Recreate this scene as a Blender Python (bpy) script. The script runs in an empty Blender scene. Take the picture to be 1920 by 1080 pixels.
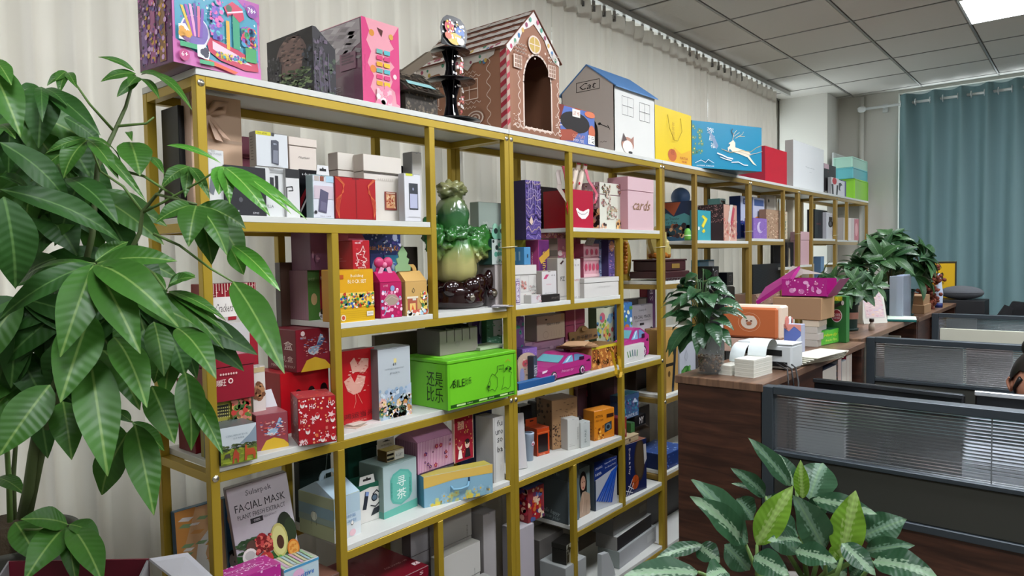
import bpy, bmesh, math, random
from mathutils import Vector, Matrix
random.seed(7)
SC=bpy.context.scene; COL=SC.collection; PI=math.pi

# ---------------- camera, world, lights, exposure ----------------
cam_d=bpy.data.cameras.new('camera'); cam=bpy.data.objects.new('camera',cam_d); COL.objects.link(cam)
_F=Vector((-0.6416, 0.7657, -0.0446)); _R=Vector((0.7669, 0.6416, -0.0177)); _U=Vector((-0.015, 0.0456, 0.9988))
cam.matrix_world=Matrix(((_R.x,_U.x,-_F.x,1.722),(_R.y,_U.y,-_F.y,0.0),(_R.z,_U.z,-_F.z,1.62),(0,0,0,1)))
cam_d.sensor_width=36; cam_d.lens=36*1306.01/1920; cam_d.clip_start=.05; cam_d.clip_end=60
SC.camera=cam
W=bpy.data.worlds.new('world'); SC.world=W; W.use_nodes=True
W.node_tree.nodes['Background'].inputs[0].default_value=(.86,.95,1,1)
W.node_tree.nodes['Background'].inputs[1].default_value=2.8
PANEL_E=26.0
SC.view_settings.view_transform='Standard'; SC.view_settings.look='None'; SC.view_settings.gamma=1
SC.view_settings.exposure=0.7; SC.view_settings.use_curve_mapping=False

# ---------------- helpers ----------------
def hx(c):
    if not isinstance(c,str): return tuple(c)[:3]
    c=c.lstrip('#'); v=[int(c[i:i+2],16)/255 for i in (0,2,4)]
    return tuple(x/12.92 if x<=.04045 else ((x+.055)/1.055)**2.4 for x in v)
MC={}
def mat(c,rough=.5,metal=0,spec=.5,bump=0,bscale=200,vary=0,trans=0,emit=0,alpha=1,ior=1.45,sub=0,key=None,coat=0):
    k=(c if isinstance(c,str) else tuple(c),rough,metal,spec,bump,bscale,vary,trans,emit,alpha,coat)
    if k in MC: return MC[k]
    m=bpy.data.materials.new('mat'); m.use_nodes=True; nt=m.node_tree; b=nt.nodes['Principled BSDF']
    r,g,bl=hx(c); b.inputs['Base Color'].default_value=(r,g,bl,1)
    b.inputs['Roughness'].default_value=rough; b.inputs['Metallic'].default_value=metal
    b.inputs['Specular IOR Level'].default_value=spec; b.inputs['IOR'].default_value=ior
    if trans: b.inputs['Transmission Weight'].default_value=trans
    if coat: b.inputs['Coat Weight'].default_value=coat; b.inputs['Coat Roughness'].default_value=.08
    if alpha<1: b.inputs['Alpha'].default_value=alpha
    if emit: b.inputs['Emission Color'].default_value=(r,g,bl,1); b.inputs['Emission Strength'].default_value=emit
    if vary or bump:
        tc=nt.nodes.new('ShaderNodeTexCoord'); n=nt.nodes.new('ShaderNodeTexNoise'); n.inputs['Scale'].default_value=bscale if bump else 6
        n.inputs['Detail'].default_value=4; nt.links.new(tc.outputs['Object'],n.inputs['Vector'])
        if vary:
            n2=nt.nodes.new('ShaderNodeTexNoise'); n2.inputs['Scale'].default_value=7; n2.inputs['Detail'].default_value=5
            nt.links.new(tc.outputs['Object'],n2.inputs['Vector'])
            mx=nt.nodes.new('ShaderNodeMix'); mx.data_type='RGBA'
            mx.inputs[6].default_value=(r*(1-vary),g*(1-vary),bl*(1-vary),1); mx.inputs[7].default_value=(min(1,r*(1+vary)),min(1,g*(1+vary)),min(1,bl*(1+vary)),1)
            nt.links.new(n2.outputs[0],mx.inputs[0]); nt.links.new(mx.outputs[2],b.inputs['Base Color'])
        if bump:
            bp=nt.nodes.new('ShaderNodeBump'); bp.inputs['Strength'].default_value=bump; bp.inputs['Distance'].default_value=.002
            nt.links.new(n.outputs[0],bp.inputs['Height']); nt.links.new(bp.outputs[0],b.inputs['Normal'])
    MC[k]=m; return m
def attr_mat(rough=.4,metal=0,coat=0):
    k=('attr',rough,metal,coat)
    if k in MC: return MC[k]
    m=bpy.data.materials.new('printed_card'); m.use_nodes=True; nt=m.node_tree; b=nt.nodes['Principled BSDF']
    a=nt.nodes.new('ShaderNodeAttribute'); a.attribute_name='Col'; nt.links.new(a.outputs['Color'],b.inputs['Base Color'])
    b.inputs['Roughness'].default_value=rough; b.inputs['Metallic'].default_value=metal
    if coat: b.inputs['Coat Weight'].default_value=coat
    MC[k]=m; return m
def link(o,parent=None):
    COL.objects.link(o)
    if parent is not None: o.parent=parent
    return o
def empty(name,label,cat,loc=(0,0,0),rz=0,group=None):
    o=bpy.data.objects.new(name,None); COL.objects.link(o); o.location=loc; o.rotation_euler=(0,0,rz)
    o.empty_display_size=.02
    tag(o,label,cat,group); return o
def tag(o,label=None,cat=None,group=None,kind=None):
    if label: o['label']=label
    if cat: o['category']=cat
    if group: o['group']=group
    if kind: o['kind']=kind
    return o
class MB:
    """mesh builder with per-face material index"""
    def __init__(s): s.v=[]; s.f=[]; s.m=[]; s.mats=[]; s.sm=[]
    def mi(s,m):
        if m not in s.mats: s.mats.append(m)
        return s.mats.index(m)
    def add(s,vs,fs,m,M=None,smooth=False):
        o=len(s.v); i=s.mi(m)
        for v in vs: s.v.append(tuple(M@Vector(v)) if M is not None else tuple(v))
        for q in fs: s.f.append([a+o for a in q]); s.m.append(i); s.sm.append(smooth)
        return s
    def box(s,x0,x1,y0,y1,z0,z1,m,M=None,bev=0):
        if bev:
            bm=bmesh.new(); bmesh.ops.create_cube(bm,size=1)
            for v in bm.verts: v.co=Vector(((x0+x1)/2+v.co.x*(x1-x0),(y0+y1)/2+v.co.y*(y1-y0),(z0+z1)/2+v.co.z*(z1-z0)))
            bmesh.ops.bevel(bm,geom=bm.edges[:],offset=bev,segments=1,affect='EDGES',profile=.7)
            bm.verts.index_update()
            r=s.add([v.co.copy() for v in bm.verts],[[v.index for v in f.verts] for f in bm.faces],m,M); bm.free(); return r
        vs=[(x,y,z) for x in (x0,x1) for y in (y0,y1) for z in (z0,z1)]
        return s.add(vs,[(0,1,3,2),(4,6,7,5),(0,4,5,1),(2,3,7,6),(0,2,6,4),(1,5,7,3)],m,M)
    def tube(s,pts,rad,m,n=8,M=None,cap=True,smooth=True):
        pts=[Vector(p) for p in pts]; vs=[]; fs=[]
        up=None
        for i,p in enumerate(pts):
            d=(pts[min(i+1,len(pts)-1)]-pts[max(i-1,0)])
            d=d.normalized() if d.length>1e-9 else Vector((0,0,1))
            if up is None:
                up=Vector((0,0,1)) if abs(d.z)<.9 else Vector((1,0,0))
            a=d.cross(up); a=a.normalized() if a.length>1e-6 else d.orthogonal().normalized()
            b=a.cross(d).normalized(); up=b
            r=rad[i] if isinstance(rad,(list,tuple)) else rad
            for k in range(n):
                t=2*PI*k/n; vs.append(p+a*math.cos(t)*r+b*math.sin(t)*r)
        for i in range(len(pts)-1):
            for k in range(n):
                fs.append((i*n+k,i*n+(k+1)%n,(i+1)*n+(k+1)%n,(i+1)*n+k))
        if cap: fs.append(tuple(range(n))[::-1]); fs.append(tuple((len(pts)-1)*n+k for k in range(n)))
        return s.add(vs,fs,m,M,smooth)
    def lathe(s,prof,m,n=24,M=None,smooth=True,cx=0,cy=0):
        vs=[];fs=[]
        for (r,z) in prof:
            for k in range(n): t=2*PI*k/n; vs.append((cx+r*math.cos(t),cy+r*math.sin(t),z))
        for i in range(len(prof)-1):
            for k in range(n): fs.append((i*n+k,i*n+(k+1)%n,(i+1)*n+(k+1)%n,(i+1)*n+k))
        return s.add(vs,fs,m,M,smooth)
    def prism(s,poly,a,b,m,axis='x',M=None):
        """poly in the two other axes, extruded from a to b"""
        n=len(poly)
        def P(u,v,t): return {'x':(t,u,v),'y':(u,t,v),'z':(u,v,t)}[axis]
        vs=[P(u,v,a) for u,v in poly]+[P(u,v,b) for u,v in poly]
        fs=[tuple(range(n))[::-1],tuple(range(n,2*n))]+[(i,(i+1)%n,n+(i+1)%n,n+i) for i in range(n)]
        return s.add(vs,fs,m,M)
    def sphere(s,c,r,m,n=12,k=8,M=None,sc=(1,1,1)):
        vs=[(c[0],c[1],c[2]+r*sc[2])];fs=[]
        for i in range(1,k):
            p=PI*i/k
            for j in range(n): t=2*PI*j/n; vs.append((c[0]+r*sc[0]*math.sin(p)*math.cos(t),c[1]+r*sc[1]*math.sin(p)*math.sin(t),c[2]+r*sc[2]*math.cos(p)))
        vs.append((c[0],c[1],c[2]-r*sc[2])); L=len(vs)-1
        for j in range(n): fs.append((0,1+j,1+(j+1)%n)); fs.append((L,1+(k-2)*n+(j+1)%n,1+(k-2)*n+j))
        for i in range(k-2):
            for j in range(n): a=1+i*n; fs.append((a+j,a+n+j,a+n+(j+1)%n,a+(j+1)%n))
        return s.add(vs,fs,m,M,True)
    def mesh(s,name):
        me=bpy.data.meshes.new(name); me.from_pydata(s.v,[],s.f)
        for m in s.mats: me.materials.append(m)
        me.polygons.foreach_set('material_index',s.m); me.polygons.foreach_set('use_smooth',s.sm)
        bm=bmesh.new(); bm.from_mesh(me); bmesh.ops.recalc_face_normals(bm,faces=bm.faces); bm.to_mesh(me); bm.free()
        me.update(); return me
    def build(s,name,parent=None,loc=None,rz=0):
        o=bpy.data.objects.new(name,s.mesh(name)); link(o,parent)
        if loc is not None: o.location=loc
        if rz: o.rotation_euler=(0,0,rz)
        return o
def struct(mb,name,parent=None,**k):
    o=mb.build(name,parent)
    if parent is None: o['kind']='structure'
    return o

# ---- flat print: polygons with a colour attribute, lying on a face ----
TXT={}
def text_geo(t,shear=0):
    k=(t,shear)
    if k in TXT: return TXT[k]
    c=bpy.data.curves.new('lettering','FONT'); c.body=t; c.resolution_u=1; c.align_x='LEFT'; c.shear=shear
    o=bpy.data.objects.new('lettering',c); COL.objects.link(o)
    dg=bpy.context.evaluated_depsgraph_get(); m=bpy.data.meshes.new_from_object(o.evaluated_get(dg))
    vs=[(v.co.x,v.co.y) for v in m.vertices]; fs=[tuple(p.vertices) for p in m.polygons]
    bpy.data.objects.remove(o); bpy.data.curves.remove(c); bpy.data.meshes.remove(m)
    if not vs: vs=[(0,0)]
    x0=min(v[0] for v in vs);x1=max(v[0] for v in vs);y0=min(v[1] for v in vs);y1=max(v[1] for v in vs)
    sx=max(x1-x0,1e-4); sy=max(y1-y0,1e-4)
    TXT[k]=([((a-x0)/sx-.5,(b-y0)/sy-.5) for a,b in vs],fs); return TXT[k]
def ell(cx,cy,rx,ry,n=14,a0=0,a1=2*PI): return [(cx+rx*math.cos(a0+(a1-a0)*i/n),cy+ry*math.sin(a0+(a1-a0)*i/n)) for i in range(n if a1-a0>6.2 else n+1)]
def stroke(pts,wd,asp=1):
    out=[]
    for i in range(len(pts)-1):
        (x0,y0),(x1,y1)=pts[i],pts[i+1]; dx,dy=(x1-x0)*asp,y1-y0; L=math.hypot(dx,dy) or 1e-6
        nx,ny=-dy/L*wd/2/asp,dx/L*wd/2
        ex,ey=dx/L*wd*.25/asp,dy/L*wd*.25
        out.append([(x0+nx-ex,y0+ny-ey),(x0-nx-ex,y0-ny-ey),(x1-nx+ex,y1-ny+ey),(x1+nx+ex,y1+ny+ey)])
    return out
def wave(x0,x1,y,amp,n,k=24,vert=False):
    p=[(x0+(x1-x0)*i/k, y+amp*math.sin(2*PI*n*i/k)) for i in range(k+1)]
    return [(b,a) for a,b in p] if vert else p
class Art:
    def __init__(s): s.v=[];s.f=[];s.c=[];s.k=0
    def draw(s,ops,fr,w,h):
        """fr(u_metres,v_metres,off)->xyz ; ops in 0..1 of w,h. Every op is one layer up."""
        k=1; rnd=random.Random(len(ops)*7+int(w*1e4))
        def poly(p,c,off,clip=True):
            if clip: p=[(min(1,max(0,a)),min(1,max(0,b))) for a,b in p]
            o=len(s.v)
            for a,b in p: s.v.append(fr(a*w,b*h,off))
            s.f.append(list(range(o,o+len(p)))); s.c.append(hx(c))
        for op in ops:
            off=.0004+.00025*k; t=op[0]; k+=1
            if t=='r': _,x0,y0,x1,y1,c=op; poly([(x0,y0),(x1,y0),(x1,y1),(x0,y1)],c,off)
            elif t=='e':
                _,x,y,rx,ry,c=op[:6]; poly(ell(x,y,rx,ry,op[6] if len(op)>6 else 14),c,off)
            elif t=='p': poly(op[1],op[2],off)
            elif t=='l':
                for q in stroke(op[1],op[2],w/h): poly(q,op[3],off)
            elif t=='t':
                _,txt,x,y,tw,th,c=op[:7]; rot=op[7] if len(op)>7 else 0; sh=op[8] if len(op)>8 else 0
                vs,fs=text_geo(txt,sh); o=len(s.v); ca,sa=math.cos(rot),math.sin(rot)
                for a,b in vs:
                    A,B=(a*th*h,b*tw*w) if abs(rot)>1.2 else (a*tw*w,b*th*h)
                    s.v.append(fr(x*w+A*ca-B*sa,y*h+A*sa+B*ca,off))
                for f in fs: s.f.append([i+o for i in f]); s.c.append(hx(c))
            elif t=='s':   # scatter: n,x0,y0,x1,y1,size(m),colours
                _,n,x0,y0,x1,y1,sz,cols=op[:8]; kind=op[8] if len(op)>8 else 'b'
                for i in range(n):
                    x=rnd.uniform(x0,x1);y=rnd.uniform(y0,y1);z=sz*rnd.uniform(.5,1.2);a=rnd.uniform(0,6)
                    c=rnd.choice(cols); oo=off+.0001*(i%5)
                    if kind=='b': pp=[(x+z/w*math.cos(a+q*PI/2)*rnd.uniform(.5,1),y+z/h*math.sin(a+q*PI/2)*rnd.uniform(.5,1)) for q in range(4)]
                    elif kind=='o': pp=ell(x,y,z/w,z/h,7)
                    elif kind=='*': pp=[(x+(z if q%2 else z*.4)/w*math.cos(a+q*PI/5),y+(z if q%2 else z*.4)/h*math.sin(a+q*PI/5)) for q in range(10)]
                    elif kind=='f': 
                        for q in range(5): poly(ell(x+z*.6/w*math.cos(a+q*1.257),y+z*.6/h*math.sin(a+q*1.257),z*.42/w,z*.42/h,6),c,oo)
                        pp=ell(x,y,z*.3/w,z*.3/h,6); c='#e8c050'
                    elif kind=='w': pp=[(x-z/w,y),(x-z*.4/w,y+z*.35/h),(x+z/w,y+z*.1/h),(x+z*.3/w,y-z*.3/h)]
                    poly(pp,c,oo)
    def build(s,name,parent,rough=.42,metal=0,coat=0):
        if not s.v: return None
        me=bpy.data.meshes.new(name); me.from_pydata(s.v,[],s.f)
        ca=me.color_attributes.new('Col','FLOAT_COLOR','CORNER')
        buf=[]
        for f,c in zip(s.f,s.c): buf+=list((c[0],c[1],c[2],1))*len(f)
        ca.data.foreach_set('color',buf); me.materials.append(attr_mat(rough,metal,coat)); me.update()
        o=bpy.data.objects.new(name,me); return link(o,parent)
def frF(d,w): return lambda u,v,o:(d/2+o,u-w/2,v)
def frS(d,w): return lambda u,v,o:(u-d/2,-w/2-o,v)
def frT(d,w,h): return lambda u,v,o:(d/2-v,u-w/2,h+o)

def place(g):
    x,y,z,a,w,d,h=g
    ca,sa=math.cos(a),math.sin(a)  # front dir (-sa,ca), outward (ca,sa)
    return (x-sa*w/2-ca*d/2, y+ca*w/2-sa*d/2, z)
def prints(root,g,art,sart,tart,rough,metal=0,y0=0,h=None,coat=0):
    root=next((c for c in root.children if c.name.startswith(('carton','bag_body'))),root)
    w,d,H=g[4:7]
    if h is None: h=H
    if art: a=Art(); a.draw(art,frF(d,w),w,h); a.build('front_print',root,rough,metal,coat)
    if sart: a=Art(); a.draw(sart,frS(d,w),d,h); a.build('side_print',root,rough,metal,coat)
    if tart: a=Art(); a.draw(tart,frT(d,w,H),w,d); a.build('top_print',root,rough,metal,coat)
def carton(name,label,g,front,side=None,top=None,cat='box',group=None,kind='tuck',art=None,sart=None,tart=None,rough=.45,lean=0,metal=0,coat=0,roll=0):
    x,y,z,a,w,d,h=g; side=side or front; top=top or side
    root=empty(name,label,cat,place(g),a,group)
    if lean: root.rotation_euler=(0,-lean,a) if False else (0,0,a)
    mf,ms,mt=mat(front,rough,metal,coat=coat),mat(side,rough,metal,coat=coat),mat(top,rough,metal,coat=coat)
    b=MB(); e=min(.0015,w/8,d/8,h/8)
    def faced(mb,x0,x1,y0,y1,z0,z1,bev):
        t=MB(); t.box(x0,x1,y0,y1,z0,z1,ms,bev=bev)
        for f in t.f:
            P=[Vector(t.v[i]) for i in f]; c=sum(P,Vector())/len(P)
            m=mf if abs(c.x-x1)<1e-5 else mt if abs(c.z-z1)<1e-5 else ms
            mb.add(P,[tuple(range(len(P)))],m)
    if kind=='gable':
        hb=h*.68
        faced(b,-d/2,d/2,-w/2,w/2,0,hb,e); b.build('carton',root)
        q=MB(); rh=(h-hb)*.62
        q.prism([(-d/2,hb),(d/2,hb),(.004,hb+rh),(-.004,hb+rh)],-w/2+.002,w/2-.002,mf,'y'); q.build('sloped_roof',root)
        q=MB(); 
        n=10; hw=w*.36; z0=hb+rh; hh=(h-hb)*.42
        outer=[(-hw,z0-.004)]+[(-hw*math.cos(PI*i/n),z0+hh*min(1,1.25*math.sin(PI*i/n))) for i in range(1,n)]+[(hw,z0-.004)]
        inner=[(hw*.55*math.cos(PI*i/n),z0+hh*.62*min(1,1.3*math.sin(PI*i/n))) for i in range(n+1)]
        vs=[];fs=[]
        pl=outer; pi=[(-a_,b_) for a_,b_ in inner]
        for (u,v) in pl: vs+=[(.002,u,v),(-.002,u,v)]
        L=len(vs)
        for (u,v) in pi: vs+=[(.002,u,v),(-.002,u,v)]
        for i in range(n): fs+=[(2*i,2*i+2,L+2*i+2,L+2*i),(2*i+1,L+2*i+1,L+2*i+3,2*i+3),(2*i,2*i+1,2*i+3,2*i+2),(L+2*i,L+2*i+2,L+2*i+3,L+2*i+1)]
        q.add(vs,fs,mt if top!=side else mf); q.build('handle',root)
        prints(root,g,art,sart,None,rough,h=hb)
        return root
    if kind=='bag':
        vs=[(-d/2,-w/2,0),(d/2,-w/2,0),(d/2,w/2,0),(-d/2,w/2,0)]
        b.add([(-d/2,-w/2,0),(d/2,-w/2,0),(d/2,w/2,0),(-d/2,w/2,0),(-d/2,-w/2,h),(d/2,-w/2,h),(d/2,w/2,h),(-d/2,w/2,h),(0,-w/2+.012,h)],[(0,3,2,1),(1,2,6,5),(3,0,4,7),(2,3,7,6),(0,1,8),(0,8,4),(1,5,8)],mf)
        b.build('bag_body',root)
        q=MB()
        for sx in (1,-1):
            q.tube([(sx*(d/2+.003),-w*.18,h*.88),(sx*(d/2+.012),-w*.17,h*.62),(sx*(d/2+.012),-w*.05,h*.42),(sx*(d/2+.012),w*.05,h*.42),(sx*(d/2+.012),w*.17,h*.62),(sx*(d/2+.003),w*.18,h*.88)],.0016,mat('#b89a20',.5),6)
        q.build('cord_handles',root)
        prints(root,g,art,sart,None,rough); return root
    if kind=='lid':
        k=.26*h
        faced(b,-d/2+.0015,d/2-.0015,-w/2+.0015,w/2-.0015,0,h-k,e); b.build('carton',root)
        q=MB(); faced(q,-d/2,d/2,-w/2,w/2,h-k+.001,h,e); q.build('lid',root)
    elif kind=='book':
        faced(b,-d/2,d/2-.003,-w/2+.001,w/2-.001,.001,h-.001,e); b.build('carton',root)
        q=MB(); q.box(d/2-.0026,d/2,-w/2,w/2,0,h,mf,bev=.0008); q.box(-d/2,d/2,-w/2-.001,-w/2+.0012,0,h,ms); q.build('cover',root)
    elif kind=='plain':
        faced(b,-d/2,d/2,-w/2,w/2,0,h,e); b.build('carton',root)
    else:
        faced(b,-d/2,d/2,-w/2,w/2,0,h-.0012,e); b.build('carton',root)
        q=MB(); q.box(-d/2+.001,d/2-.0015,-w/2+.002,w/2-.002,h-.0011,h,mt)
        q.box(d/2-.0015,d/2+.0006,-w*.08,w*.08,h-.006,h-.0003,mt); q.build('tuck_flap',root)
    prints(root,g,art,sart,tart,rough,metal,coat=coat)
    return root
def lean_box(root,g,ax):
    """tip a box back about its lower rear edge"""
    root.rotation_mode='XYZ'; root.rotation_euler=(0,ax,g[3])
def tabs(root,g,c='#f2f2ee',hole='#222222',hgt=.028):
    """hanging tab with euro slot on the top of a box"""
    w,d,h=g[4:7]; q=MB(); m=mat(c,.5); tw=w*.3
    q.prism([(-tw,h),(tw,h),(tw*.85,h+hgt),(-tw*.85,h+hgt)],d/2-.0016,d/2-.0004,m,'x'); 
    q.prism([(-tw*.5,h+hgt*.4),(tw*.5,h+hgt*.4),(tw*.5,h+hgt*.65),(tw*.14,h+hgt*.65),(0,h+hgt*.85),(-tw*.14,h+hgt*.65),(-tw*.5,h+hgt*.65)],d/2-.0005,d/2+.0002,mat(hole,.6),'x')
    q.build('hang_tab',root)

# ---------------- the room ----------------
H=3.16; XL=-.76; XR=6.2; YB=-2.6; YF=7.64
wallm=mat('#b9b5ab',.85,bump=.15,bscale=60)
def ceiling_mat():
    m=bpy.data.materials.new('ceiling_tile'); m.use_nodes=True; nt=m.node_tree; b=nt.nodes['Principled BSDF']
    b.inputs['Base Color'].default_value=(*hx('#c8c3bb'),1); b.inputs['Roughness'].default_value=.75
    tc=nt.nodes.new('ShaderNodeTexCoord'); mp=nt.nodes.new('ShaderNodeMapping'); mp.inputs['Scale'].default_value=(1,3,1)
    w=nt.nodes.new('ShaderNodeTexNoise'); w.inputs['Scale'].default_value=22; w.inputs['Detail'].default_value=1; w.inputs['Distortion'].default_value=1.2
    bp=nt.nodes.new('ShaderNodeBump'); bp.inputs['Strength'].default_value=.25; bp.inputs['Distance'].default_value=.004
    nt.links.new(tc.outputs['Object'],mp.inputs[0]); nt.links.new(mp.outputs[0],w.inputs['Vector']); nt.links.new(w.outputs[0],bp.inputs['Height']); nt.links.new(bp.outputs[0],b.inputs['Normal'])
    return m
cm=ceiling_mat()
b=MB(); b.box(XL-.4,XR+.1,YB-.1,YF+.3,H+.03,H+.1,mat('#6d6a66',.9)); ceil=struct(b,'ceiling')
# suspended ceiling: recessed tiles on a grid of T-bars
tile=MB(); tile.box(-.292,.292,-.292,.292,0,.014,cm,bev=.006); tme=tile.mesh('ceiling_tile')
lights=[]
GX=-0.7595; GY=4.5313
LIT={(3,1),(3,-2),(3,-5),(3,-8),(7,1),(7,-2),(7,-5),(7,-8)}
for i in range(0,12):
    for j in range(-12,6):
        x=GX+.6*i+.3; y=GY+.6*j+.3
        if x>XR or y>YF or y<YB: continue
        if (i,j) in LIT: lights.append((x,y)); continue
        if y<.2: continue   # behind the camera: one slab below
        o=bpy.data.objects.new('ceiling_tile',tme); link(o,ceil); o.location=(x,y,H)
b=MB(); b.box(XL-.1,XR,YB,GY-.6*8+.6,H+.002,H+.02,cm); b.build('ceiling_panel',ceil)
b=MB(); b.box(XL,XR,GY+3.0+.002,YF,H,H+.014,cm); b.build('ceiling_panel',ceil)
for i in range(0,13):
    b=MB(); x=GX+.6*i; b.box(x-.006,x+.006,YB,YF,H-.003,H+.012,mat('#8e8b86',.4,.3))
    if x<XR: b.build('grid_bar',ceil)
for j in range(-8,7):
    y=GY+.6*j
    if y<YF-.02: b=MB(); b.box(XL,XR,y-.006,y+.006,H-.0025,H+.012,mat('#8e8b86',.4,.3)); b.build('grid_bar',ceil)
for k,(x,y) in enumerate(lights):
    vis=(k==0)
    L=['glowing square ceiling light panel near the teal curtain']+['square ceiling light panel outside the picture']
    seen=abs(x-(GX+2.1))<.1 and y>4.5
    t=empty('ceiling_light',L[0] if seen else L[1],'ceiling light',(x,y,H-.012),0,None if seen else 'ceiling lights outside the picture')
    b=MB(); b.box(-.285,.285,-.285,.285,.002,.012,mat('#f4f8ff',.5,emit=PANEL_E)); b.build('diffuser',t)
    b=MB()
    for q in ((-.298,-.285,-.298,.298),(.285,.298,-.298,.298),(-.285,.285,-.298,-.285),(-.285,.285,.285,.298)): b.box(q[0],q[1],q[2],q[3],-.002,.014,mat('#dfe2e4',.4))
    b.build('frame',t)
fl=MB(); 
def floor_mat():
    m=bpy.data.materials.new('floor_tile'); m.use_nodes=True; nt=m.node_tree; b=nt.nodes['Principled BSDF']
    b.inputs['Roughness'].default_value=.35
    n=nt.nodes.new('ShaderNodeTexNoise'); n.inputs['Scale'].default_value=3; n.inputs['Detail'].default_value=8
    r=nt.nodes.new('ShaderNodeValToRGB'); r.color_ramp.elements[0].color=(*hx('#6f655a'),1); r.color_ramp.elements[1].color=(*hx('#8c8276'),1)
    tc=nt.nodes.new('ShaderNodeTexCoord'); nt.links.new(tc.outputs['Object'],n.inputs['Vector']); nt.links.new(n.outputs[0],r.inputs[0]); nt.links.new(r.outputs[0],b.inputs['Base Color'])
    return m
fl.box(XL-.1,XR,YB,YF,-.05,-.004,mat('#4a443e',.8)); flo=struct(fl,'floor')
ft=MB(); ft.box(-.397,.397,-.397,.397,-.004,0,floor_mat(),bev=.001); fme=ft.mesh('floor_tile')
for i in range(0,9):
    for j in range(0,13):
        x=XL+.4+.8*i; y=YB+.4+.8*j
        if x<XR-.3 and y<YF-.3 and y>-.5: o=bpy.data.objects.new('floor_tile',fme); link(o,flo); o.location=(x,y,0)
# left wall with a long window band
wl=MB(); wl.box(XL-.2,XL-.02,YB,YF,0,.85,wallm); wl.box(XL-.2,XL-.02,YB,YF,2.98,H+.03,wallm)
wl.box(XL-.2,XL-.02,YB,-.6,.85,2.98,wallm); wl.box(XL-.2,XL-.02,7.22,YF,.85,2.98,wallm)
struct(wl,'wall_left')
wm=mat('#d8dad8',.35); gl=mat('#e8f4f2',.02,trans=1,alpha=.25)
for n,(a,c) in enumerate([(-.6,1.3),(1.3,3.2),(3.2,5.1),(5.1,7.22)]):
    t=bpy.data.objects.new('window_%d'%(n+1),None); COL.objects.link(t); t.location=(XL-.1,(a+c)/2,.85); t['kind']='structure'
    w=(c-a)/2
    b=MB(); b.box(-.03,.03,-w,-w+.05,0,2.13,wm); b.box(-.03,.03,w-.05,w,0,2.13,wm); b.box(-.03,.03,-w+.05,w-.05,0,.05,wm); b.box(-.03,.03,-w+.05,w-.05,2.08,2.13,wm); b.box(-.03,.03,-.02,.02,.05,2.08,wm); b.box(-.03,.03,-w+.05,w-.05,1.4,1.44,wm)
    wf_=b.build('window_frame',t)
    b=MB(); b.box(-.003,.003,-w+.05,w-.05,.05,2.08,gl); b.build('pane',wf_)
# corner column, pipe, far wall, window behind the teal curtain
cc=MB(); cc.box(XL,-.30,7.24,YF,0,H,mat('#c8c5bc',.8)); struct(cc,'wall_column')
wf=MB(); wf.box(XL-.2,.24,YF,YF+.2,0,H,mat('#c6c3ba',.8)); wf.box(.24,XR,YF,YF+.2,0,.8,wallm); wf.box(.24,XR,YF,YF+.2,3.13,H,wallm); wf.box(5.6,XR,YF,YF+.2,.8,3.13,wallm)
wfo=struct(wf,'wall_far')
t=bpy.data.objects.new('window_5',None); COL.objects.link(t); t.location=(.24,YF+.1,.8); t['kind']='structure'
b=MB()
for x in (0,1.3,2.6,3.9,5.31): b.box(x,x+.05,-.03,.03,0,2.33,wm)
b.box(0,5.36,-.03,.03,0,.05,wm); b.box(0,5.36,-.03,.03,2.28,2.33,wm); b.build('window_frame',t)
b=MB(); b.box(.05,5.31,-.003,.003,.05,2.28,gl); b.build('pane',t)
b=MB(); b.tube([(-.08,YF-.03,.0),(-.08,YF-.03,H-.02)],.022,mat('#d2cfc6',.5)); o=struct(b,'trim_1')
wr=MB(); wr.box(XR,XR+.1,YB,YF+.2,0,H,wallm); struct(wr,'wall_right')
wb=MB(); wb.box(XL-.2,XR+.1,YB-.1,YB,0,H,wallm); struct(wb,'wall_back')
bb=MB(); bb.box(XL,.24,YF-.015,YF,0,.1,mat('#8d877d',.6)); struct(bb,'baseboard_far')

# ---- curtains ----
def curtain_mat(c,tr,rough=.9,fold=0):
    m=bpy.data.materials.new('curtain_cloth'); m.use_nodes=True; nt=m.node_tree; nt.nodes.clear()
    o=nt.nodes.new('ShaderNodeOutputMaterial'); d=nt.nodes.new('ShaderNodeBsdfDiffuse'); t=nt.nodes.new('ShaderNodeBsdfTranslucent'); mx=nt.nodes.new('ShaderNodeMixShader')
    d.inputs[0].default_value=(*hx(c),1); t.inputs[0].default_value=(*hx(c),1); mx.inputs[0].default_value=tr
    n=nt.nodes.new('ShaderNodeTexNoise'); n.inputs['Scale'].default_value=900; tc=nt.nodes.new('ShaderNodeTexCoord'); bp=nt.nodes.new('ShaderNodeBump'); bp.inputs['Strength'].default_value=.2; bp.inputs['Distance'].default_value=.001
    nt.links.new(tc.outputs['Object'],n.inputs['Vector']); nt.links.new(n.outputs[0],bp.inputs['Height']); nt.links.new(bp.outputs[0],d.inputs['Normal'])
    nt.links.new(d.outputs[0],mx.inputs[1]); nt.links.new(t.outputs[0],mx.inputs[2]); nt.links.new(mx.outputs[0],o.inputs[0]); return m
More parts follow.
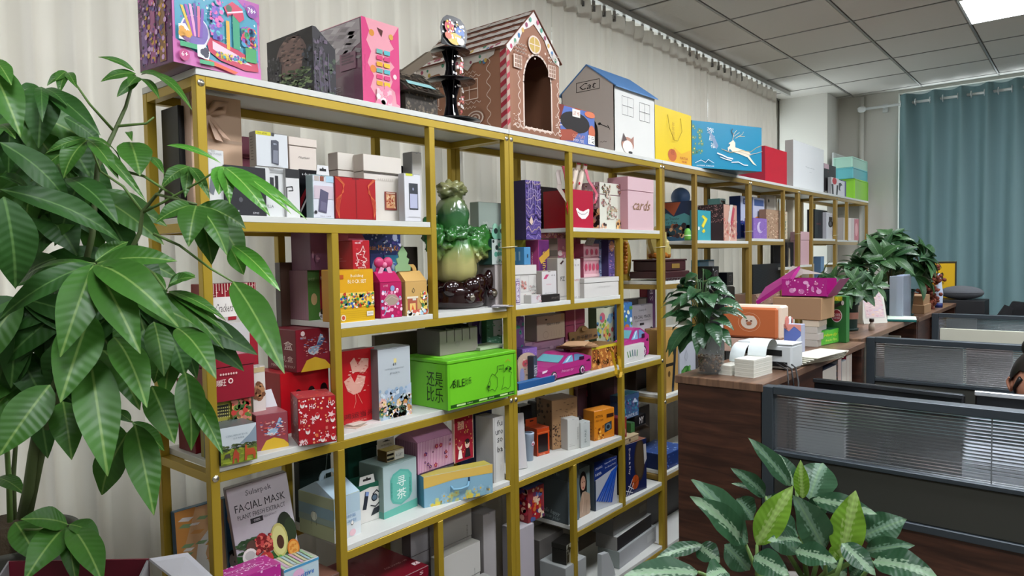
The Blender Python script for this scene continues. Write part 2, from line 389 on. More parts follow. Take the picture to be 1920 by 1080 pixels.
def cloth(L,z0,z1,pleat,amp,m,seed,nz=14,head=.0,thick=.002,step=6):
    """hanging cloth along +u, folds deepest lower down, thin but two-sided"""
    rn=random.Random(seed); n=int(L/pleat*step); ph=0; vs=[];fs=[]
    prof=[]
    for i in range(n+1):
        ph+=2*PI/step*rn.uniform(.75,1.25); prof.append((L*i/n,math.sin(ph)+.35*math.sin(ph*2.3+1),rn.uniform(-1,1)))
    for k in range(nz+1):
        f=k/nz; z=z1+(z0-z1)*f; a=amp*(.45+.55*min(1,f*2.2)) if head==0 else amp
        for (u,s,q) in prof: vs.append((u+q*.006*f, s*a+.012*math.sin(f*5+u*3)*f, z))
    w=n+1
    for k in range(nz):
        for i in range(n): fs.append((k*w+i,k*w+i+1,(k+1)*w+i+1,(k+1)*w+i))
    b=MB(); b.add(vs,fs,m,smooth=True); return b
sheer=curtain_mat('#c9c2b6',.22)
spans=[(-1.3,1.15),(1.17,3.1),(3.12,5.1),(5.12,6.52)]
labs=['white sheer curtain panel at the far left behind the big money tree','white sheer curtain panel behind the pink box and gingerbread house on top shelf','white sheer curtain panel behind the yellow bag and blue deer box','white sheer curtain panel ending beside the bright corner window strip']
for i,(a,c) in enumerate(spans):
    t=empty('sheer_curtain',labs[i],'curtain',(-.56,a,.03),0,'white sheer curtains along the left wall')
    bmb=cloth(c-a,.0,2.98,.12,.038,sheer,i+3)
    o=bmb.build('cloth_panel',t); o.rotation_euler=(0,0,PI/2)
    b2=cloth(c-a,2.955,3.06,.12,.026,sheer,i+3,nz=2,head=1); o=b2.build('heading_tape',t); o.rotation_euler=(0,0,PI/2)
    q=MB(); yy=.05
    while yy<c-a: q.box(-.004,.004,yy-.012,yy+.012,3.03,3.084,mat('#8a8680',.4)); q.box(-.009,.009,yy-.006,yy+.006,3.02,3.05,mat('#6d6a66',.4)); yy+=.115
    o=q.build('curtain_hooks',t); o['kind']='stuff'
b=MB(); b.box(-.575,-.545,-1.3,6.92,3.118,3.15,mat('#a9a6a0',.35,.4)); o=b.build('curtain_track'); tag(o,'white metal curtain track fixed under the ceiling along the left wall','curtain track')
teal=curtain_mat('#6c8487',.10)
t=empty('eyelet_curtain','teal blue blackout curtain hanging on a white rod over the far window','curtain',(.265,YF-.12,.04))
n=int(5.2/.02); vs=[];fs=[];nz=16; rn=random.Random(5)
ph=[0]
for i in range(n): ph.append(ph[-1]+2*PI*.02/.27*(1+.35*math.sin(i*.05)))
for k in range(nz+1):
    f=k/nz
    for i in range(n+1):
        s=math.sin(ph[i]); s2=.28*math.sin(ph[i]*2+1.1+.6*f)*min(1,f*3)
        vs.append((i*.02+.03*f*math.sin(ph[i]*.5)+.012*math.cos(ph[i]), -(.068*(1-.2*f))*(s+s2*(1-.3*f)), 3.045*(1-f)))
w=n+1
for k in range(nz):
    for i in range(n): fs.append((k*w+i,k*w+i+1,(k+1)*w+i+1,(k+1)*w+i))
b=MB(); b.add(vs,fs,teal,smooth=True); b.build('cloth_panel',t)
for i in range(1,n):
    if abs(math.sin(ph[i]))<.99 and math.sin(ph[i-1])*math.sin(ph[i])<=0:
        b=MB(); pts=[(i*.02,.03*math.cos(2*PI*q/14),2.965+.03*math.sin(2*PI*q/14)) for q in range(15)]
        b.tube(pts,.005,mat('#e9edee',.25,.5),6,cap=False); b.build('eyelet',t)
t=empty('curtain_rod','white curtain rod with ball finial on a wall bracket above teal curtain','curtain rod',(-.02,YF-.12,3.005))
b=MB(); b.tube([(0,0,0),(5.6,0,0)],.013,mat('#d9dcda',.3,.2),12); b.build('rod',t)
b=MB(); b.lathe([(0,-.06),(.018,-.055),(.03,-.035),(.032,-.01),(.022,.01),(.012,.02),(.012,.04)],mat('#d9dcda',.3),16,M=Matrix.Translation((-.02,0,0))@Matrix.Rotation(PI/2,4,'Y')); b.build('finial',t)
b=MB(); b.box(.14,.155,0,.115,-.01,.01,mat('#c9ccca',.3)); b.box(.125,.17,.1,.119,-.04,.04,mat('#c9ccca',.3)); b.build('bracket',t)

# ---------------- gold shelf units ----------------
gold=mat('#b0942e',.34,.35,vary=.08); gold2=mat('#9c7e3c',.38,.35,vary=.06)  # gold2: browner look of distance put into the colour of far units
board=mat('#cfd0ca',.45,vary=.03); 
TB=.025
def shelf(name_label,y0,y1,lv,full,parts_,posts,gm,cross=True):
    """parts_: list of (level z, frac0, frac1); posts: (frac, z_low, z_high)"""
    w=y1-y0; t=empty('display_shelf',name_label,'shelf',(0,y0,0),0,'gold framed display shelves along the window wall'); D=.31
    def post(y,z0,z1):
        for x in (-TB,-D): b=MB(); b.box(x,x+TB,y-TB/2,y+TB/2,z0,z1,gm,bev=.0015); b.build('post',t)
    zt=lv['top']
    post(TB/2+.001,0,zt); post(w-TB/2-.001,0,zt)
    for (fr,a,c) in posts: post(fr*w,a,c)
    for (z,a,c) in parts_:
        ya=a*w+(TB/2 if 0<a<1 else TB); yc=c*w-(TB/2 if 0<c<1 else TB)
        if a==0: ya=TB+.001
        if c==1: yc=w-TB-.001
        for x in (-TB,-D):
            b=MB(); b.box(x+.0005,x+TB-.0005,ya,yc,z-TB,z,gm,bev=.001); b.build('rail',t)
        b0=a*w+.001 if a==0 else a*w-TB/2; c0=c*w-.001 if c==1 else c*w+TB/2
        for yy in ([b0+.001] if a==0 else [])+([c0-TB-.001] if c==1 else []):
            b=MB(); b.box(-D+TB,-TB,yy,yy+TB,z-TB+.0005,z-.0005,gm,bev=.001); b.build('side_rail',t)
        b=MB()
        if z==zt: b.box(-D-.002,.002,b0,c0,z+.0005,z+.018,board,bev=.001)
        else: b.box(-D+.002,-.003,ya+.001,yc-.001,z+.0005,z+.018,board,bev=.001)
        b.build('board',t)
    for (yy) in (.014,w-.014):
        for z in (zt-.018,lv['b4']-.012):
            b=MB(); b.lathe([(0,.003),(.004,.003),(.0045,.0022),(.0085,.0022),(.0095,.0005),(.0095,-.001)],mat('#cfcab8',.25,.9),14,M=Matrix.Translation((.0005,yy,z))@Matrix.Rotation(PI/2,4,'Y')); b.build('bolt',t)
    for sgn in ((1,) if y1<7.4 else ()):
        b=MB(); z=lv['top']-.43 if y0<3 else lv['top']-.33
        pts=[(.004,w-.032,z),(.004,w+.034,z+.003),(-.03,w+.036,z),(-.03,w-.034,z-.002),(.004,w-.032,z)]
        b.tube(pts,.0016,mat('#d8d3b0',.4,.4),5); b.build('wire_tie',t)
    return t
A=dict(top=2.087,b2=1.724,b3=1.413,b4=1.077,b5=.737,b6=.409,b7=.07)
P=A
Y=[.844,2.052,3.28,4.479,5.451,6.449,7.536]
shelf('nearest gold framed shelf unit, partly behind the big money tree',Y[0],Y[1],A,0,[(P['top'],0,1),(P['b2'],0,2/3),(P['b3'],1/3,1),(P['b4'],0,1),(P['b5'],1/3,1),(P['b6'],0,2/3),(P['b7'],0,1)],
 [(2/3,P['b3'],P['top']-TB),(1/3,P['b4'],P['b2']-TB),(1/3,P['b6'],P['b4']-TB),(2/3,P['b7'],P['b5']-TB)],gold)
shelf('second gold framed shelf unit, below the gingerbread house and cat house',Y[1],Y[2],A,0,[(P['top'],0,1),(P['b2'],1/3,1),(P['b3'],0,2/3),(P['b4'],0,1),(P['b5'],0,2/3),(P['b6'],1/3,1),(P['b7'],0,1)],
 [(1/3,P['b3'],P['top']-TB),(2/3,P['b4'],P['b2']-TB),(2/3,P['b6'],P['b4']-TB),(1/3,P['b7'],P['b5']-TB)],gold)
Cv=dict(top=2.087,b4=.855)
shelf('third gold framed shelf unit, under the blue deer box, behind the peace lily',Y[2],Y[3],Cv,0,[(2.087,0,1),(1.677,1/3,1),(1.46,0,1/3),(1.16,1/3,1),(.855,0,1),(.445,0,1),(.05,0,1)],[(1/3,1.16,2.087-TB)],gold2)
shelf('fourth gold framed shelf unit, behind the magenta printed box',Y[3],Y[4],Cv,0,[(2.087,0,1),(1.695,0,2/3),(1.49,2/3,1),(1.16,0,1),(.855,0,1),(.445,0,1),(.05,0,1)],[(2/3,1.16,2.087-TB)],gold2)
shelf('fifth gold framed shelf unit, holding the tall pale pink box',Y[4],Y[5],Cv,0,[(2.087,0,1),(1.706,1/3,1),(1.50,0,1/3),(1.16,0,1),(.855,0,1),(.05,0,1)],[(1/3,1.16,2.087-TB)],gold2)
shelf('last gold framed shelf unit, beside the far wall under the teal and green boxes',Y[5],Y[6],Cv,0,[(2.087,0,1),(1.70,0,2/3),(1.49,2/3,1),(1.16,0,1),(.855,0,1),(.05,0,1)],[(1/3,1.71,2.087-TB)],gold2)

# ---------------- things on the shelves ----------------
def lines(n,x0,x1,y0,y1,c,wd=.012): return [('l',[(x0,y0+(y1-y0)*i/max(1,n-1)),(x1-.06*(i%2),y0+(y1-y0)*i/max(1,n-1))],wd,c) for i in range(n)]
def phone(cx,cy,rx,ry,c='#4a4f5a',s='#2a2d35'): return [('r',cx-rx,cy-ry,cx+rx,cy+ry,c),('r',cx-rx*.8,cy-ry*.92,cx+rx*.8,cy+ry*.5,s),('r',cx-rx*.7,cy+ry*.6,cx-rx*.1,cy+ry*.9,'#14161a')]
def flower(x,y,r,c,a=1,n=6,cc='#f0d060'):
    o=[]
    for i in range(n):
        t=2*PI*i/n; o.append(('e',x+r*.6*math.cos(t),y+r*.6*math.sin(t)*a,r*.42,r*.42*a,c,8))
    return o+[('e',x,y,r*.28,r*.28*a,cc,8)]
def house_window(x0,y0,x1,y1,c,wd=.006): 
    xm,ym=(x0+x1)/2,(y0+y1)/2
    return [('l',[(x0,y0),(x1,y0),(x1,y1),(x0,y1),(x0,y0)],wd,c),('l',[(xm,y0),(xm,y1)],wd,c),('l',[(x0,ym),(x1,ym)],wd,c)]
def smear(seed,n,cols,x0=0,y0=0,x1=1,y1=1,sc=.2):
    r=random.Random(seed); o=[]
    for i in range(n): o.append(('e',r.uniform(x0,x1),r.uniform(y0,y1),sc*r.uniform(.3,1),sc*r.uniform(.3,1),r.choice(cols),8))
    return o

# === top of the shelves ===
g=(0.0105, 0.787, 2.105, 0.074, 0.2417, 0.16, 0.2017)
carton('craft_kit_box','big pink and blue craft toy box at the left end of the top shelf',g,'#c873ad','#5e2358','#8f3c80',rough=.25,coat=.3,
 art=[('r',.03,.12,.97,.98,'#4f9fb8'),('p',[(0,0),(1,0),(1,.16),(.6,.1),(.3,.14),(0,.3)],'#cf6fb0'),('p',[(.7,1),(1,.72),(1,1)],'#b45aa5'),
 ('s',120,.04,.2,.97,.97,.004,['#d8eef4','#8a4fc0','#e070b0','#3a7fb0']),
 ('e',.24,.42,.16,.2,'#e6e3f2',20),('e',.24,.43,.14,.18,'#7c6bb0',20)]+
 [('p',[(.24+.018*i-.05,.36),(.27+.018*i-.05,.36),(.245+.045*i-.13,.76-.02*abs(i-3)),(.215+.045*i-.13,.76-.02*abs(i-3))],c) for i,c in enumerate(['#d8b840','#a050b0','#e8a0c8','#6a4a98','#d87090','#8058b0'])]+
 [('e',.9,.87,.065,.085,'#8c4a9c',18),('t','78+',.9,.88,.1,.07,'#ffffff'),
 ('p',[(.36,.3),(.4,.4),(.72,.32),(.95,.22),(.96,.1),(.8,.08),(.5,.14),(.38,.22)],'#c83a58'),('p',[(.42,.36),(.7,.26),(.88,.16),(.6,.17),(.42,.26)],'#e8c8d4'),
 ('s',60,.46,.17,.82,.24,.004,['#7050a0','#e0c040','#40a0b0'],'o'),
 ('r',.66,.33,.74,.75,'#3f9f78'),('r',.58,.3,.62,.66,'#e0b040'),('p',[(.56,.82),(.66,.92),(.78,.86),(.8,.74),(.74,.68),(.66,.76),(.6,.72)],'#d04060'),('e',.62,.82,.035,.045,'#3d5f48',12),('l',[(.6,.76),(.78,.83)],.02,'#f0d8e8'),
 ('s',90,.78,.42,.93,.62,.008,['#e0506a','#e8d050','#50b070','#9050b0','#50a0c8'],'o'),
 ('r',.42,.38,.5,.8,'#5560b0'),('s',50,.4,.4,.54,.88,.006,['#e070b0','#70c0d0','#9060c0'],'o'),
 ('r',.8,.2,.93,.38,'#48a060'),('p',[(.3,.08),(.66,.0),(.7,.03),(.34,.12)],'#e0603a'),
 ('p',[(.05,.28),(.16,.28),(.18,.38),(.12,.48),(.05,.46)],'#f0f0f0'),('s',10,.07,.3,.15,.42,.008,['#8a6090','#e0a040'],'o'),('r',.06,.2,.24,.26,'#49a878'),
 ('p',[(.24,.12),(.36,.1),(.38,.2),(.32,.28),(.24,.26)],'#f0f0f0'),('s',9,.26,.14,.35,.22,.008,['#444454'],'o'),('r',.26,.04,.42,.09,'#49a878'),
 ('e',.1,.1,.055,.07,'#c04a80',14),('t','6+',.1,.11,.07,.06,'#ffffff'),('t','glitter studio',.3,.985,.36,.03,'#ffffff')],
 sart=[('s',160,.02,.05,.98,.98,.006,['#8a4a8c','#3a1640','#c070b0','#4a2a6a']),('r',.1,.08,.26,.6,'#7b4f94'),('r',.36,.06,.52,.75,'#a85488'),('r',.64,.04,.82,.85,'#8a5a2c'),('s',90,.1,.08,.84,.8,.006,['#d8a8d8','#2a1030','#d8a040','#60408a'],'o'),('e',.44,.8,.08,.05,'#d060a0')])
# dinosaur box (sloping shoulder)
g=(-0.012, 1.1967, 2.105, 0.0, 0.0777, 0.24, 0.1885)
x,y,z,a,w,d,h=g
t=empty('dinosaur_box','black box printed with a crocodile skin creature and ferns, sloping right shoulder','box',place(g),a)
q=MB(); q.prism([(-w/2,0),(w/2,0),(w/2,h*.72),(-w/2+.012,h),(-w/2,h)],-d/2,d/2,mat('#211c20',.3),'x'); q.build('carton',t)
A_=Art(); A_.draw([('s',90,.02,.02,.98,.6,.01,['#41384a','#15141a','#2d2a33','#3a4a34']),('s',40,.05,.05,.6,.9,.012,['#3d3340','#5a4a5c','#2a2228'])]+[('l',[(.1+.2*i,.05),(.05+.2*i,.4),(.12+.18*i,.66)],.02,'#4a3d50') for i in range(4)],frF(d,w),w,h*.95); A_.build('front_print',t,.3)
A_=Art(); A_.draw([('e',.55,.62,.34,.34,'#6e5550',18),('p',[(.3,.8),(.5,.95),(.75,.86),(.85,.6),(.66,.36),(.52,.28),(.42,.42)],'#7d6058'),('s',60,.3,.5,.8,.95,.012,['#3b2d2a','#96786c','#54403c'],'w'),('p',[(.0,.1),(.3,.2),(.34,.6),(.1,.72),(0,.6)],'#2a282d'),('p',[(.8,.1),(1,.1),(1,.72),(.9,.74),(.78,.5)],'#24262e'),('s',50,.02,.3,.3,.7,.008,['#55525a','#1c1b20']),('s',50,.8,.3,.98,.7,.008,['#4a5060','#1c1b20']),
 ('s',150,.3,.02,.95,.42,.012,['#33482a','#5d7a44','#22301c','#86986a'],'w')],frS(d,w),d,h); A_.build('side_print',t,.3)
# pink sweets box
g=(-0.02, 1.379, 2.105, 0.0, 0.1497, 0.27, 0.2634)
carton('sweet_candy_box','glossy pink dripping-icing box with candy pictures standing between dark box and cardboard hut',g,'#e2709a','#7d5566','#e06a90',rough=.18,coat=.6,
 art=[('r',0,0,1,1,'#e8a0ac'),('p',[(0,0),(.3,0),(.34,.1),(.2,.2),(.3,.34),(.14,.48),(.24,.62),(.12,.74),(.2,.86),(.1,1),(0,1)],'#d64a80'),('p',[(1,.04),(.9,.06),(.86,.2),(.74,.24),(.8,.32),(.72,.42),(.86,.5),(.7,.58),(.76,.68),(.86,.72),(.74,.8),(.88,.9),(1,1)],'#da4f84'),
  ('e',.26,.84,.07,.04,'#d89040'),('e',.28,.42,.08,.045,'#e08a48'),('e',.78,.85,.06,.035,'#d8a850'),('p',[(.4,.92),(.56,.9),(.52,.82)],'#5a3430'),('e',.86,.38,.05,.03,'#f4d8d8')]+
  [('r',.36+.2*j,.24+.075*i,.52+.2*j,.29+.075*i,['#e0a838','#62b8c0','#d84878','#e8c040','#70b0a8','#d64a80'][(i*2+j*3)%6]) for i in range(6) for j in range(2)]+
  [('r',.34,.02,.74,.2,'#f2c4cc'),('t','SUGAR',.55,.11,.3,.05,'#e0708c'),('s',14,.3,.02,.8,.22,.01,['#f8e8ec','#e890a8'],'o')],
 sart=[('p',[(.0,.25),(.85,.42),(.85,.0),(0,0)],'#7d5e6a'),('p',[(0,.4),(.5,.55),(.98,.7),(.98,.98),(0,.98)],'#b9aeb2'),('s',60,.05,.5,.95,.95,.03,['#d0c8ca','#8e8488','#a89ca2'],'w')]+lines(7,.15,.6,.1,.24,'#a2909a',.008)+[('r',.6,.42,.9,.62,'#8c5a70')]+lines(4,.64,.86,.5,.6,'#5d3a4c',.02))
# cardboard hut with tiled roof and sticking out beam
bx,by,bz=(-0.03, 1.5478, 2.1245)
t=empty('cardboard_hut','small brown stone-printed cardboard hut with a tilted beam, behind the cupcake stand','cardboard model',(bx-.08,by+.075,2.105),0)
br=mat('#3b342c',.6,vary=.2)
q=MB(); q.box(-.09,.09,-.07,.075,0,.075,br); q.build('stone_wall',t)
q=MB(); q.prism([(-.12,.065),(.12,.065),(.0,.16)],-.085,.085,br,'y'); q.build('roof',t)
A_=Art(); A_.draw([('s',160,.02,.02,.98,.98,.009,['#5d5142','#2a241e','#6d604c','#463d32'])]+[('l',[(0,.12*i),(1,.12*i)],.02,'#211c17') for i in range(1,8)]+[('p',[(.1,.2),(.85,.2),(.8,.38),(.15,.38)],'#8fc0c0')],lambda u,v,o:(.122-v*.78+o*.8+.001,u-.085,.066+v*.62+o+.001),.17,.15); A_.build('roof_print',t,.5)
A_=Art(); A_.draw([('s',80,.02,.02,.98,.98,.008,['#5d5142','#2a241e','#6d604c','#463d32'])],lambda u,v,o:(.0902+o,u-.07,v),.145,.075); A_.build('front_print',t,.5)
q=MB(); q.box(-.012,.012,-.014,.014,0,.17,mat('#5d4f3c',.6),M=Matrix.Translation((.02,-.03,.13))@Matrix.Rotation(-.95,4,'X')@Matrix.Rotation(PI,4,'Y')@Matrix.Translation((0,0,-.17))); q.build('beam',t)
# cupcake stand
c=(-0.09, 1.8364, 2.1292)
t=empty('cupcake_stand','black three-tier cardboard cupcake stand with a checkered racing topper','cake stand',(c[0],c[1],2.105),0)
bk=mat('#141216',.25,coat=.5)
for z,rr in ((.012,.105),(.155,.09),(.262,.072)):
    q=MB(); q.lathe([(0,0),(rr,0),(rr+.001,.0015),(rr,.003),(0,.003)],bk,36,M=Matrix.Translation((0,0,z))); q.build('tier_plate',t)
for z0,z1,rr in ((.0,.012,.05),(.015,.155,.034),(.158,.262,.03)):
    q=MB()
    for k in range(4):
        M=Matrix.Rotation(k*PI/4+.3,4,'Z'); zz=z0; L=z1-z0
        q.prism([(-rr,zz),(rr,zz),(rr*.62,zz+L*.4),(rr*.62,zz+L*.62),(rr*1.1,zz+L),(-rr*1.1,zz+L),(-rr*.62,zz+L*.62),(-rr*.62,zz+L*.4)],-.0012,.0012,bk,'x',M)
    q.build('support',t)
q=MB(); q.lathe([(0,.265),(.03,.265),(.034,.275),(.03,.278)],bk,20); q.build('cup',t)
A_=Art(); A_.draw([('e',.5,.5,.5,.55,'#1a1a1c',18)]+[('r',.08+.12*i,.15+.11*j,.14+.12*i,.205+.11*j,'#f0efe8') for i in range(7) for j in range(7) if (i+j)%2==0 and (i-3)**2+(j-3)**2<13]+[('e',.3,.6,.17,.2,'#c0303c'),('e',.68,.5,.17,.2,'#2d62b0'),('e',.48,.25,.26,.2,'#e0b430'),('e',.25,.3,.12,.12,'#cc5a2c'),('e',.7,.22,.14,.12,'#efe6c4'),('s',30,.2,.15,.8,.75,.005,['#111111','#ffffff','#e8c020'],'o')],lambda u,v,o:(.02+o,u-.07,.278+v),.14,.108); A_.build('topper_print',t,.3)
q=MB(); q.prism([(.064*math.cos(i*PI/8),.278+.1*math.sin(i*PI/8)) for i in range(9)],.017,.0199,mat('#222222',.5),'x'); q.build('topper_card',t)
A_=Art(); A_.draw([('s',26,.0,.0,1,1,.006,['#d8d4d0','#a02a38','#c8c4c0'],'f')],lambda u,v,o:(.036+o,u-.03,.02+v),.06,.12); A_.build('support_print',t,.3)
A_=Art(); A_.draw([('s',30,.0,.1,1,1,.006,['#d8d4d0','#c02a48','#ffffff'],'f')],lambda u,v,o:(.036+o,u-.03,.165+v),.06,.08); A_.build('support_print',t,.3)
# gingerbread house
g=(-0.0, 2.0454, 2.105, 0.0, 0.3377, 0.5, 0.3183)
x,y,z,a,w,d,h=g; hp=0.482
t=empty('gingerbread_house','large brown cardboard gingerbread cat house with white icing and arched doorway','cat house',place(g),a)
gb='#9a6a50'; icing='#e6d2c2'; mg=mat(gb,.6); mi=mat('#7a4a38',.6); dk=mat('#0e0a09',.9)
# front wall with real arched opening
ax0,ax1,ab,at_=.30,.84,.07,.92
def arch_pts(n=14): 
    cx_=(ax0+ax1)/2; rx=(ax1-ax0)/2; ys=h*.62
    return [((cx_+rx*math.cos(PI*i/n))*w-w/2, ys+ (h*1.0-ys)*math.sin(PI*i/n)) for i in range(n+1)]
ap=arch_pts()
outer=[(w/2,0),(w/2,h),(0,hp),(-w/2,h),(-w/2,0)]
q=MB(); inner=[(ax1*w-w/2,ab*h)]+ap+[(ax0*w-w/2,ab*h)]
def ringwall(q,outer,inner,x0,x1,m,inset):
    # triangulate wall with hole through bmesh
    bm=bmesh.new()
    vo=[bm.verts.new((x1,u,v)) for u,v in outer]; vi=[bm.verts.new((x1,u,v)) for u,v in inner]
    eo=[bm.edges.new((vo[i],vo[(i+1)%len(vo)])) for i in range(len(vo))]; ei=[bm.edges.new((vi[i],vi[(i+1)%len(vi)])) for i in range(len(vi))]
    bmesh.ops.triangle_fill(bm,edges=eo+ei,use_beauty=True)
    r=bmesh.ops.extrude_face_region(bm,geom=bm.faces[:])
    for v in [e for e in r['geom'] if isinstance(e,bmesh.types.BMVert)]: v.co.x=x0
    bm.verts.index_update(); q.add([v.co.copy() for v in bm.verts],[[v.index for v in f.verts] for f in bm.faces],m); bm.free()
ringwall(q,outer,inner,d/2-.004,d/2,mg,None); q.build('front_wall',t)
q=MB(); q.prism([(w/2-.001,0),(w/2-.001,h),(0,hp-.002),(-w/2+.001,h),(-w/2+.001,0)],-d/2,-d/2+.004,mg,'x'); q.build('back_wall',t)
for s in (-1,1): q=MB(); q.box(-d/2+.004,d/2-.004,s*w/2-(.004 if s>0 else 0),s*w/2+(0 if s>0 else .004),0,h,mg); q.build('side_wall',t)
q=MB(); q.box(-d/2+.004,d/2-.004,-w/2+.004,w/2-.004,0,.003,mat('#3a2a22',.9)); q.build('floor_panel',t)
for s in (-1,1):
    q=MB(); ex=1.08
    vs=[]
    p0=(0,hp+.003); p1=(s*w/2*ex,h-(hp-h)*(ex-1)+.003)
    q.prism([p0,p1,(p1[0],p1[1]+.004),(p0[0],p0[1]+.004)],-d/2-.01,d/2+.008,mi,'x'); q.build('roof_panel',t)
    if s<0:
        A_=Art(); L=math.hypot(p1[0],p1[1]-p0[1]); 
        ops=[]
        for i in range(5): ops+=[('p',[(0,.04+.2*i),(1,.04+.2*i),(1,.13+.2*i)]+[(1-k/16,.13+.2*i+(.03 if k%2 else 0)) for k in range(1,16)]+[(0,.13+.2*i)],'#cfc6be')]
        ops+=[('s',90,.02,.03,.98,.97,.008,['#5a4a44','#3f5a4a','#8a3a34','#6b6a66'],'w'),('p',[(0,0),(1,0),(1,.03)]+[(1-k/20,.03+(.05 if k%2 else 0)) for k in range(1,20)]+[(0,.03)],'#e8e0d8'),('s',16,.03,.03,.97,.1,.009,['#4a9070','#4878a8','#a04a60','#c8a850'],'o')]
        def fr(u,v,o,p0=p0,p1=p1,L=L): 
            f=v/L; n=Vector((p1[1]-p0[1],-(p1[0]-p0[0]))).normalized(); n=n if n.y>0 else -n
            return (u-d/2-.01, p1[0]+(p0[0]-p1[0])*f+n.x*(o+.0045), p1[1]+(p0[1]-p1[1])*f+n.y*(o+.0045))
        A_.draw(ops,fr,d+.018,L); A_.build('icing_roof_print',t,.6)
iw=.012
fr_ops=[('l',[(a_/w+.5,b_/hp) for a_,b_ in [(ap[i][0]*1.0,ap[i][1]) for i in range(len(ap))]],.014,icing)]
hh=h/hp
door=[(ax0,ab*hh)]+[(u/w+.5,v/hp) for u,v in ap[::-1]]+[(ax1,ab*hh),(ax0,ab*hh)]
gops=[('l',[(a_,b_) for a_,b_ in door],.016,icing)]
gops+=[('p',[(0,0),(.05,0),(.05,hh),(0,hh)],'#b89a8c')]+[('p',[(0,.03+.09*i),(.05,.06+.09*i),(.05,.1+.09*i),(0,.07+.09*i)],'#b02a3c') for i in range(7)]
gops+=[('p',[(0,hh-.02),(.07,hh-.05),(.12,hh+.0),(.2,hh+.04),(.3,hh+.16),(.42,.86),(.5,.9),(.58,.86),(.7,hh+.14),(.82,hh+.02),(.9,hh-.02),(1,hh-.04),(1,hh),(.5,1),(0,hh)],'#e8e2dc')]
gops+=[('e',.5+s*.42*(1-i/6),hh+.0+(1-hh)*.93*(i/6),.022,.02,['#c04868','#5a9a78','#4a80b0','#d8b060','#9a4a68','#58a890'][(i+(s>0))%6],10) for i in range(6) for s in (-1,1)]
gops+=[('e',.5,.73,.12,.075,icing,20),('e',.5,.73,.10,.062,'#c9a850',20),('l',[(.5,.67),(.5,.79)],.008,icing),('l',[(.4,.73),(.6,.73)],.008,icing)]
for s in (.12,.76): gops+=[('r',s-.015,.5,s+.135,.605,icing)]+[('r',s+.005+.042*i,.507+.033*j,s+.038+.042*i,.533+.033*j,'#a07a64') for i in range(3) for j in range(3)]
for s in (.12,.74): gops+=[('l',wave(s,s+.2,.63+.03*k,.006,4),.007,icing) for k in range(3)]
gops+=[('l',wave(.06,.98,.035,.014,9,60),.007,icing),('l',wave(.05,.47,.17,.02,5,40,True),.007,icing),('l',wave(.05,.47,.92,.02,5,40,True),.007,icing)]
gops+=[('s',8,.3,.6,.75,.68,.007,[icing],'*'),('s',30,.06,.02,.25,.14,.006,[icing],'w'),('s',20,.86,.02,.98,.2,.006,[icing],'w')]
A_=Art(); A_.draw(gops,frF(d,w),w,hp); A_.build('front_icing_print',t,.6)
sops=[('p',[(.94,0),(1,0),(1,1),(.94,1)],'#c8a89c')]+[('p',[(.94,.02+.12*i),(1,.07+.12*i),(1,.13+.12*i),(.94,.08+.12*i)],'#a82438') for i in range(8)]
sops+=[('p',[(0,1),(0,.86),(.08,.84),(.12,.76),(.17,.85),(.28,.86),(.35,.74),(.42,.86),(.55,.85),(.6,.8),(.66,.88),(.8,.88),(.88,.92),(.9,1)],'#ddd4cc'),('s',12,.03,.86,.86,.96,.008,['#4a9070','#4878a8','#a04a60','#c8a850'],'o')]
for x0,x1 in ((.08,.3),(.5,.74)):
    sops+=[('l',wave(x0,x1,.40,.015,4),.008,icing),('l',wave(x0,x1,.72,.015,4),.008,icing)]+house_window(x0+.03,.44,x1-.03,.68,icing,.01)+[('l',wave(x0,x1-.05,.34,.014,5),.006,icing),('l',wave(x0,x1-.05,.77,.014,5),.006,icing)]
sops+=[('e',.68,.2,.09,.09,icing,18),('e',.68,.2,.075,.075,'#8a5a44',18),('e',.68,.2,.055,.055,icing,16),('e',.68,.2,.04,.04,'#8a5a44',14),('e',.68,.2,.02,.02,icing),('l',[(.66,.12),(.64,.0)],.008,icing),('l',wave(.4,.6,.1,.03,1.5),.008,icing),('l',wave(.02,.96,.83,.02,6,50,True),.009,icing)]
A_=Art(); A_.draw(sops,frS(d,w),d,h); A_.build('side_icing_print',t,.6)
# cat toy box with orange cat (in front of white cat house)
g=(-0.002, 2.389, 2.105, 0.0, 0.2635, 0.1, 0.15)
gw=g[4]
carton('cat_scratcher_box','blue and orange box with cat picture and hole painted dark, between two cat houses',g,'#5670b4','#a8492c','#a8492c',rough=.7,
 art=[('p',[(0,.55),(.12,1),(0,1)],'#7a2c20'),('e',.42,.58,.42,.3,'#17100e',20),('p',[(.0,.3),(.3,.36),(.5,.3),(.35,.05),(0,0)],'#a04a34'),('r',.34,.74,.56,.96,'#f0ece0'),('t','LET ME',.45,.84,.18,.1,'#b04030'),('e',.85,.9,.16,.09,'#d87850'),('e',.9,.4,.1,.2,'#c86a48'),('r',.78,.04,.98,.3,'#f0eee8'),('s',18,.8,.06,.97,.28,.004,['#222222']),('t','CAT PLAY',.5,.2,.36,.1,'#e09a80'),('t','HOUSE',.5,.08,.3,.09,'#f4e6dc')],sart=[('e',.5,.7,.3,.2,'#5a2418')])  # dark ellipse paints the shade inside the round hole
